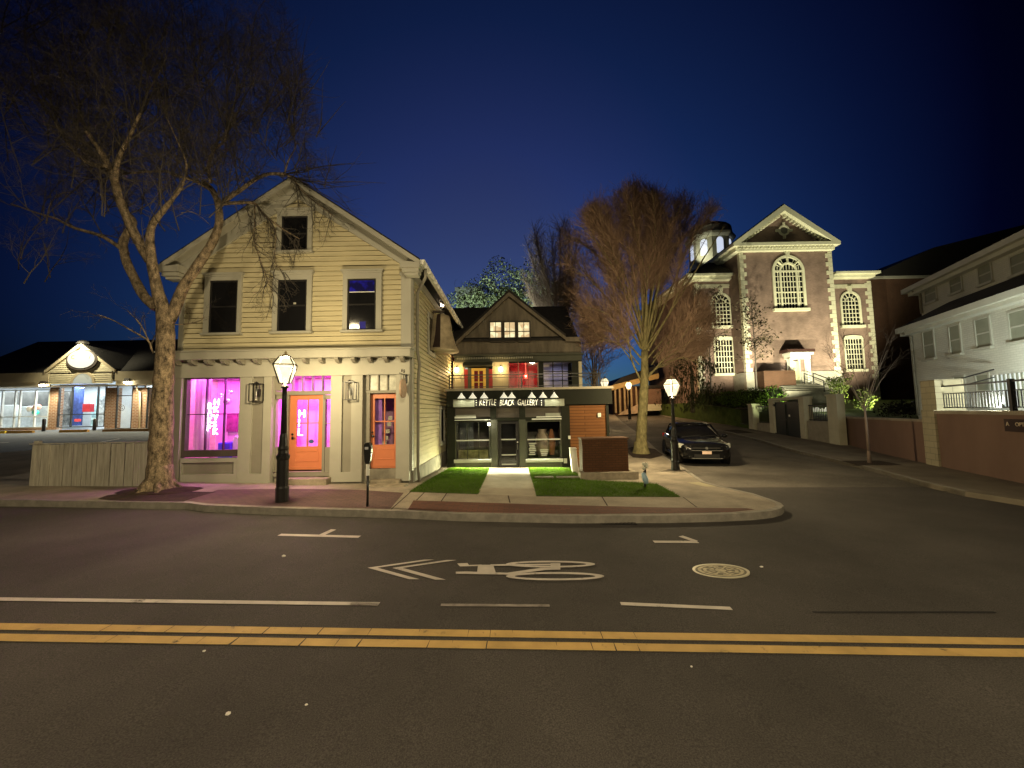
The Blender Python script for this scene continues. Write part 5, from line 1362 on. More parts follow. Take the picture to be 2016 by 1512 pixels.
# eaves floodlights and downpipe
for px, py in ((84, 757), (250, 751.5), (337, 756)):
    q = at(px, py, YP - 1.05); mb = MB(); mb.hexa([(q.x - .2, q.y - .1, q.z), (q.x + .2, q.y - .1, q.z), (q.x + .2, q.y + .15, q.z + .05), (q.x - .2, q.y + .15, q.z + .05), (q.x - .14, q.y - .02, q.z + .22), (q.x + .14, q.y - .02, q.z + .22), (q.x + .14, q.y + .14, q.z + .22), (q.x - .14, q.y + .14, q.z + .22)])
    o = mb.build('wall_light', M['sash'], plaza); mb = MB(); mb.blob((q.x, q.y - .02, q.z - .05), (.17, .12, .07), 8, 0); mb.build('bulb', emis('flood_bulb_warm', (1, .92, .62), 45), o)
    lamp('SPOT', 'wall_flood', (q.x, q.y, q.z - .16), 600, (1, .90, .62), plaza, .1, target=(q.x, q.y + .15, q.z - 3), spot=160)
q0, q1, q2 = at(262, 745, YP - 1), at(270, 768, YP - .3), at(274, 848, YP - .12)
mb = MB(); mb.tube([q0, at(268, 752, YP - .8), at(270, 768, YP - .12), at(276, 773, YP - .12), q2], .05, 8); mb.build('downspout', m_eave, plaza, smooth=True)
# forecourt kerb, wheel stops, bollards
mb = MB(); a = pr((-260, 846, 372, 853), YP - 1.3); mb.box(a[0], a[1], YP - 1.3, YP, pz0 - .4, pz0 + .03); o = struct(mb.build('plaza_pavement', mat('orange_lit_concrete', (.34, .27, .18), .9, .2)))
for i, (pa, pb, col, lb) in enumerate(((-30, 8, (.65, .42, .02), 'bright yellow wheel stop at the far left of the car park'), (11, 62, (.42, .22, .04), 'ochre wheel stop left of the first black bollard'), (115, 170, (.42, .22, .04), 'ochre wheel stop between the two black bollards'), (200, 290, (.26, .14, .05), 'brown wheel stop right of the second black bollard'))):
    p, q = ground(pa, 857, .1), ground(pb, 857, .1); y = 22.6
    x0, x1 = at(pa, 857, y).x, at(pb, 857, y).x; z = G(x0, y) + .02
    mb = MB(); mb.prism([(x0, y, z), (x0, y + .16, z), (x0, y + .13, z + .15), (x0, y + .03, z + .15)], (x1 - x0, 0, 0)); solo(mb.build('wheel_stop', mat('stop_paint', col, .8, .2)), lb, 'wheel stop', 'wheel stops of the car park')
for px, lb in ((85.5, 'black bollard in front of the left brick pier of the plaza'), (185.5, 'black bollard in front of the plaza entrance glass')):
    b0 = at(px, 849, YP - 1.5); h = at(px, 824, YP - 1.5).z - b0.z
    mb = MB(); mb.lathe([(.085, -.3), (.085, h - .06), (.06, h - .01), (.02, h)], b0, 12); solo(mb.build('bollard', M['black'], smooth=True), lb, 'bollard', 'bollards before the plaza')
# ---------------------------------------------------------------- white board fence on the pavement edge
YF = 9.75
fp0, fp1 = at(60, 910, YF), at(291, 910, YF)
fz = at(175, 955, YF).z; ft = at(175, 874, YF).z
fence = thing('board_fence', 'weathered white board fence between the pavement and the car park', 'fence', ((fp0.x + fp1.x) / 2, YF, fz))
m_fe = mat('weathered_white_board', (.40, .375, .31), .8, .28, 2.5, .3, 12, streak=(6, 6, .6))
n = 25; w = (fp1.x - fp0.x) / n
for i in range(n):
    x = fp0.x + i * w; j = random.uniform(-.012, .012); lean = random.uniform(-.012, .012) + (.012 if i < 4 else 0)
    mb = MB(); y = YF + random.uniform(-.012, .012)
    zt = ft + j; mb.hexa([(x + .006, y, fz - .05), (x + w - .008, y, fz - .05), (x + w - .008, y + .022, fz - .05), (x + .006, y + .022, fz - .05), (x + .006 + lean, y, zt), (x + w - .008 + lean, y, zt), (x + w - .008 + lean, y + .022, zt), (x + .006 + lean, y + .022, zt)])
    mb.build('board', m_fe, fence)
for zz_ in (fz + .22, ft - .18):
    mb = MB(); mb.box(fp0.x, fp1.x, YF + .04, YF + .08, zz_, zz_ + .09); mb.build('rail', m_fe, fence)
mb = MB(); mb.box(fp0.x - .03, fp1.x + .03, YF - .03, YF + .07, ft + .012, ft + .035); mb.build('cap_rail', m_fe, fence)
for x in (fp0.x - .06, fp1.x - .04):
    mb = MB(); mb.box(x, x + .10, YF + .085, YF + .185, fz - .1, ft + .09); mb.build('post', m_fe, fence)

# ================================================================ church
YC = 36.0
def cr(p, Y=YC): return rect(*p, Y)
cz0 = 2.2
ch = thing('brick_church', 'floodlit brick church tower with a white pediment, arched windows and stone quoins', 'church', (at(1550, 750, YC).x, YC, cz0))
m_st = mat('church_limestone', (.62, .60, .46), .7, .1, 3, .15, 20)
m_wh = mat('church_white_paint', (.74, .73, .56), .55, .06, 2)
def cb(p, y0, y1, name, m, par=ch, Y=YC):
    a = cr(p, Y); mb = MB(); mb.box(a[0], a[1], y0, y1, a[2], a[3]); return mb.build(name, m, par)
tx0, tx1 = at(1464, 640, YC).x, at(1647, 640, YC).x
tzt = at(1550, 487, YC).z
mb = MB(); mb.box(tx0, tx1, YC, YC + 8, cz0 - 1, tzt); mb.build('tower_wall', M['churchbrick'], ch)
mb = MB(); mb.box(tx0 - .12, tx1 + .12, YC - .12, YC + 8, cz0 - 1, at(1600, 731, YC).z); mb.build('stone_base', mat('church_base_stone', (.36, .34, .29), .8, .15), ch)
# pediment
La, Ra, Pk = at(1444, 480, YC - .7), at(1655, 472, YC - .7), at(1547, 402, YC - .7)
zm = (La.z + Ra.z) / 2; half_ = (Ra.x - La.x) / 2; cxp = (La.x + Ra.x) / 2; Pk = Vector((cxp, YC - .7, Pk.z))
zb2 = zm - .30
mb = MB(); mb.box(cxp - half_, cxp + half_, YC - .7, YC + 8, zb2, zm); mb.box(cxp - half_ + .35, cxp + half_ - .35, YC - .4, YC + 8.0 - .05, zb2 - .38, zb2 - .001); mb.build('pediment_cornice', m_wh, ch)
for s in (-1, 1):
    mb = MB(); e = (cxp + s * half_, zm)
    mb.prism([(cxp, YC - .7, Pk.z), (e[0], YC - .7, e[1]), (e[0] - s * .72, YC - .7, e[1]), (cxp, YC - .7, Pk.z - .62)], (0, .75, 0))
    mb.build('raking_cornice', m_wh, ch)
    mb = MB(); mb.prism([(cxp, YC - .6, Pk.z + .0), (e[0], YC - .6, e[1]), (e[0], YC - .6, e[1] + .12), (cxp, YC - .6, Pk.z + .14)], (0, 8.6, 0)); mb.build('roof_slope', M['roof'], ch)
    # small modillion blocks under the raking cornice
    for k in range(1, 14):
        t_ = k / 14.5; x = cxp + s * (half_ - .72) * t_; z = Pk.z - .62 - (Pk.z - .62 - zm) * t_
        b = MB(); b.box(x - .09, x + .09, YC - .35, YC - .02, z - .22, z - .01); b.build('modillion', m_st, ch)
mb = MB(); mb.prism([(cxp - half_ + .8, YC - .02, zm), (cxp + half_ - .8, YC - .02, zm), (cxp, YC - .02, Pk.z - .62)], (0, .4, 0)); mb.build('tympanum', M['churchbrick'], ch)
n = 26
for k in range(n):
    x = cxp - half_ + .5 + (2 * half_ - 1.0) * (k + .25) / n; b = MB(); b.box(x, x + .17, YC - .58, YC - .41, zb2 - .2, zb2 - .002); b.build('modillion', m_st, ch)
# round window with four keystones
c = at(1543, 454, YC - .05); mb = MB(); N = 28
for k in range(N):
    a0_, a1_ = 2 * PI * k / N, 2 * PI * (k + 1) / N
    def rp(r_, a, y): return (c.x + r_ * math.cos(a), y, c.z + r_ * math.sin(a))
    mb.hexa([rp(.36, a0_, YC - .14), rp(.52, a0_, YC - .14), rp(.52, a1_, YC - .14), rp(.36, a1_, YC - .14), rp(.36, a0_, YC - .02), rp(.52, a0_, YC - .02), rp(.52, a1_, YC - .02), rp(.36, a1_, YC - .02)])
for dx, dz in ((1, 0), (-1, 0), (0, 1), (0, -1)):
    mb.box(c.x + dx * .66 - (.14 if dx else .11), c.x + dx * .66 + (.14 if dx else .11), YC - .15, YC - .02, c.z + dz * .66 - (.14 if dz else .11), c.z + dz * .66 + (.14 if dz else .11))
rw_ = mb.build('round_window', m_st, ch); mb = MB(); mb.prism([rp(.36, 2 * PI * k / N, YC - .06) for k in range(N)], (0, .05, 0)); mb.build('pane', mat('grey_pane', (.18, .17, .15), .4), rw_)

def arched(p_out, top, sides, bars, rows, name, Y, arch=True, fw=.22, dbl=False, sillp=None, ytop_flat=None):
    """round-headed or flat window: white surround, bars, dark pane"""
    a = rect(p_out[0], p_out[1], p_out[2], p_out[3], Y); w_ = (a[1] - a[0]) / 2; cx_ = (a[0] + a[1]) / 2
    zs = a[3] - w_ if arch else a[3]
    mb = MB(); y0, y1 = Y - .12, Y + .02
    mb.box(a[0], a[0] + fw, y0, y1, a[2], zs); mb.box(a[1] - fw, a[1], y0, y1, a[2], zs)
    def hoop(mb, ro, ri, y0, y1, n=22):
        for k in range(n):
            t0, t1 = PI * k / n, PI * (k + 1) / n
            q = lambda r_, t_, y: (cx_ + r_ * math.cos(t_), y, zs + r_ * math.sin(t_))
            mb.hexa([q(ri, t0, y0), q(ro, t0, y0), q(ro, t1, y0), q(ri, t1, y0), q(ri, t0, y1), q(ro, t0, y1), q(ro, t1, y1), q(ri, t1, y1)])
    if arch: hoop(mb, w_, w_ - fw, y0, y1)
    else:
        mb.prism([(a[0] - .05, y0, a[3]), (a[1] + .05, y0, a[3]), (a[1] - .15, y0, a[3] + .32), (cx_, y0, a[3] + .42), (a[0] + .15, y0, a[3] + .32)], (0, .14, 0))
    o = mb.build(name, m_wh, ch)
    wi = w_ - fw; bb = MB(); b = .035
    if dbl:
        hoop(bb, wi * .66, wi * .66 - .16, y0 + .01, y1); bb.box(cx_ - wi * .66, cx_ - wi * .66 + .16, y0 + .01, y1, a[2], zs); bb.box(cx_ + wi * .66 - .16, cx_ + wi * .66, y0 + .01, y1, a[2], zs)
        for k in range(1, 8):
            t_ = PI * k / 8; q = lambda r_: (cx_ + r_ * math.cos(t_), zs + r_ * math.sin(t_)); x0, z0 = q(wi * .6); x1, z1 = q(wi + .02)
            if k % 2 == 0: bb.tube([(x0, Y - .06, z0), (x1, Y - .06, z1)], .11, 4)
        bb.box(cx_ - wi, cx_ + wi, y0 + .02, y1, zs - .12, zs + .06)
        bb.box(cx_ - wi, cx_ + wi, y0 + .02, y1, a[2] + (zs - a[2]) * .42, a[2] + (zs - a[2]) * .42 + .1)
    for k in range(1, bars):
        x = cx_ - wi + 2 * wi * k / bars; top_ = zs + (math.sqrt(max(0, wi * wi - (x - cx_) ** 2)) if arch else 0); top_ = zs + (top_ - zs) * .55 if arch else zs
        bb.box(x - b, x + b, Y - .05, Y, a[2], top_)
    for k in range(1, rows):
        z = a[2] + (zs - a[2]) * k / rows; bb.box(cx_ - wi, cx_ + wi, Y - .052, Y, z - b, z + b)
    if arch:
        bb.box(cx_ - wi, cx_ + wi, Y - .052, Y, zs - b, zs + b)
        hoop(bb, wi * .55, wi * .55 - .07, Y - .052, Y, 14)
        for k in range(1, 6):
            t_ = PI * k / 6; bb.tube([(cx_ + wi * .5 * math.cos(t_), Y - .03, zs + wi * .5 * math.sin(t_)), (cx_ + wi * math.cos(t_), Y - .03, zs + wi * math.sin(t_))], b, 4)
    bb.build('glazing_bar', m_wh, o)
    pn = MB(); outline = [(cx_ - wi, Y - .02, a[2]), (cx_ + wi, Y - .02, a[2])] + ([(cx_ + wi * math.cos(PI * k / 16), Y - .02, zs + wi * math.sin(PI * k / 16)) for k in range(17)] if arch else [(cx_ + wi, Y - .02, zs), (cx_ - wi, Y - .02, zs)])
    pn.prism(outline, (0, .015, 0)); pn.build('pane', M['darkglass'], o)
    sl = MB(); sl.box(a[0] - .15, a[1] + .15, Y - .3, Y + .02, a[2] - .26, a[2]); sl.build('sill', m_wh, o)
    if arch:
        kz = a[3]; ks = MB(); ks.prism([(cx_ - .13, Y - .2, kz - .25), (cx_ + .13, Y - .2, kz - .25), (cx_ + .22, Y - .2, kz + .5), (cx_ - .22, Y - .2, kz + .5)], (0, .2, 0)); ks.build('keystone', m_st, o)
    return o
arched((1520.5, 503, 1584, 608), 0, 0, 9, 7, 'great_window', YC, fw=.24, dbl=True)
# quoins of the tower
def quoins(x, s, z0, z1, Y, depth=.5):
    k = 0; z = z0
    while z < z1 - .1:
        w_ = .62 if k % 2 == 0 else .38; h_ = min(.42, z1 - z); b = MB()
        b.box(min(x, x + s * w_), max(x, x + s * w_), Y - .05, Y + .3, z + .015, z + h_ - .015); b.build('quoin', m_st, ch); z += .42; k += 1
qz0 = at(1600, 731, YC).z
quoins(tx0 - .04, 1, qz0, zb2 - .42, YC); quoins(tx1 + .04, -1, qz0, zb2 - .42, YC)
# right wing
YW = YC + 2.0
def wing(pxa, pxb, pxo, name, ct, cbm, par=ch, s=1):
    x0, x1 = at(pxa, 640, YW).x, at(pxb, 640, YW).x; zt = at((pxa + pxb) / 2, cbm, YW).z; zc = at((pxa + pxb) / 2, ct, YW - .8).z
    mb = MB(); mb.box(min(x0, x1), max(x0, x1), YW, YW + 14, cz0 - 1, zt); mb.build(name, M['churchbrick'], ch)
    xo = at(pxo, 540, YW - .8).x; xi = x0
    a_, b_ = min(xo, xi), max(xo, xi)
    mb = MB(); ysd = YW + 14
    mb.box(a_, b_, YW - .8, ysd, zc - .22, zc); a2, b2 = (a_, b_ - .3) if s > 0 else (a_ + .3, b_); mb.box(a2, b2, YW - .5, ysd, zc - .5, zc - .221); a3, b3 = (a_, b_ - .62) if s > 0 else (a_ + .62, b_); mb.box(a3, b3, YW - .2, ysd, zt - .1, zc - .501)
    mb.build('wing_cornice', m_wh, ch)
    zbnd = at((pxa + pxb) / 2, 563, YW).z
    mb = MB(); mb.box(min(x0, x1) - .03, max(x0, x1) + .04, YW - .06, YW + .1, zbnd - .22, zbnd + .16); mb.build('stone_band', m_st, ch)
    return x0, x1, zt
rx0_, rx1_, rzt = wing(1641, 1720, 1735, 'right_wing', 533.5, 548)
quoins(rx1_ + .04, -1, cz0, rzt - .3, YW)
arched((1653.5, 573.5, 1694, 641), 0, 0, 5, 6, 'arched_window', YW, fw=.20)
arched((1661.5, 668, 1700, 727), 0, 0, 6, 6, 'flat_window', YW, arch=False, fw=.16)
lx0_, lx1_, lzt = wing(1462, 1371, 1352, 'left_wing', 537.5, 552, s=-1)
quoins(lx1_ - .04, 1, cz0, lzt - .3, YW)
arched((1399, 577, 1440, 642), 0, 0, 5, 6, 'arched_window', YW, fw=.20)
arched((1405.5, 670, 1445, 735), 0, 0, 6, 6, 'flat_window', YW, arch=False, fw=.16)
# hipped roof over the left wing
z_e = at(1400, 537.5, YW - .8).z
xa_, xb_ = at(1352, 540, YW - .8).x, tx0; ap = at(1418, 506, YW + 3)
mb = MB(); mb.add([(xa_, YW - .8, z_e), (xb_, YW - .8, z_e), (xb_, YW + 14, z_e), (xa_, YW + 14, z_e), (ap.x, YW + 3, ap.z), (ap.x + 1.0, YW + 3, ap.z), (ap.x + .5, YW + 12, ap.z)], [(0, 1, 5, 4), (1, 2, 6, 5), (2, 3, 6), (3, 0, 4, 6), (4, 5, 6)]); mb.build('wing_roof', mat('slate_roof', (.055, .05, .042), .85, .3, 5), ch)
# octagonal cupola behind it
YO = 46.0
oc_ = at(1398, 490, YO); orad = (at(1440, 490, YO).x - at(1357, 490, YO).x) / 2 * 1.0
z0_, z1_ = at(1398, 545, YO).z, at(1398, 480, YO).z; z2_ = at(1398, 458, YO).z
mb = MB(); mb.lathe([(orad * .93, z0_), (orad * .93, z1_)], (oc_.x, YO, 0), 8, R(22.5)); cup = mb.build('cupola', m_wh, ch)
mb = MB(); mb.lathe([(orad * 1.0, z1_), (orad * 1.08, z1_ + .25), (orad * 1.10, z1_ + .5), (orad * .98, z1_ + .7), (orad * .95, z2_)], (oc_.x, YO, 0), 8, R(22.5)); mb.build('cupola_cornice', m_wh, cup)
mb = MB(); mb.lathe([(orad * .95, z2_), (orad * .88, z2_ + .3), (orad * .55, z2_ + .8), (orad * .12, z2_ + 1.1), (.08, z2_ + 1.9)], (oc_.x, YO, 0), 16); mb.build('cupola_dome', M['roof'], cup, smooth=True)
for k in range(8):
    a = R(45 * k); n_ = Vector((math.cos(a), math.sin(a), 0)); t_ = Vector((-n_.y, n_.x, 0)); b0 = Vector((oc_.x, YO, 0)) + n_ * (orad * .93 * math.cos(R(22.5)) + .03); w_ = orad * .15
    if n_.y > .3: continue
    zz0, zz1 = at(1398, 512, YO).z, at(1398, 488, YO).z; mb = MB(); pts = [b0 - t_ * w_ + Vector((0, 0, zz0)), b0 + t_ * w_ + Vector((0, 0, zz0)), b0 + t_ * w_ + Vector((0, 0, zz1))] + [b0 + t_ * w_ * math.cos(PI * j / 8) + Vector((0, 0, zz1 + w_ * math.sin(PI * j / 8))) for j in range(1, 8)] + [b0 - t_ * w_ + Vector((0, 0, zz1))]
    mb.prism(pts, -n_ * .02); mb.build('cupola_opening', emis('belfry_glow', (.72, .80, 1), .8), cup)
# portal
pd = YC - .9
cb((1534, 690.5, 1587, 696), pd - .2, YC, 'portal_roof', mat('portal_roof', (.05, .02, .015), .8))
cb((1540, 696.5, 1585, 701), pd - .15, YC, 'portal_entablature', M['whitepaint']); cb((1543, 701.2, 1581, 708), pd, YC, 'portal_frieze', M['whitepaint'])
for p in ((1543, 708, 1549, 757), (1575.5, 708, 1582, 757)): cb(p, pd, pd + .3, 'portal_column', M['whitepaint'])
for p in ((1549.5, 708, 1553, 757), (1572, 708, 1575, 757)): cb(p, YC - .13, YC - .01, 'portal_pilaster', M['whitepaint'])
m_pd = mat('cream_door', (.62, .62, .40), .6)
cb((1554, 712, 1571.5, 757), YC - .16, YC - .13, 'portal_door', m_pd)
zst = at(1560, 757, pd).z
mb = MB(); a = cr((1528, 757, 1606, 770), pd)
for k in range(5): mb.box(a[0] - .3 * k * .4, a[1] + .12 * k, pd - .35 * (k + 1) - .2, pd - .35 * k - .2 if k else YC, zst - .6 * 3, zst - .17 * k)
mb.build('portal_step', mat('portal_step', (.25, .24, .20), .9, .2), ch)
for px in (1589, 1607):
    x = at(px, 750, pd - .5).x; mb = MB(); mb.tube([(x, pd - .2, zst), (x, pd - .2, zst + 1.0), (x + .1, pd - 2.2, zst + .15), (x + .1, pd - 2.2, zst - .8)], .05, 6); mb.tube([(x, pd - .2, zst + .5), (x + .1, pd - 2.2, zst - .35)], .03, 6); mb.build('handrail', M['black'], ch)
lamp('POINT', 'portal_light', (at(1560, 712, pd + .6).x, pd + .6, at(1560, 712, pd + .6).z), 12, (.85, 1, .95), ch, .15)
q = at(1590, 705, pd - .1); mb = MB(); mb.blob(q, .16, 8, 0); mb.build('portal_lamp', emis('white_lamp', (.9, 1, 1), 25), ch)
# ground floor brick lean-to beside the portal
cb((1484, 733, 1544, 766), pd - .6, YC - .13, 'porch_wall', M['darkbrick'])
# dark brick hall to the right, behind
YB2 = 40.0
hall = thing('brick_hall', 'unlit dark brick hall behind the right wing of the church', 'building', (at(1790, 700, YB2).x, YB2, 1.0))
a = rect(1719, 548, 1900, 800, YB2)
mb = MB(); mb.box(a[0], a[1], YB2, YB2 + 12, 0, a[3]); mb.build('wall', M['darkbrick'], hall)
mb = MB(); mb.box(a[0] - .1, a[1] + .1, YB2 - .3, YB2 + 12, a[3], a[3] + .22); mb.build('cornice', M['trim'], hall)
mb = MB(); zq = a[3] + .22; mb.prism([(a[0], YB2 - .3, zq), (a[1] + 8, YB2 - .3, zq), (a[1] + 8, YB2 - .3, zq + 5.5), (a[0] + 7, YB2 - .3, zq + 3.0)], (0, 12, 0)); mb.build('roof', M['black_matte'], hall)
# ground behind the walls
def yard(x, y): return 1.25 + clamp((y - 21) * .085, 0, 1.35)
drape_pts = [(17.2, 20.0), (60, 20), (60, 60), (18.5, 60), (17.0, 44), (16.8, 33)]
struct(drape(drape_pts, 0.0, 'church_yard', M['lawn'], fn=yard, skirt=1.5, step=2.0))
YARD = yard
# ================================================================ white building and walls on the right
WD = Vector((.36, .933)).normalized(); WN = Vector((WD.y, -WD.x)); WP = Vector((12.6, 9.5))
WANG = math.atan2(WD.y, WD.x)
def wl_(px, py, off=0.0):
    P = WP + WN * off
    return onplane(px, py, P, WD)          # -> t along the wall, z
def oblique(name, label, cat, t0, off=0.0, z=0.0, group=None):
    """Empty standing on the wall line; local x runs uphill along it, local -y points away from the street"""
    p = WP + WD * t0 + WN * off
    return thing(name, label, cat, (p.x, p.y, z), WANG, group)
m_wf2 = mat('eaves_paint', (.52, .52, .46), .6, .08, 2)
m_wbr = brick('white_painted_brick', (.60, .60, .54), (.55, .55, .50), (.50, .50, .45), .22, .075, .01, bump=.5, var=.15)
m_rw = mat('pink_brown_render', (.17, .105, .082), .9, .14, .6, .25, 60, streak=(1.5, 1.5, .6))
tA = -8.0
tP0, _ = wl_(1822, 850); tP1, _ = wl_(1847, 850)
tL, _ = wl_(1652, 850)
zR0 = -0.15
wz_ = wl_(1960, 809)[1]; wz2 = wl_(1735, 823)[1]
t = oblique('retaining_wall', 'tall reddish brown retaining wall under the black railing at the right edge', 'wall', tA)
L = tP0 - tA
mb = MB(); mb.box(0, L, -.32, 0, -.6, wz_ - .10); mb.build('wall_face', m_rw, t, local=True)
mb = MB(); mb.box(0, L, -.36, .05, wz_ - .10, wz_); mb.build('coping', M['concrete'], t, local=True)
t = oblique('retaining_wall', 'lower reddish brown garden wall between the two stone pillars behind the sapling', 'wall', tP1)
L2 = tL - tP1; mb = MB(); mb.box(0, L2, -.32, -.04, -.6, wz2 - .08); mb.build('wall_face', m_rw, t, local=True)
mb = MB(); mb.box(0, L2, -.36, .01, wz2 - .08, wz2); mb.build('coping', M['concrete'], t, local=True)
m_pil = brick('buff_stone_pillar', (.42, .37, .26), (.36, .32, .22), (.28, .25, .18), .45, .2, .012)
t = oblique('stone_pillar', 'tall buff stone pillar at the corner of the white building', 'pillar', tP0)
zt = wl_(1815, 750)[1]; mb = MB(); mb.box(0, tP1 - tP0, -.75, .06, -.6, wz_ + .02); mb.build('shaft', m_pil, t, local=True)
mb = MB(); mb.box(.05, tP1 - tP0 - .05, -.70, .0, wz_ + .021, zt); mb.build('upper_shaft', m_pil, t, local=True)
# railing on the wall
ry = -.18
zr0, zr1 = wz_ + .02, wl_(1990, 747)[1]
t = oblique('terrace_railing', 'black iron railing along the top of the tall retaining wall', 'railing', tA)
mb = MB(); mb.box(0, L - .1, ry - .025, ry + .025, zr1 - .05, zr1); mb.build('top_rail', M['black'], t, local=True)
mb = MB(); mb.box(0, L - .1, ry - .018, ry + .018, zr1 - .28, zr1 - .25); mb.build('middle_rail', M['black'], t, local=True)
mb = MB(); mb.box(0, L - .1, ry - .018, ry + .018, zr0 + .06, zr0 + .09); mb.build('bottom_rail', M['black'], t, local=True)
k = 0.0; x = L - .15
for i in range(70):
    xx = x - .115 * i
    if xx < .1: break
    mb = MB(); mb.box(xx - .009, xx + .009, ry - .009, ry + .009, zr0 + .09, zr1 - .28); mb.build('baluster', M['black'], t, local=True)
for px in (1975,):
    tp, _ = wl_(px, 790); mb = MB(); mb.box(tp - tA - .05, tp - tA + .05, ry - .05, ry + .05, zr0 - .02, zr1 + .03); mb.build('post', M['black'], t, local=True)
mb = MB(); mb.tube([(L - .1, ry, zr1 - .02), (L - .1, ry - 1.6, zr1 + .5)], .025, 6); mb.tube([(L - .1, ry, zr1 - .26), (L - .1, ry - 1.6, zr1 + .25)], .02, 6); mb.build('return_rail', M['black'], t, local=True)
# wall sign
OFS = -0.06
s0, za = wl_(1976, 826, OFS); s1, zb3 = wl_(2060, 850, OFS)
za, zb3 = wl_(1995, 825, OFS)[1], wl_(1995, 850, OFS)[1]
sw = oblique('wall_sign', 'dark wall sign with pale lettering on the tall retaining wall', 'sign', s0, 0, zb3)
mb = MB(); mb.box(s1 - s0, 0, .02, .06, 0, za - zb3); mb.build('board', mat('maroon_board', (.022, .008, .006), .5), sw, local=True)
m_let = mat('pale_letter', (.62, .5, .36), .6, .05)
for word, u, v, sz in (('A', .06, .45, .30), ('OPTICAL', .34, .45, .28), ('SHOP', .62, .08, .16)):
    # the sign reads from left to right down the street, i.e. along local -x
    text(word, sz * (za - zb3) / .65, 'sign_lettering', m_let, None, Matrix.Translation((-u, .065, v * (za - zb3))) @ Matrix.Rotation(PI, 4, 'Z') @ Matrix.Rotation(PI / 2, 4, 'X'), .004).parent = sw

# --- the white building
OF = 2.2; OU = 3.7
def wb(px, py): return wl_(px, py, OF)
t0w = wb(1797, 700)[0]
bld = oblique('white_building', 'long white painted brick building with two eaves lines above the railed terrace', 'building', t0w, OF, 1.0)
def lt(px, py, off=OF):   # local x (positive uphill), z relative to the empty
    q = wl_(px, py, off); return q[0] - t0w, q[1] - 1.0
zEv = lt(1900, 607)[1]; zF2 = lt(1960, 584)[1]
zEv = (lt(1800, 632, OF - .42)[1] + lt(2016, 566, OF - .42)[1]) / 2 - .12
xN = -16.0
mb = MB(); mb.box(xN, 0, -9, 0, -1.2, zEv - .05); mb.build('lower_wall', m_wbr, bld, local=True)
mb = MB(); mb.box(xN - .2, .25, -.2, .42, zEv - .1, zEv + .12); mb.box(xN - .2, .2, -.2, .28, zEv - .24, zEv - .101); mb.build('lower_eaves', m_wf2, bld, local=True)
# upper storey
fu = lambda px, py: lt(px, py, OU)
zU0 = (fu(1820, 606)[1] + fu(2016, 547)[1]) / 2; zUe = (lt(1790, 553, OU - .5)[1] + lt(2016, 466, OU - .5)[1]) / 2 - .12
xU = fu(1812, 590)[0]
yU = -(OU - OF)
mb = MB(); mb.prism([(xN, .40, zEv + .12), (xN, yU - .02, zU0 + .0), (xN, yU - .02, zEv - .05)], (-xN + .25, 0, 0)); mb.build('lean_roof', M['roof'], bld, local=True)
mb = MB(); mb.box(xN, xU, -9, yU, zEv - .05, zUe - .05); mb.build('upper_wall', m_wbr, bld, local=True)
mb = MB(); mb.box(xN - .2, xU + .45, yU - .2, yU + .5, zUe - .1, zUe + .12); mb.box(xN, xU + .3, yU - .2, yU + .3, zUe - .26, zUe - .101); mb.build('upper_eaves', m_wf2, bld, local=True)
mb = MB(); mb.prism([(xN, yU + .5, zUe + .121), (xN, yU - 4, zUe + 1.9), (xN, -9.2, zUe + .12)], (-xN + xU + .3, 0, 0)); mb.build('upper_roof', M['black_matte'], bld, local=True)
for xx, yy, z0, z1 in ((-.12, .06, .55, zEv - .3), (xU - .12, yU + .06, zU0 - .1, zUe - .25)):
    mb = MB(); mb.tube([(xx, yy + .28, z1 + .15), (xx, yy, z1), (xx, yy, z0)], .05, 8); mb.build('downspout', M['trim_dark'], bld, local=True, smooth=True)
# windows (plain sheet blinds behind sashes)
m_wf = mat('grey_window_paint', (.40, .40, .35), .6, .06, 2)
m_bl = mat('dim_blind', (.22, .23, .18), .6, .12, 2)
def wwin(p, off, y, m_, sashes=True, reveal=.14):
    f = (lambda a, b: lt(a, b, off))
    xa, xb = f(p[0], (p[1] + p[3]) / 2)[0], f(p[2], (p[1] + p[3]) / 2)[0]; mx = (p[0] + p[2]) / 2
    z1, z0 = f(mx, p[1])[1], f(mx, p[3])[1]; a, b = min(xa, xb), max(xa, xb)
    mb = MB(); e = .05
    mb.box(a - .06, a, y + .001, y + .04, z0, z1); mb.box(b, b + .06, y + .001, y + .04, z0, z1); mb.box(a - .06, b + .06, y + .001, y + .04, z1, z1 + .06); mb.box(a - .09, b + .09, y + .001, y + .11, z0 - .09, z0)
    zm = (z0 + z1) / 2; mb.box(a, b, y + .003, y + .03, zm - .025, zm + .025)
    o = mb.build('window', m_wf, bld, local=True); mb = MB(); mb.box(a, b, y + .001, y + .012, z0, z1); mb.build('pane', m_, o, local=True)
for p in ((1820, 652, 1840, 706), (1872, 641, 1892, 697), (1923, 627, 1951, 684), (1990, 612, 2024, 671)): wwin(p, OF, 0, m_bl)
for p in ((1822, 561, 1844, 594), (1872, 543, 1894, 575), (1928, 521, 1953, 557), (1992, 500, 2022, 538)): wwin(p, OU, yU, m_bl)
for p in ((1881, 742, 1901, 790),): wwin(p, OF, 0, m_bl)
for p in ((1926, 738, 1950, 800),): wwin(p, OF, 0, m_bl)
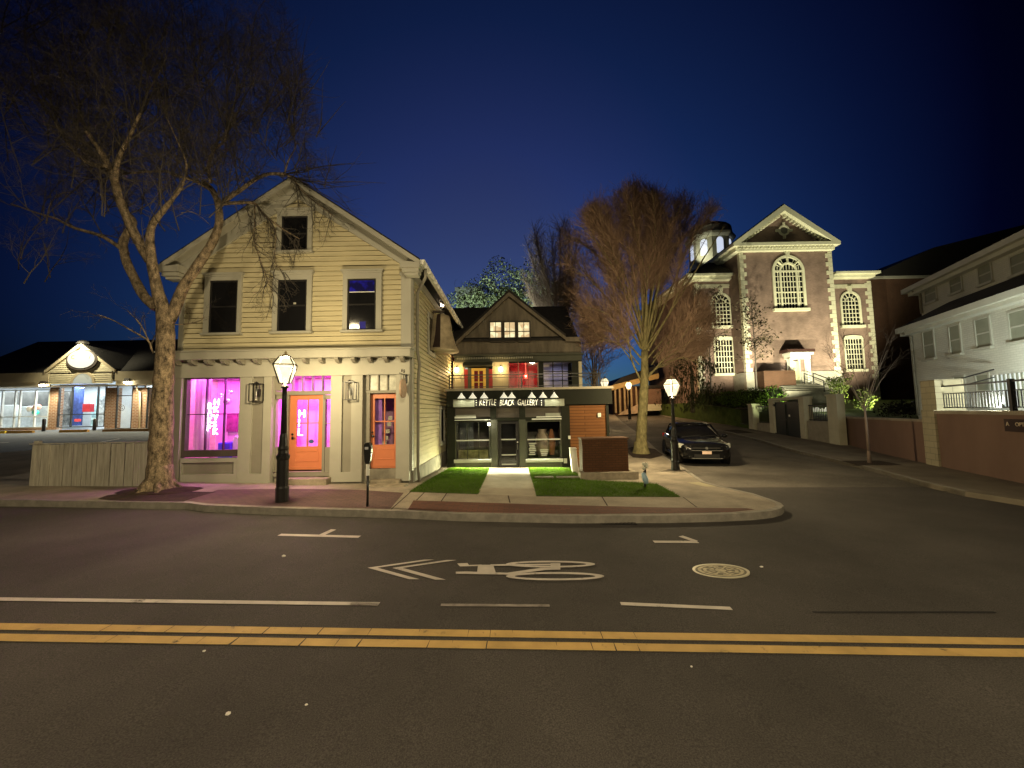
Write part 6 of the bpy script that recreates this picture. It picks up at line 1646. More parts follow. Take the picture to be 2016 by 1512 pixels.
# lit doorway and lit porch window
x0, x1 = lt(1831, 790)[0], lt(1863, 790)[0]; z1, z0 = lt(1846, 750)[1], wz_ - 1.0
a, b = min(x0, x1), max(x0, x1)
mb = MB(); mb.box(a, b, .001, .05, z0, z1); mb.build('lit_doorway', emis('lit_doorway_glow', (.75, .92, .86), .62), bld, local=True)
x0, x1 = lt(1960, 780)[0], lt(2030, 780)[0]; a, b = min(x0, x1), max(x0, x1)
mb = MB(); mb.box(a, b, .001, .03, z0 + .1, lt(1995, 735)[1]); o = mb.build('porch_glazing', warm_room('porch_glow', (.65, .78, .85), (.95, 1, 1), .75, 2), bld, local=True)
mb = MB()
for k in range(9): xx = a + (b - a) * k / 8; mb.box(xx - .025, xx + .025, .03, .06, z0 + .1, lt(1995, 735)[1])
mb.build('porch_bar', m_bl, o, local=True)
def wpos(tt, off, z): q = WP + WD * tt + WN * off; return (q.x, q.y, z)
lamp('AREA', 'porch_lamp', wpos(t0w - 8.0, OF - 2.0, 2.0), WHITE_W, (.92, 1, .84), None, .3, target=wpos(t0w - 5.5, OF, 3.4), sx=.5, sy=.3)
struct(drape([tuple(WP + WD * -8 + WN * .3), tuple(WP + WD * (tP0 + .3) + WN * .3), tuple(WP + WD * (tP0 + .3) + WN * 2.25), tuple(WP + WD * -8 + WN * 2.25)], 0, 'terrace', M['concrete'], fn=lambda x, y: wz_ - .02, step=3))
# right pavement
RW = [tuple(WP + WD * tt + WN * .02) for tt in (-14, -8, 0, 5, tL)] + [(16.0, 21), (16.4, 25), (16.9, 30), (17.4, 38), (19.2, 50), (23.2, 66)]
RK = pg([(2500, 1085), (2200, 1018), (2016, 987), (1900, 969)], .1) + pg([(1810, 947), (1703, 918), (1596, 893), (1560, 885), (1496, 866), (1417, 847)], .12) + [(15.5, 36.4), (18.1, 51), (22, 66)]
struct(drape(RK + list(reversed(RW)), .12, 'right_pavement', mat('worn_concrete', (.17, .145, .11), .9, .3, .9, .3, 50), skirt=.2, step=1.2))
K3 = offs(RK, -.12)
struct(drape(RK[3:] + list(reversed(K3[3:])), .126, 'right_kerb', M['kerb'], skirt=.15, step=1))
q = ground(1712, 911, .13)
struct(drape([(q.x - .9, q.y - .5), (q.x + .55, q.y - .6), (q.x + .8, q.y + .5), (q.x - .5, q.y + .6)], .13, 'sapling_pit', M['soil']))
q = ground(1440, 849, .13)
struct(drape([(q.x - .3, q.y - 1.2), (q.x + .8, q.y - 1.2), (q.x + 1.0, q.y + 1), (q.x - .1, q.y + 1)], .13, 'verge_pit', M['soil']))

# ---------------------------------------------------------------- gate and posts further up the street
QP = Vector((15.75, 19.2)); QD = Vector((.106, .994)).normalized(); QANG = math.atan2(QD.y, QD.x)
def gl_(px, py): return onplane(px, py, QP, QD)
def gthing(name, label, cat, px, group=None):
    tt = gl_(px, 830)[0]; p = QP + QD * tt; return thing(name, label, cat, (p.x, p.y, G(p.x, p.y) + .1), QANG, group), tt
m_gw = mat('white_gate_stone', (.48, .45, .34), .7, .12, 2)
def upright(px0, px1, pyt, label, depth=.5):
    o, ta = gthing('gate_pillar', label, 'pillar', px1); tb = gl_(px0, 830)[0]; z = gl_((px0 + px1) / 2, pyt)[1] - o.location.z
    mb = MB(); mb.box(0, abs(tb - ta), -depth, 0, -.4, z - .08); mb.build('shaft', m_gw, o, local=True)
    mb = MB(); mb.box(-.04, abs(tb - ta) + .04, -depth - .04, .04, z - .08, z); mb.build('cap', m_gw, o, local=True)
upright(1423, 1431, 804, 'white stone pillar farthest up the street, left of the low black fence', .9)
upright(1474, 1482, 795, 'white stone pillar between the low black fence and the white framed gate', .9)
upright(1630, 1650, 776, 'tall grey stone pillar right of the white framed black gate', .35)
# low walls with dark iron fence panels between the pillars
def fence_panel(pxa, pxb, pyt, pyb, wallh, label):
    o, ta = gthing('iron_fence', label, 'fence', pxb); tb = gl_(pxa, 830)[0]; w_ = abs(tb - ta); z1 = gl_((pxa + pxb) / 2, pyt)[1] - o.location.z; zw = gl_((pxa + pxb) / 2, pyb)[1] - o.location.z
    if wallh:
        mb = MB(); mb.box(0, w_, -.3, -.05, -.4, zw); mb.build('low_wall', mat('grey_render', (.28, .25, .2), .85, .15), o, local=True)
    mb = MB(); mb.box(0, w_, -.2, -.16, z1 - .05, z1); mb.box(0, w_, -.2, -.16, zw + .04, zw + .08); mb.build('rail', M['black'], o, local=True)
    n_ = max(4, min(40, int(w_ / .13)))
    for k in range(n_):
        mb = MB(); x = w_ * (k + .5) / n_; mb.box(x - .012, x + .012, -.19, -.17, zw, z1 + .02); mb.build('bar', M['black'], o, local=True)
fence_panel(1445, 1474, 803, 836, False, 'short black iron fence between the two farther white pillars')
fence_panel(1489, 1515, 800, 833, True, 'short black iron fence over a low wall left of the white gate frame')
fence_panel(1587, 1631, 797, 829, True, 'short black iron fence over a low wall between the gate and the grey pillar')
fence_panel(1330, 1423, 803, 826, False, 'long dark iron fence at the top of the street beyond the farthest white pillar')
g0, ta = gthing('garden_gate', 'closed black double gate in a white stone frame beside the pavement', 'gate', 1584)
tb = gl_(1515, 830)[0]; w_ = abs(tb - ta); zt = gl_(1550, 787)[1] - g0.location.z
for x0, x1 in ((0, .42), (w_ - .5, w_)):
    mb = MB(); mb.box(x0, x1, -.45, 0, -.4, zt); mb.build('gate_post', m_gw, g0, local=True)
mb = MB(); mb.box(0, w_, -.5, .02, zt, zt + .14); mb.build('lintel', m_gw, g0, local=True)
for x0, x1 in ((.45, w_ / 2 - .01), (w_ / 2 + .01, w_ - .53)):
    mb = MB(); mb.box(x0, x1, -.2, -.1, -.05, zt - .12); mb.box(x0 + .1, x1 - .1, -.1, -.07, .1, zt * .45); mb.box(x0 + .1, x1 - .1, -.1, -.07, zt * .5, zt - .25); lf = mb.build('gate_leaf', mat('black_green_gate', (.015, .018, .015), .5, .2), g0, local=True)
    for z in (.12, zt - .3):
        mb = MB(); mb.blob(((x0 if x0 < 1 else x1), -.06, z), .09, 6, 0); mb.build('hinge', M['black'], lf, local=True)
mb = MB(); mb.box(w_ * .40, w_ * .40 + .14, -.068, -.06, zt * .55, zt * .55 + .12); mb.build('notice', M['whitepaint'], g0, local=True)
# bright white car park sign / fence glimpsed behind the wall
q = at(1680, 821, 27.0); a = rect(1668, 817, 1694, 826, 27); b2 = rect(1670, 805, 1673, 808, 27)
o = thing('lit_panel', 'bright white lit panel glimpsed behind the low garden wall', 'panel', (q.x, 27, a[2])); mb = MB(); mb.box(a[0], a[1], 27, 27.1, a[2], a[3]); mb.build('face', emis('panel_glow', (.9, 1, 1), 1.6), o)
a = rect(1597, 801, 1635, 829, 26.0); o = thing('white_picket_screen', 'brightly lit white picket screen seen through the iron fence beside the gate', 'fence', ((a[0] + a[1]) / 2, 26, a[2]))
n_ = 12
for k in range(n_):
    x = a[0] + (a[1] - a[0]) * k / n_; mb = MB(); mb.box(x, x + (a[1] - a[0]) / n_ * .7, 26, 26.05, a[2], a[3] - random.uniform(0, .15)); mb.build('picket', M['whitepaint'], o)
mb = MB(); mb.box(a[0], a[1], 26.051, 26.09, a[2] + .1, a[2] + .2); mb.build('rail', M['whitepaint'], o)
lamp('POINT', 'path_light', (a[0] + .6, 25.2, a[2] + 1.1), 45, (1, .98, .8), None, .1)

# ---------------------------------------------------------------- columned wall and brick bits at the top of the street
YT = 46.0
a = rect(1206, 757, 1268, 812, YT); zt0 = a[2]
o = thing('columned_building', 'low brown building with a row of pale posts at the top of the street', 'building', ((a[0] + a[1]) / 2, YT, zt0))
mb = MB(); mb.box(a[0], a[1] + 1.5, YT, YT + 8, zt0 - 1, a[3] - .2); mb.build('wall', M['darkbrick'], o)
mb = MB(); mb.prism([(a[0] - .4, YT - 1.0, a[3] - .75), (a[1] + 1.5, YT - 1.0, a[3] + .6), (a[1] + 1.5, YT - 1.0, a[3] + 1.2), (a[0] - .4, YT - 1.0, a[3] - .15)], (0, .3, 0)); mb.build('eaves', mat('ochre_eaves', (.42, .30, .13), .7), o)
mb = MB(); mb.prism([(a[0] - .4, YT - .69, a[3] - .2), (a[1] + 1.5, YT - .69, a[3] + 1.15), (a[1] + 1.5, YT - .69, a[3] + 2.2), (a[0] + 1, YT - .69, a[3] + .8)], (0, 7, 0)); mb.build('roof', M['black_matte'], o)
for px in (1211, 1220, 1229.5, 1237, 1243, 1253):
    x = at(px, 780, YT - .5).x; mb = MB(); mb.lathe([(.16, 0), (.13, .3), (.12, a[3] - zt0 - .4), (.17, a[3] - zt0 - .3)], (x, YT - .5, zt0), 10); mb.build('post', mat('pale_post', (.45, .34, .2), .7), o)
a2 = rect(1205, 797, 1262, 812, YT - 1.2); mb = MB(); mb.prism([(a2[0] + .6, YT - 1.3, a2[2] - .3), (a2[1], YT - 1.3, a2[2] - .1), (a2[1], YT - 1.3, a2[3] + .2), (a2[0] + 1.2, YT - 1.3, a2[2] + .1)], (0, .2, 0)); mb.build('plinth', mat('pale_plinth', (.5, .38, .27), .8, .3, 2), o)
a = rect(1276, 764, 1302, 800, 44); o = thing('brick_kiosk', 'small lit brick block between the street tree trunk and the lamp lantern', 'building', ((a[0] + a[1]) / 2, 44, a[2]))
mb = MB(); mb.box(a[0] - .6, a[1], 44, 47, a[2] - .5, a[3]); mb.build('wall', M['redbrick'], o); mb = MB(); mb.box(a[0] - .6, a[1] + .05, 43.9, 44.1, a[2] - .5, a[2] + .25); mb.build('base', m_st, o); mb = MB(); mb.box(a[0] - .8, a[1] + .2, 43.7, 47.2, a[3], a[3] + .3); mb.build('flat_roof', M['roof'], o)
lamp('POINT', 'uphill_lamp_light', (at(1262, 770, 40).x, 40.5, 5.6), 900, (1, .62, .28), None, .2)
a = rect(899, 571, 946, 640, 75); o = thing('distant_tower_block', 'pale flat topped tower block far behind the gallery roof', 'tower block', ((a[0] + a[1]) / 2, 75, 2))
mb = MB(); mb.box(a[0], a[1], 75, 85, 0, a[3]); mb.build('wall', mat('pale_tower', (.5, .55, .5), .8, .12, .4), o)
mb = MB(); mb.box(a[0] - .3, a[1] + .3, 74.7, 85.3, a[3], a[3] + .5); mb.build('parapet', mat('tower_parapet', (.5, .55, .5), .8), o)
mb = MB()
for k in range(3): mb.box(a[0] + .4, a[1] - .4, 74.95, 75.01, a[3] - 2.0 - 2.2 * k, a[3] - 1.4 - 2.2 * k)
mb.build('window_band', M['darkglass'], o)
lamp('SPOT', 'added_tower_spot', (a[0] + 3, 62, 7), 7000, (.85, 1, .92), None, .3, target=(a[0] + 3, 75, 17), spot=90)  # unseen spot, added only to brighten the distant tower block

# ================================================================ parked car
p = ground(1392, 919, .004)
HD = Vector((-.215, -.977, 0)).normalized()
ctr = Vector((p.x, p.y, 0)) - HD * 2.12
cz = G(ctr.x, ctr.y) + .004
car = thing('parked_car', 'black hatchback parked nose downhill at the kerb of the side street', 'car', (ctr.x, ctr.y, cz), math.atan2(HD.y, HD.x))
paint = mat('black_car_paint', (.005, .005, .0055), .14, .1, 2, spec=.25, coat=.25)
def loft(stations, close=True):
    mb = MB(); rings = []
    for st in stations:
        half_ = st
        full = half_ + [(x, -y, z) for x, y, z in reversed(half_) if abs(y) > 1e-6]
        rings.append(full)
    n = len(rings[0]); vs = [q for r_ in rings for q in r_]; fs = []
    for i in range(len(rings) - 1):
        for k in range(n): fs.append((i * n + k, i * n + (k + 1) % n, (i + 1) * n + (k + 1) % n, (i + 1) * n + k))
    fs.append(tuple(range(n))); fs.append(tuple((len(rings) - 1) * n + k for k in range(n - 1, -1, -1)))
    return mb.add(vs, fs)
S = []
for x, w_, zl, zt in ((2.20, .60, .34, .60), (2.17, .74, .24, .70), (2.02, .83, .20, .78), (1.70, .88, .19, .86), (1.25, .895, .19, .93), (.95, .90, .19, .97), (0, .905, .19, .97), (-1.0, .905, .19, .99), (-1.7, .88, .20, 1.02), (-2.05, .82, .26, 1.02), (-2.18, .70, .38, .92)):
    S.append([(x, 0, zl), (x, w_ * .86, zl), (x, w_ * .98, zl + .10), (x, w_, (zl + zt) / 2), (x, w_ * .985, zt - .10), (x, w_ * .90, zt - .01), (x, w_ * .5, zt + .025), (x, 0, zt + .035)])
o = loft(S).build('body', paint, car, smooth=True, local=True); sb = o.modifiers.new('sub', 'SUBSURF'); sb.levels = sb.render_levels = 2
S = []
for x, wb_, wt, zb_, zt in ((1.10, .78, .74, .95, .97), (.72, .80, .70, .95, 1.18), (.28, .82, .64, .95, 1.41), (-.1, .82, .62, .95, 1.47), (-1.1, .82, .61, .95, 1.46), (-1.65, .80, .60, .95, 1.39), (-1.95, .78, .62, .95, 1.18), (-2.08, .74, .68, .95, 1.0)):
    S.append([(x, 0, zb_), (x, wb_, zb_), (x, (wb_ + wt) / 2 + .01, (zb_ + zt) / 2), (x, wt, zt - .02), (x, wt * .6, zt + .01), (x, 0, zt + .02)])
o = loft(S).build('glasshouse', mat('car_glass', (.006, .006, .007), .18, .1, 1, spec=.2), car, smooth=True, local=True); sb = o.modifiers.new('sub', 'SUBSURF'); sb.levels = sb.render_levels = 1
S = []
for x, w_, z in ((.30, .60, 1.425), (-.1, .625, 1.485), (-1.1, .615, 1.475), (-1.68, .60, 1.40)):
    S.append([(x, 0, z - .03), (x, w_, z - .05), (x, w_ + .015, z - .01), (x, w_ * .7, z + .02), (x, 0, z + .03)])
loft(S).build('roof_panel', paint, car, smooth=True, local=True)
for s in (-1, 1):
    mb = MB(); mb.tube([(1.12, s * .78, .96), (.30, s * .645, 1.425)], .035, 6); mb.build('windscreen_pillar', paint, car, local=True)
    for xx in (-.25, -1.15):
        mb = MB(); mb.tube([(xx - .03, s * .835, .97), (xx, s * .635, 1.44)], .03, 6); mb.build('door_pillar', paint, car, local=True)
    mb = MB(); mb.blob((.86, s * 1.0, 1.0), (.09, .11, .075), 8, 0); mb.tube([(.88, s * .86, .97), (.87, s * .95, .98)], .025, 6); mb.build('mirror', paint, car, smooth=True, local=True)
    # headlamp
    mb = MB(); mb.hexa([(2.19, s * .50, .60), (1.90, s * .885, .64), (1.86, s * .84, .66), (2.10, s * .48, .62), (2.155, s * .52, .70), (1.86, s * .885, .80), (1.82, s * .84, .80), (2.06, s * .50, .72)])
    h = mb.build('headlight', mat('headlight_glass', (.35, .36, .33), .12, .1, spec=.8), car, local=True)
    mb = MB(); mb.blob((2.08, s * .66, .68), (.06, .07, .05), 8, 0); mb.build('reflector', mat('reflector', (.8, .8, .75), .15, metal=1.0), h, local=True)
    mb = MB(); mb.hexa([(2.185, s * .58, .32), (2.02, s * .80, .34), (2.0, s * .78, .34), (2.15, s * .56, .32), (2.185, s * .58, .41), (2.02, s * .81, .45), (2.0, s * .78, .45), (2.15, s * .56, .41)]); mb.build('fog_light', mat('fog_chrome', (.5, .5, .48), .25, metal=.8), car, local=True)
    mb = MB(); mb.hexa([(-2.10, s * .55, .80), (-2.18, s * .55, .80), (-1.95, s * .86, .82), (-1.9, s * .86, .82), (-2.10, s * .55, .96), (-2.16, s * .55, .96), (-1.95, s * .85, .98), (-1.9, s * .85, .98)]); mb.build('tail_light', mat('tail_red', (.4, .02, .02), .2), car, local=True)
    mb = MB(); mb.box(-1.2, 1.25, s * .89 - .02, s * .89 + .02, .24, .275); mb.build('sill_strip', mat('sill_chrome', (.7, .7, .68), .2, metal=.9), car, local=True)
    for xx in (1.36, -1.34):
        mb = MB(); mb.lathe([(.20, -.10), (.31, -.10), (.325, -.06), (.325, .06), (.31, .10), (.20, .10)], (0, 0, 0), 28)
        mb.v = [(xx + x, s * .80 + z, .325 + y) for x, y, z in mb.v]; w = mb.build('wheel', mat('tyre', (.015, .014, .014), .8), car, smooth=True, local=True)
        mb = MB()
        for k in range(10):
            a = 2 * PI * k / 10; c_, s_ = math.cos(a), math.sin(a)
            mb.hexa([(xx + c_ * .05 - s_ * .025, s * .885, .325 + s_ * .05 + c_ * .025), (xx + c_ * .05 + s_ * .025, s * .885, .325 + s_ * .05 - c_ * .025), (xx + c_ * .21 + s_ * .03, s * .895, .325 + s_ * .21 - c_ * .03), (xx + c_ * .21 - s_ * .03, s * .895, .325 + s_ * .21 + c_ * .03),
                     (xx + c_ * .05 - s_ * .025, s * .91, .325 + s_ * .05 + c_ * .025), (xx + c_ * .05 + s_ * .025, s * .91, .325 + s_ * .05 - c_ * .025), (xx + c_ * .21 + s_ * .03, s * .905, .325 + s_ * .21 - c_ * .03), (xx + c_ * .21 - s_ * .03, s * .905, .325 + s_ * .21 + c_ * .03)])
        mb.lathe([(.06, 0), (.05, .02)], (0, 0, 0), 10) if False else None
        mb.build('rim', mat('alloy', (.6, .6, .57), .3, metal=.8), w, local=True)
        mb = MB(); mb.lathe([(.325, 0), (.385, 0), (.385, .02), (.325, .02)], (0, 0, 0), 24); mb.v = [(xx + x, s * (.895) + z * s, .33 + y) for x, y, z in mb.v]; mb.build('wheel_arch', M['black_matte'], car, local=True)
mb = MB(); mb.box(2.13, 2.21, -.46, .46, .615, .665); mb.build('grille', M['black_matte'], car, local=True)
mb = MB(); mb.box(2.14, 2.225, -.52, .52, .545, .565); mb.box(2.12, 2.215, -.52, .52, .262, .285); mb.build('chrome_strip', mat('bumper_chrome', (.55, .55, .52), .25, metal=.9), car, local=True)
mb = MB(); mb.box(2.16, 2.20, -.42, .42, .30, .42); mb.build('air_intake', M['black_matte'], car, local=True)
mb = MB(); mb.box(2.20, 2.222, -.155, .155, .43, .535); pl = mb.build('number_plate', mat('pale_plate', (.55, .40, .33), .5), car, local=True)
mb = MB(); N = 16; mb.prism([(2.212, .05 * math.cos(2 * PI * k / N), .64 + .05 * math.sin(2 * PI * k / N)) for k in range(N)], (.01, 0, 0)); mb.build('badge', mat('badge', (.5, .5, .48), .25, metal=.9), car, local=True)
mb = MB(); mb.tube([(1.13, -.6, .985), (1.0, .1, 1.03)], .012, 5); mb.tube([(1.13, .05, .985), (1.0, .65, 1.03)], .012, 5); mb.build('wiper', M['black_matte'], car, local=True)

# ================================================================ small things on the road
c = ground(1419, 1124.5, .0); 
mh = thing('manhole_cover', 'pale iron manhole cover with a raised ring pattern set in the road', 'manhole cover', (c.x, c.y, G(c.x, c.y)))
mh.scale = (1, .62, 1)
r_ = .345
m_iron = mat('worn_iron', (.38, .33, .21), .55, .35, 12, .4, 40, metal=.25)
mb = MB(); N = 48; mb.lathe([(r_, -.02), (r_, .012), (r_ * .92, .012), (r_ * .90, .006)], (0, 0, 0), N); mb.build('frame_ring', mat('iron_rim', (.50, .46, .34), .5, .2, metal=.2), mh, local=True)
mb = MB(); mb.lathe([(r_ * .895, -.02), (r_ * .895, .0085)], (0, 0, 0), N); mb.build('lid', mat('iron_dark', (.13, .115, .075), .65, .3), mh, local=True)
mb = MB()
for r0, r1, a0_, a1_ in [(.82, .70, 0, 2 * PI)] + [(.62, .50, R(20 + 60 * k), R(62 + 60 * k)) for k in range(6)] + [(.40, .30, R(60 * k), R(60 * k + 40)) for k in range(6)] + [(.2, .0, 0, 2 * PI)]:
    n_ = 16
    for k in range(n_):
        t0_, t1_ = a0_ + (a1_ - a0_) * k / n_, a0_ + (a1_ - a0_) * (k + 1) / n_
        q = lambda rr, t_, z: (r_ * rr * math.cos(t_), r_ * rr * math.sin(t_), z)
        mb.add([q(r0, t0_, .0115), q(r0, t1_, .0115), q(r1, t1_, .0115), q(r1, t0_, .0115)], [(0, 1, 2, 3)])
for k in range(8):
    a = 2 * PI * k / 8 + .2; d = Vector((math.cos(a), math.sin(a), 0)); s_ = Vector((-d.y, d.x, 0)) * .012
    mb.add([d * .08 - s_ + Vector((0, 0, .0118)), d * .08 + s_ + Vector((0, 0, .0118)), d * .24 + s_ + Vector((0, 0, .0118)), d * .24 - s_ + Vector((0, 0, .0118))], [(0, 1, 2, 3)])
mb.build('relief_pattern', m_iron, mh, local=True)
for (px, py, r_, lb) in ((559, 1096, .026, 'white scrap of litter on the road below the left parking mark'), (402, 1283, .014, 'tiny pale scrap just below the yellow lines at the left'), (449, 1406, .017, 'white scrap lying nearest the bottom left of the road'),
                          (603, 1388, .010, 'tiny pale scrap low on the road left of centre'), (1499, 1117, .022, 'small white scrap right of the manhole cover'), (1361, 1313, .010, 'tiny pale scrap below the yellow lines right of centre')):
    c = ground(px, py, .0); mb = MB(); mb.blob((c.x, c.y, c.z + r_ * .4), (r_, r_ * .8, r_ * .5), 6, .3); solo(mb.build('litter', mat('litter_white', (.7, .66, .6), .8)), lb, 'litter', 'scraps of litter on the road')
a = ground(1213, 1028, .0)
o = thing('storm_drain', 'dark storm drain inlet in the gutter under the middle of the kerb', 'drain', (a.x, a.y, G(a.x, a.y)))
mb = MB(); mb.box(-.33, .33, -.17, .17, -.02, .006); mb.build('frame', M['black_matte'], o, local=True)
mb = MB()
for k in range(9): mb.box(-.30 + k * .07, -.265 + k * .07, -.14, .14, .006, .014)
mb.build('grate', mat('grate_iron', (.05, .045, .04), .6), o, local=True)
# ================================================================ trees
import colorsys
rnd = random.Random(11)
TIPS = []
def rv(s=1.0): return Vector((rnd.uniform(-s, s), rnd.uniform(-s, s), rnd.uniform(-s, s)))
CLIP = [None]
def grow(mb, p, d, L, r, lvl, P):
    if CLIP[0] and not CLIP[0](p): return
    """one branch with wander; children along it"""
    q = P[lvl]; n = q['n']; pts = [Vector(p)]; rs = [r]; d = d.normalized(); dirs = [d]
    for i in range(n):
        d = (d + rv(q['w']) + Vector((q.get('px', 0), 0, q['up']))).normalized(); pts.append(pts[-1] + d * (L / n)); rs.append(r * (1 - .8 * (i + 1) / n)); dirs.append(d)
    mb[0 if r > .02 else 1].tube(pts, rs, q.get('sides', 3), cap=False)
    if lvl + 1 >= len(P): TIPS.append(pts[-1]); TIPS.append(pts[-2])
    if lvl + 1 < len(P):
        c = P[lvl + 1]
        for k in range(q['kids']):
            t_ = q.get('from', .2) + (1 - q.get('from', .2)) * (k + rnd.random()) / q['kids']; i = min(int(t_ * n), n - 1); fpos = t_ * n - i
            pp = pts[i].lerp(pts[i + 1], fpos); ax = dirs[i].cross(rv(1)).normalized()
            dd = (dirs[i] * math.cos(c['ang']) + ax * math.sin(c['ang'])).normalized()
            grow(mb, pp, dd, L * c['len'] * rnd.uniform(.6, 1.15) * (1.1 - .35 * t_), min(r * .6, max(.0035, r * (1 - .75 * t_) * .7)) if lvl < 1 else max(P[-1].get('rmin', .003), r * P[-1].get('rk', .5)), lvl + 1, P)
def limb(mb, pix, Y0, Y1, r0, r1, sides=8):
    pts = [at(x, y, Y0 + (Y1 - Y0) * i / (len(pix) - 1)) for i, (x, y) in enumerate(pix)]
    # smooth
    out = []
    for i in range(len(pts) - 1):
        a = pts[max(0, i - 1)]; b = pts[i]; c = pts[i + 1]; e = pts[min(len(pts) - 1, i + 2)]
        for k in range(4):
            t_ = k / 4; out.append(.5 * ((2 * b) + (c - a) * t_ + (2 * a - 5 * b + 4 * c - e) * t_ * t_ + (3 * b - a - 3 * c + e) * t_ ** 3))
    out.append(pts[-1]); n = len(out)
    rs = [(r0 + (r1 - r0) * i / (n - 1)) * (1 + rnd.uniform(-.05, .05)) for i in range(n)]
    mb.tube(out, rs, sides); return out, rs
CLIP[0] = lambda p: (lambda q: q[0] < 655 + max(0, q[1] - 330) * .5 and (q[1] > 330 or q[0] < 560 + (q[1]) * .28) and (q[1] < 415 or q[0] > 470 or rnd.random() < .72))(proj(p))
# ---------------------------------------------------------------- big bare tree on the left
b0 = ground(312, 966, .13); TY = b0.y
T = thing('bare_tree', 'big bare tree with a mottled trunk leaning over the left side of the yellow house', 'tree', b0)
trunk = MB(); crown = MB()
zt = lambda s: [(s_x / 2.749, 150 + s_y / 2.749) for s_x, s_y in s]
limb(trunk, [(310, 972), (312, 955), (314, 930), (316, 890), (318, 840), (320, 780), (324, 720), (326, 670), (325, 632), (322, 610)], TY, TY, .27, .155, 14)
mbt = trunk
flare = [(.52, -.12), (.40, .0), (.30, .14), (.255, .35), (.23, .6)]
trunk.lathe(flare, (b0.x + .02, b0.y, b0.z), 16)
for a_ in (0.4, 1.3, 2.7, 3.5, 4.5, 5.4): trunk.tube([b0 + Vector((math.cos(a_) * .2, math.sin(a_) * .2, .22)), b0 + Vector((math.cos(a_) * .36, math.sin(a_) * .36, .03)), b0 + Vector((math.cos(a_) * .55, math.sin(a_) * .55, -.05))], [.10, .075, .03], 7)
mound = MB(); mound.blob((b0.x, b0.y, b0.z - .05), (.95, .62, .12), 12, .10)
solo(mound.build('root_mound', M['soil'], smooth=True), 'low mound of dark soil round the foot of the big bare tree', 'soil mound')
LM = []
def lz(s, Y1, r0, r1, Y0=None): 
    o = limb(trunk, zt(s), TY if Y0 is None else Y0, Y1, r0 * 1.12, r1 * 1.25, 9); LM.append(o); return o
lz([(905, 1330), (935, 1285), (965, 1210), (1000, 1130), (1080, 1010), (1150, 900), (1185, 800), (1182, 700), (1150, 620), (1100, 570)], TY + .45, .125, .05)
lz([(1190, 700), (1250, 650), (1310, 610), (1380, 560), (1450, 530), (1540, 530)], TY + .75, .055, .03, TY + .4)
lz([(1540, 530), (1590, 560), (1640, 625), (1730, 700), (1810, 760)], TY + 1.0, .022, .008, TY + .75)
lz([(1540, 530), (1560, 460), (1600, 380), (1590, 330)], TY + .4, .02, .008, TY + .7)
lz([(1190, 690), (1300, 685), (1380, 690), (1420, 740), (1520, 820), (1620, 880)], TY + 1.1, .045, .010, TY + .4)
lz([(1380, 690), (1378, 800), (1378, 900), (1430, 1050), (1450, 1110), (1480, 1190)], TY + 1.15, .014, .005, TY + .85)
lz([(1400, 720), (1490, 830), (1488, 1000), (1540, 1060)], TY + 1.15, .014, .005, TY + .85)
lz([(1150, 620), (1050, 565), (960, 540), (890, 515), (700, 525)], TY - .4, .04, .018, TY + .4)
lz([(1140, 580), (1130, 480), (1160, 400), (1215, 350), (1225, 290)], TY - .3, .04, .015, TY + .4)
lz([(900, 1300), (870, 1220), (850, 1150), (822, 1010), (812, 900), (822, 810), (880, 730), (930, 670), (985, 600)], TY - .5, .135, .022)
lz([(815, 1000), (745, 885), (695, 780), (645, 660), (622, 570), (590, 490), (540, 400), (470, 300)], TY - 1.0, .105, .035, TY - .15)
lz([(622, 570), (640, 450), (700, 330), (760, 200)], TY - 1.2, .05, .02, TY - .8)
lz([(590, 490), (480, 470), (380, 380), (300, 250)], TY - .5, .05, .018, TY - .85)
lz([(845, 1250), (780, 1190), (720, 1080), (678, 985), (670, 890), (720, 800), (705, 760)], TY + .3, .10, .06)
lz([(690, 960), (560, 870), (400, 820), (300, 770), (200, 740), (60, 690)], TY + .6, .045, .012, TY + .25)
lz([(250, 800), (275, 690), (340, 630), (430, 640)], TY + .6, .016, .006, TY + .55)
lz([(985, 600), (1010, 480), (960, 350), (900, 220)], TY - .9, .022, .010, TY - .5)
lz([(820, 1480), (800, 1430), (700, 1370), (610, 1320), (530, 1290)], TY - .6, .022, .005, TY - .1)
lz([(830, 1500), (790, 1400), (750, 1330), (690, 1270)], TY - .5, .016, .005, TY - .1)
lz([(940, 1345), (1020, 1340), (1080, 1325), (1110, 1300)], TY - .1, .010, .004, TY - .1)
lz([(980, 740), (1040, 735), (1100, 770), (1130, 800)], TY - .4, .008, .004, TY - .5)
P3 = [dict(n=5, w=.22, up=.06, kids=7, sides=4, **{'from': .15}), dict(n=4, w=.28, up=.05, kids=5, len=.55, ang=.8, sides=3), dict(n=3, w=.3, up=.03, kids=4, len=.55, ang=.8, sides=3), dict(n=2, w=.3, up=0, kids=0, len=.6, ang=.8, sides=3, rmin=.0028)]
P4 = [dict(n=5, w=.2, up=.05, kids=8, sides=3, **{'from': .1}), dict(n=4, w=.28, up=.03, kids=6, len=.55, ang=.8, sides=3), dict(n=3, w=.3, up=.02, kids=6, len=.55, ang=.8, sides=3), dict(n=2, w=.3, up=0, kids=0, len=.6, ang=.8, sides=3, rmin=.0019, rk=.38)]
cr_ = (crown, crown)
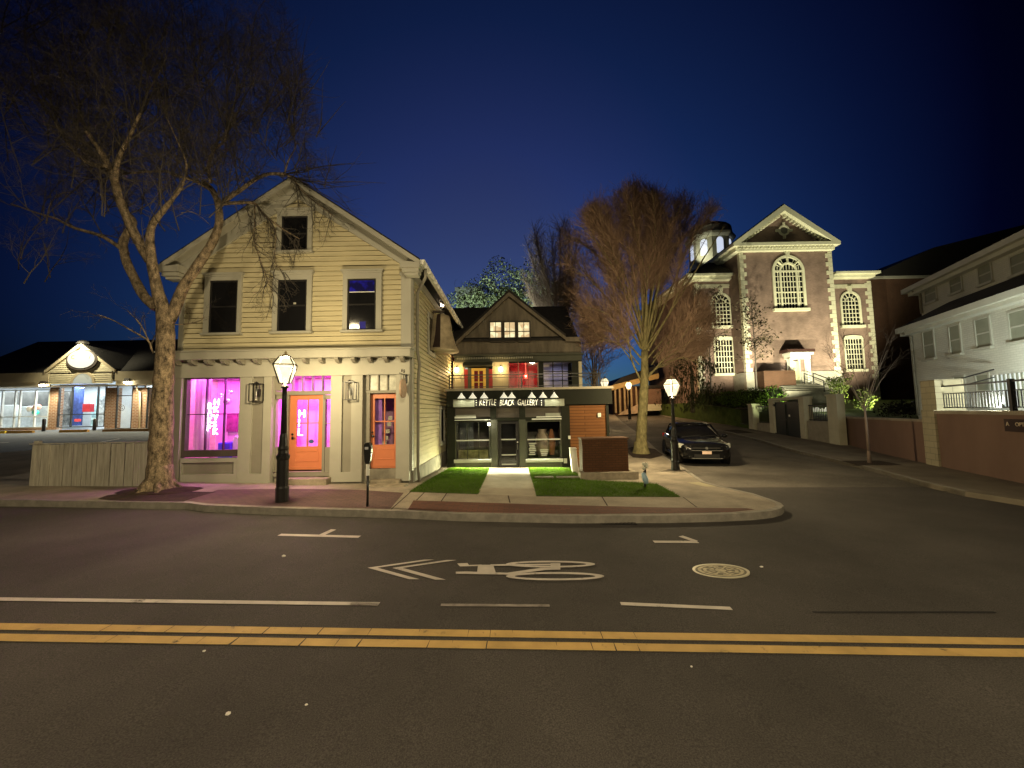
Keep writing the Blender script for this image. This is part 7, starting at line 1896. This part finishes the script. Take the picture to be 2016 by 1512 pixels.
for li, (pts, rs) in enumerate(LM):
    n = len(pts); hang = li in (2, 4, 5, 6)
    low = li in (17, 18, 19, 20)
    top_ = li in (10, 11, 12, 7, 8, 16, 1, 3)
    step = 1 if hang else 2
    for i in range(2 if not top_ else 1, n, step):
        if (li in (0, 9, 13) and i < n * .62): continue
        if li == 0 and i < n * .7: continue
        d0 = (pts[min(i + 1, n - 1)] - pts[max(i - 1, 0)]).normalized()
        d = (d0 * .4 + rv(1.0) * .8 + Vector((0, -.1, -.5 if hang else .55))).normalized()
        if hang: d.y = abs(d.y) * .1 - .05; d.x += .25
        Lb = (rnd.uniform(.45, 1.05) if hang else rnd.uniform(.35, .8) if low else rnd.uniform(.9, 2.0))
        if hang: Ph = [dict(n=4, w=.3, up=-.10, kids=5, sides=3, **{'from': .2}), dict(n=3, w=.35, up=-.05, kids=3, len=.5, ang=.8, sides=3), dict(n=2, w=.3, up=0, kids=0, len=.5, ang=.8, sides=3, rmin=.0045)]
        else: Ph = P3
        grow(cr_, pts[i], d, Lb, (.012 if hang else min(.02, rs[i] * .6)), 0, Ph if not low else P3[1:])
    if top_:
        for _ in range(4): grow(cr_, pts[-1], (pts[-1] - pts[-3]).normalized() + rv(.6) + Vector((0, 0, .3)), rnd.uniform(1.6, 2.9), .02, 0, P4)
# upper haze of fine twigs: more leaders filling the crown
for (px, py, L_) in ((30, 330, 2.6), (90, 260, 2.6), (150, 220, 2.6), (210, 160, 2.2), (60, 420, 2.2), (280, 240, 2.4), (340, 210, 2.3), (400, 190, 2.2), (440, 260, 2.2), (500, 270, 2.0), (250, 300, 2.4), (330, 320, 2.2), (420, 330, 2.0), (120, 330, 2.4), (560, 290, 1.7), (20, 200, 2.5), (110, 120, 2.3), (200, 80, 2.2), (300, 110, 2.2), (390, 100, 2.0), (480, 160, 1.9), (550, 200, 1.7), (70, 520, 1.8), (150, 420, 2.0), (-60, 300, 2.6), (-60, 150, 2.6), (20, 60, 2.4), (600, 330, 1.3), (220, 400, 2.0), (300, 420, 1.9), (380, 420, 1.8), (460, 370, 1.8), (180, 300, 2.3), (560, 200, 1.6), (600, 260, 1.5), (520, 120, 1.8), (620, 180, 1.4), (430, 150, 1.9)):
    for j in range(5):
        p = at(px + rnd.uniform(-40, 40), py + rnd.uniform(-20, 40), TY + rnd.uniform(-1.2, .9)); grow(cr_, p, Vector((rnd.uniform(-.8, .8), rnd.uniform(-.5, .3), .75)), L_ * rnd.uniform(.7, 1.1), 0.015, 0, P4)
trunk.build('trunk', M['bark'], T, smooth=True)
crown.build('crown', M['twig'], T)

CLIP[0] = None
# ---------------------------------------------------------------- russet street tree
b0 = ground(1262, 892, .13); TY = b0.y
TIPS.clear()
T = thing('street_tree', 'tall vase shaped street tree with a dense russet crown beside the side street', 'tree', b0)
trunk = MB(); crown = MB()
zt = lambda s: [(880 + x / 2.908, 340 + y / 2.908) for x, y in s]
limb(trunk, [(1261, 896), (1262, 880), (1264, 830), (1267, 780), (1269, 735), (1269, 690)], TY, TY, .27, .15, 14)
trunk.lathe([(.50, -.12), (.38, .02), (.32, .2), (.275, .5)], (b0.x, b0.y, b0.z), 14)
LM = []
Rr = rnd.uniform
lims = [([(1110, 1190), (1060, 1080), (1040, 980), (1000, 880), (900, 800), (800, 770)], -.5, .075), ([(1150, 1170), (1230, 1080), (1300, 1000), (1420, 960)], -.6, .08), ([(1160, 1150), (1260, 1085), (1440, 1040)], .4, .07),
        ([(1125, 1000), (1060, 800), (980, 600), (880, 420), (760, 300)], -.6, .11), ([(1130, 1000), (1100, 800), (1060, 560), (1010, 330), (960, 180)], .5, .11), ([(1130, 980), (1120, 760), (1110, 480), (1085, 250), (1065, 60)], -.3, .12),
        ([(1135, 980), (1160, 760), (1190, 500), (1200, 280), (1190, 110)], .5, .11), ([(1140, 980), (1190, 740), (1250, 480), (1300, 280), (1370, 130)], -.5, .11), ([(1145, 1000), (1220, 820), (1310, 600), (1400, 380), (1480, 240)], .6, .10),
        ([(1150, 1020), (1240, 860), (1340, 700), (1450, 520), (1540, 380), (1590, 300)], -.7, .09), ([(1115, 1010), (1020, 860), (900, 700), (780, 560), (690, 440)], .9, .09), ([(1110, 1060), (1000, 940), (880, 850), (760, 800), (700, 880)], 1.0, .07),
        ([(1125, 1020), (1040, 800), (930, 560), (800, 420), (720, 370)], 1.6, .08), ([(1150, 1060), (1260, 930), (1360, 830), (1430, 760)], 1.4, .07), ([(1120, 940), (1080, 700), (1030, 450), (880, 260)], 2.0, .08), ([(1140, 940), (1210, 640), (1330, 380), (1400, 260)], 1.8, .08), ([(1100, 1100), (1010, 1000), (900, 960), (830, 980)], .3, .05)]
for s, dy, r0 in lims: LM.append((limb(trunk, zt(s), TY, TY + dy, r0 * .62, .012, 6), s))
for k in range(16):   # more slender stems between the main ones
    (s0, d0, _), (s1, d1, _) = rnd.sample(lims[3:11], 2); w = rnd.uniform(.25, .75); n = min(len(s0), len(s1))
    s = [(s0[i][0] * w + s1[i][0] * (1 - w) + rnd.uniform(-25, 25), s0[i][1] * w + s1[i][1] * (1 - w)) for i in range(n)]; s[0] = (1130 + rnd.uniform(-15, 15), rnd.uniform(960, 1120))
    LM.append((limb(trunk, zt(s), TY, TY + rnd.uniform(-1.6, 1.8), rnd.uniform(.03, .05), .010, 5), s))
for s in ([(1170, 1100), (1260, 980), (1340, 900), (1430, 850)], [(1180, 1060), (1290, 960), (1400, 890), (1500, 860)], [(1230, 1080), (1310, 1030), (1400, 1000), (1480, 1000)], [(1260, 1085), (1340, 1060), (1420, 1080), (1470, 1110)], [(1060, 1080), (1000, 1000), (930, 900), (840, 840)], [(1040, 980), (960, 920), (860, 900), (790, 930)]):
    LM.append((limb(trunk, zt(s), TY + .1, TY + rnd.uniform(-.8, .8), .03, .008, 5), s))
PT = [dict(n=5, w=.12, up=.07, kids=9, sides=4, **{'from': .05}), dict(n=4, w=.16, up=.09, kids=7, len=.55, ang=.5, sides=3), dict(n=3, w=.2, up=.05, kids=4, len=.5, ang=.6, sides=3), dict(n=2, w=.25, up=.02, kids=0, len=.55, ang=.6, sides=3, rmin=.0045)]
OUT = [(1100, 520), (1106, 470), (1128, 428), (1163, 398), (1200, 383), (1228, 364), (1245, 354), (1262, 356), (1274, 378), (1290, 371), (1318, 384), (1345, 380), (1366, 372), (1384, 386), (1424, 408), (1404, 436), (1378, 462), (1354, 515), (1352, 545), (1395, 580), (1412, 640), (1388, 712), (1310, 724), (1240, 700), (1190, 712), (1150, 690), (1132, 640), (1138, 600), (1110, 598), (1094, 560)]
JIT = [0, 0]
def in_out(p):
    x, y = proj(p); c = False; j = len(OUT) - 1; x += JIT[0]; y += JIT[1]
    for i in range(len(OUT)):
        if (OUT[i][1] > y) != (OUT[j][1] > y) and x < (OUT[j][0] - OUT[i][0]) * (y - OUT[i][1]) / (OUT[j][1] - OUT[i][1]) + OUT[i][0]: c = not c
        j = i
    return c
# secondary boughs fan up from the limbs; long fine twigs grow from all of them
BO = []
for li, ((pts, rs), s) in enumerate(LM):
    n = len(pts); BO.append(pts[int(n * .35):])
    if s[-1][1] > 650 and s[-1][0] < 1000: BO.append(pts[int(n * .3):])
    for k in range(6):
        i = rnd.randint(int(n * .3), n - 2); d = ((pts[i + 1] - pts[i]).normalized() + rv(.42) + Vector((0, 0, .12))).normalized(); q = [pts[i]]
        for m in range(5):
            d = (d + rv(.24) + Vector((.015, 0, .05))).normalized(); w = q[-1] + d * rnd.uniform(.28, .5)
            if not in_out(w): break
            q.append(w)
        if len(q) > 2: trunk.tube(q, [.022 - .004 * m for m in range(len(q))], 4, cap=False); BO.append(q)
for k in range(STRANDS):
    JIT[0] = rnd.gauss(0, 9); JIT[1] = rnd.gauss(0, 9)
    q = rnd.choice(BO); i = rnd.randint(0, len(q) - 2); p = q[i].lerp(q[i + 1], rnd.random()); d0 = (q[i + 1] - q[i]).normalized()
    d = (d0 + rv(.9) + Vector((0, 0, .08))).normalized(); pts = [p]; L = rnd.uniform(.45, 1.4)
    for m in range(4):
        d = (d + rv(.30) + Vector((.035, 0, .06))).normalized(); w = pts[-1] + d * (L / 4)
        if not in_out(w): break
        pts.append(w)
    if len(pts) < 3: continue
    n = len(pts); crown.tube(pts, [.0062 - .001 * m for m in range(n)], 3, cap=False)
    for m in range(5):
        i = rnd.randint(0, n - 2); w = pts[i].lerp(pts[i + 1], rnd.random()); e = (d + rv(.75) + Vector((0, 0, .15))).normalized(); l = rnd.uniform(.12, .42)
        z = w + e * l * .5; crown.tube([w, z, z + (e + rv(.2)) * l * .5], [.0042, .0035, .002], 3, cap=False)
trunk.build('trunk', M['bark_pale'], T, smooth=True)
crown.build('crown', M['twig_red'], T)
# ---------------------------------------------------------------- looser trees behind
def vase_tree(name, label, px, base_py, YY, top_py, spread_px, m_b, m_t, nl, leaf=None, dens=1.0, zbase=None, seed=1, P=None, rt=.14):
    global rnd
    rnd = random.Random(seed)
    zb_ = zbase if zbase is not None else G(at(px, 780, YY).x, YY)
    b = Vector((at(px, 780, YY).x, YY, zb_)); top = at(px, top_py, YY).z; H = top - zb_; sp = spread_px * YY / 757
    T = thing(name, label, 'tree', b); tr = MB(); cn = MB()
    tr.tube([b - Vector((0, 0, .3)), b + Vector((0, 0, H * .18)), b + Vector((.05, 0, H * .36))], [rt * 1.25, rt, rt * .8], 9)
    ends = []
    for k in range(nl):
        a = 2 * PI * k / nl + rnd.uniform(-.3, .3); e = rnd.uniform(.35, 1.0); st = b + Vector((0, 0, H * rnd.uniform(.2, .36)))
        tip = b + Vector((math.cos(a) * sp * e, math.sin(a) * sp * e * .8, H * rnd.uniform(.72, 1.0) * (1 - .25 * e * e))); mid_ = st.lerp(tip, .5) + Vector((0, 0, H * .07)) - Vector((math.cos(a), math.sin(a), 0)) * sp * .14
        pts = [st, st.lerp(mid_, .5), mid_, mid_.lerp(tip, .5), tip]; tr.tube(pts, [rt * .5, rt * .42, rt * .3, rt * .2, .015], 6)
        for i in (1, 2, 2, 3, 3, 3, 4, 4, 4):
            d = ((tip - st).normalized() * .8 + rv(.7)).normalized(); grow((cn, cn), pts[i], d, H * rnd.uniform(.13, .24) * dens, .022, 0, P or PT)
            ends.append(pts[i] + d * H * .1)
    tr.build('trunk', m_b, T, smooth=True); c = cn.build('crown', m_t, T)
    return T, ends, H
PT2 = [dict(n=4, w=.15, up=.06, kids=7, sides=3, **{'from': .1}), dict(n=3, w=.2, up=.06, kids=5, len=.55, ang=.6, sides=3), dict(n=2, w=.2, up=.03, kids=3, len=.5, ang=.6, sides=3), dict(n=2, w=.2, up=.02, kids=0, len=.55, ang=.6, sides=3, rmin=.008)]
OUT = [(1034, 480), (1048, 452), (1068, 426), (1096, 420), (1130, 424), (1150, 450), (1150, 620), (1060, 625), (1030, 560)]
rnd = random.Random(5); YQ = 29.0; b = Vector((at(1104, 780, YQ).x, YQ, .8)); T = thing('bare_tree', 'hazy brown bare tree behind the right part of the gallery roof', 'tree', b)
trunk, crown = MB(), MB(); trunk.tube([b, b + Vector((0, 0, 3)), b + Vector((.1, 0, 6))], [.25, .2, .12], 8); BO = []
for k in range(20):
    e = at(rnd.uniform(1030, 1150), rnd.uniform(425, 600), YQ + rnd.uniform(-2, 2)); st = b + Vector((0, 0, rnd.uniform(3, 6))); m_ = st.lerp(e, .5) + Vector((0, 0, .5))
    q = [st, st.lerp(m_, .5), m_, m_.lerp(e, .5), e]; trunk.tube(q, [.07, .06, .045, .03, .012], 5); BO.append(q[1:]); BO.append(q[2:])
for k in range(5200):
    JIT[0] = rnd.gauss(0, 8); JIT[1] = rnd.gauss(0, 8)
    q = rnd.choice(BO); i = rnd.randint(0, len(q) - 2); p = q[i].lerp(q[i + 1], rnd.random()); d = ((q[i + 1] - q[i]).normalized() * .8 + rv(.8)).normalized(); pts = [p]; L = rnd.uniform(.7, 2.0)
    for m in range(3):
        d = (d + rv(.2) + Vector((.03, 0, .08))).normalized(); w = pts[-1] + d * (L / 3)
        if not in_out(w): break
        pts.append(w)
    if len(pts) < 3: continue
    crown.tube(pts, [.009 - .002 * m for m in range(len(pts))], 3, cap=False)
    for m in range(3):
        w = pts[rnd.randint(0, len(pts) - 2)]; e = (d + rv(.8)).normalized() * rnd.uniform(.2, .6); crown.tube([w, w + e], [.006, .003], 3, cap=False)
trunk.build('trunk', M['bark'], T, smooth=True); crown.build('crown', mat('dusky_twig', (.20, .14, .11), .9, .3, .6), T)
vase_tree('bare_tree', 'slender bare tree rising at the right end of the gallery terrace', 1172, 800, 22.5, 600, 30, M['bark'], M['twig_red'], 7, seed=6, P=PT2, rt=.10)
def leaves(mb, c, r, n, s, hollow=.0, flat=1.0):
    for _ in range(n):
        while True:
            v = rv(1.0)
            if hollow <= v.length <= 1: break
        p = Vector((c[0] + v.x * r[0], c[1] + v.y * r[1], c[2] + v.z * r[2])); a = rv(1).normalized(); b = a.cross(rv(1)).normalized(); q = s * rnd.uniform(.6, 1.3)
        mb.add([p - a * q, p + b * q * .5, p + a * q, p - b * q * .5], [(0, 1, 2, 3)])
# green leafy tree behind the gallery
m_gl = mat('pale_green_leaf', (.15, .19, .10), .7, .4, .5)
T, ends, H = vase_tree('leafy_tree', 'pale green leafy tree lit from below behind the gallery gable', 1000, 800, 33.0, 505, 78, M['bark'], M['twig'], 8, seed=8, P=PT2[1:] + [PT2[3]], zbase=1.2, dens=.7)
rnd = random.Random(21); mb = MB()
for e in ends: leaves(mb, e + rv(.5), (1.0, .9, .8), 150, .11)
for k in range(44):
    p = at(rnd.uniform(925, 1090), rnd.uniform(515, 600), 33 + rnd.uniform(-1.5, 1.5)); leaves(mb, p, (.9, .8, .7), 80, .11)
mb.build('foliage', m_gl, T)
lamp('SPOT', 'garden_uplight', (at(1010, 700, 30).x, 29.5, 2.2), 11000, (.88, 1, .80), None, .15, target=(at(1000, 560, 33).x, 33, 10), spot=95)
# drooping evergreen left of the church
m_ev = mat('olive_needles', (.055, .055, .018), .9, .5, 1.0)
YE = 33.0
b = Vector((at(1362, 780, YE).x, YE, 1.7)); T = thing('weeping_evergreen', 'drooping dark evergreen between the lamp lantern and the left wing of the church', 'tree', b)
mb = MB(); mb.tube([b, b + Vector((.1, 0, 2.5)), b + Vector((0, 0, 5.2))], [.2, .14, .04], 8); mb.build('trunk', M['bark'], T, smooth=True)
rnd = random.Random(3); mb = MB()
for k in range(170):
    px = rnd.gauss(1365, 32); py = rnd.uniform(640, 790); 
    if abs(px - 1365) > 10 + (py - 625) * .42: continue
    p = at(px, py, YE + rnd.uniform(-1.4, 1.4)); 
    for j in range(26):
        q = p + Vector((rnd.gauss(0, .22), rnd.gauss(0, .22), -rnd.random() * .9)); w = rv(.05); w.z = 0
        mb.add([q - w, q + w, q + Vector((rnd.uniform(-.05, .05), 0, -rnd.uniform(.2, .4)))], [(0, 1, 2)])
mb.build('foliage', m_ev, T)
# clipped hedge along the church yard
m_hd = mat('hedge_leaf', (.07, .12, .012), .75, .45, .9)
H0, H1 = Vector((17.5, 25.4, 0)), Vector((17.7, 36.0, 0))
T = thing('clipped_hedge', 'clipped green hedge behind the gate pillars, brightest at its right end', 'hedge', (17.6, 30, 1.7))
mb = MB(); rnd = random.Random(9)
for k in range(34):
    t_ = k / 33; c = H0.lerp(H1, t_); z = YARD(c.x, c.y); top_ = 3.55 - .25 * t_
    leaves(mb, (c.x + Rr(-.1, .1), c.y, (z + top_) / 2 + .0), (.75, .55, (top_ - z) / 2 + Rr(-.05, .08)), 230, .075, .55)
mb.build('foliage', m_hd, T)
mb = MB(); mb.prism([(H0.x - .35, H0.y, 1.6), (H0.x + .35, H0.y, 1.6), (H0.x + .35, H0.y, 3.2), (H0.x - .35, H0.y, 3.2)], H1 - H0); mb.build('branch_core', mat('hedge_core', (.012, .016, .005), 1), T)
lamp('SPOT', 'hedge_light', (16.9, 24.2, 2.35), 230, (.85, 1, .5), None, .08, target=(17.4, 26.2, 3.4), spot=110)
# rounded shrubs lit from the ground, right of the portal
m_sh = mat('shrub_leaf', (.12, .16, .03), .7, .4, 1.2)
for (px, py, rpx, YY, lb, n) in ((1648, 757, 24, 27.5, 'round topped green shrub lit from below beside the grey stone pillar', 900), (1699, 785, 22, 27.0, 'loose yellow green shrub lit from below behind the low garden wall', 700)):
    c = at(px, py, YY); r_ = rpx * YY / 757; b = Vector((c.x, YY, YARD(c.x, YY)))
    T = thing('garden_shrub', lb, 'shrub', b, 0, 'uplit shrubs before the church'); rnd = random.Random(px)
    mb = MB()
    for k in range(6): mb.tube([b, b.lerp(c, .5) + rv(.15), c + rv(r_ * .6)], [.04, .03, .01], 5)
    mb.build('stem', M['bark'], T); mb = MB()
    for k in range(9): leaves(mb, c + rv(r_ * .62), (r_ * .5, r_ * .5, r_ * .42), n // 9, .08)
    leaves(mb, c - Vector((0, 0, r_ * 1.2)), (r_ * .8, r_ * .7, r_ * .7), n // 4, .08)
    mb.build('foliage', m_sh, T)
    lamp('SPOT', 'shrub_light', (c.x + .1, YY - 1.3, b.z + .15), 420, (1, 1, .62), None, .06, target=(c.x, YY, c.z), spot=90)
mb = MB(); rnd = random.Random(77)
for k in range(26):
    p = at(rnd.uniform(1738, 1812), rnd.uniform(797, 815), 21 + rnd.uniform(-.5, .5)); leaves(mb, p, (.4, .4, .3), 60, .06)
solo(mb.build('low_hedge', mat('dark_hedge', (.014, .013, .008), .9)), 'low almost black hedge behind the garden wall beside the white building', 'hedge')
# thin leafless sapling in the right pavement
b = ground(1712, 911, .13); rnd = random.Random(14)
T = thing('sapling', 'thin leafless sapling in the right pavement before the reddish garden wall', 'tree', b)
tr, cn = MB(), MB(); H = at(1690, 640, b.y).z - b.z
tr.tube([b, b + Vector((0, 0, H * .3)), b + Vector((-.02, 0, H * .42))], [.05, .036, .028], 9)
tr.tube([b + Vector((0, 0, -.02)), b + Vector((0, 0, .5))], [.065, .042], 9)
for k in range(13):
    a = 2 * PI * k / 9; st = b + Vector((0, 0, H * rnd.uniform(.34, .45))); tip = b + Vector((math.cos(a) * rnd.uniform(.5, 1.3), math.sin(a) * .8, H * rnd.uniform(.7, .95)))
    pts = [st, st.lerp(tip, .5) + Vector((0, 0, .1)), tip]; tr.tube(pts, [.008, .006, .003], 5)
    for i in (1, 1, 1, 2, 2, 2): grow((cn, cn), pts[i], ((tip - st).normalized() + rv(.6)).normalized(), rnd.uniform(.4, .9), .005, 0, [dict(n=3, w=.2, up=.03, kids=4, sides=3), dict(n=2, w=.2, up=.03, kids=0, len=.5, ang=.6, sides=3, rmin=.003)])
tr.build('trunk', mat('pale_sapling_bark', (.17, .125, .10), .9, .2), T, smooth=True); cn.build('crown', mat('pale_sapling_twig', (.07, .05, .04), .9), T)
# small leafy trees in front of the church tower: their leaves stand dark against the floodlit wall
def leafy(px, py_top, py_bot, spread, YY, label, n, seed, zb):
    global rnd
    rnd = random.Random(seed); b = Vector((at(px, 780, YY).x, YY, zb)); H = at(px, py_top, YY).z - zb
    T = thing('leafy_young_tree', label, 'tree', b, 0, 'young trees before the church'); tr, lv = MB(), MB(); sp = spread * YY / 757
    tr.tube([b, b + Vector((.1, 0, H * .5)), b + Vector((0, 0, H * .9))], [.07, .05, .015], 7)
    for k in range(n):
        z = rnd.uniform(.42, .98); a = rnd.uniform(0, 2 * PI); st = b + Vector((.05, 0, H * z * .85)); tip = st + Vector((math.cos(a) * sp * rnd.uniform(.4, 1), math.sin(a) * sp * .5, H * rnd.uniform(-.02, .14)))
        tr.tube([st, st.lerp(tip, .5) + Vector((0, 0, .15)), tip], [.022, .014, .005], 4)
        for j in range(16): leaves(lv, st.lerp(tip, rnd.uniform(.35, 1.08)) + rv(.3), (.12, .12, .1), 1, .125)
    tr.build('trunk', M['twig'], T); lv.build('foliage', mat('dark_leaf', (.06, .045, .025), .8), T)
leafy(1490, 570, 760, 46, YC - 2.6, 'young leafy tree standing dark against the left edge of the church tower', 46, 31, 2.3)
leafy(1400, 545, 760, 52, YC - 1.2, 'young leafy tree with thin branches across the left wing of the church', 44, 33, 2.1)

# ================================================================ light of the place
# real street light on the near side of the road, behind the photographer: it lights the road and the fronts
def cobra(loc, h, arm, target, power, label, col, spot=150):
    t = thing('road_light', label, 'street light', loc)
    mb = MB(); mb.lathe([(.12, 0), (.10, .4), (.07, h)], (0, 0, 0), 12); mb.build('pole', M['black'], t, local=True, smooth=True)
    mb = MB(); mb.tube([(0, 0, h - .2), (arm[0] * .5, arm[1] * .5, h + .25), (arm[0], arm[1], h + .3)], .045, 8); mb.build('arm', M['black'], t, local=True)
    mb = MB(); mb.blob((arm[0], arm[1], h + .28), (.24, .34, .10), 10, 0); mb.build('lamp_head', M['black'], t, local=True)
    q = Vector(loc) + Vector((arm[0], arm[1], h + .10))
    lamp('SPOT', 'road_lamp', q, power, col, None, .45, target=target, spot=spot, blend=.6)
    return t
cobra((2.2, -7.4, -.1), 7.6, (0, 1.6), (-1.4, 8.4, 0), ROAD_W, 'tall road light on the near pavement behind the viewpoint', (1, .81, .48), 94)
cobra((-11.0, -7.4, .2), 7.6, (0, 1.6), (-9.5, 7.0, 0), ROAD_W2, 'tall road light farther along the near pavement, opposite the plaza', (1, .80, .47), 120)
# church floodlights standing in the yard
def flood(x, y, target, power, col, spot, label):
    z = YARD(x, y)
    t = thing('floodlight', label, 'floodlight', (x, y, z), 0, 'church floodlights')
    mb = MB(); mb.box(-.15, .15, -.1, .1, .12, .34); mb.build('housing', M['black'], t, local=True, bevel=.02); mb = MB(); mb.tube([(0, 0, -.05), (0, 0, .14)], .03, 6); mb.build('stand', M['black'], t, local=True)
    lamp('SPOT', 'flood_lamp', (x, y + .16, z + .42), power, col, None, .12, target=target, spot=spot, blend=.6)
tcx = (tx0 + tx1) / 2
flood(tcx - 4.4, YC - 6.4, (tcx - 1.6, YC, 13), FLOOD_W, (1, .94, .60), 105, 'ground floodlight aimed at the left half of the church tower')
flood(tcx + 4.4, YC - 6.4, (tcx + 1.8, YC, 13), FLOOD_W, (1, .94, .60), 105, 'ground floodlight aimed at the right half of the church tower')
flood(tcx + 7.2, YC - 4.5, (tcx + 6.4, YC + 2, 10), FLOOD_W * .42, (1, .90, .58), 80, 'ground floodlight aimed at the right wing of the church')
flood(tcx - 7.0, YC - 4.5, (tcx - 6.4, YC + 2, 10), FLOOD_W * .42, (1, .90, .60), 80, 'ground floodlight aimed at the left wing of the church')


t = thing('floodlight', 'floodlight on the slate roof aimed up at the cupola', 'floodlight', (oc_.x - 3.4, 43.4, at(1370, 520, 43.4).z), 0, 'church floodlights')
mb = MB(); mb.box(-.15, .15, -.1, .1, .0, .3); mb.build('housing', M['black'], t, local=True)
lamp('SPOT', 'flood_lamp', (oc_.x - 3.2, 43.4, at(1370, 512, 43.4).z + .2), FLOOD_W * .028, (1, .97, .70), None, .12, target=(oc_.x, YO - 2, z1_), spot=110)
SC.cycles.max_bounces = 5; SC.cycles.diffuse_bounces = 2; SC.cycles.glossy_bounces = 2; SC.cycles.transparent_max_bounces = 8; SC.cycles.transmission_bounces = 2
SC.cycles.sample_clamp_indirect = 4.0; SC.cycles.use_light_tree = True; SC.cycles.caustics_reflective = False; SC.cycles.caustics_refractive = False
SC.cycles.use_denoising = True
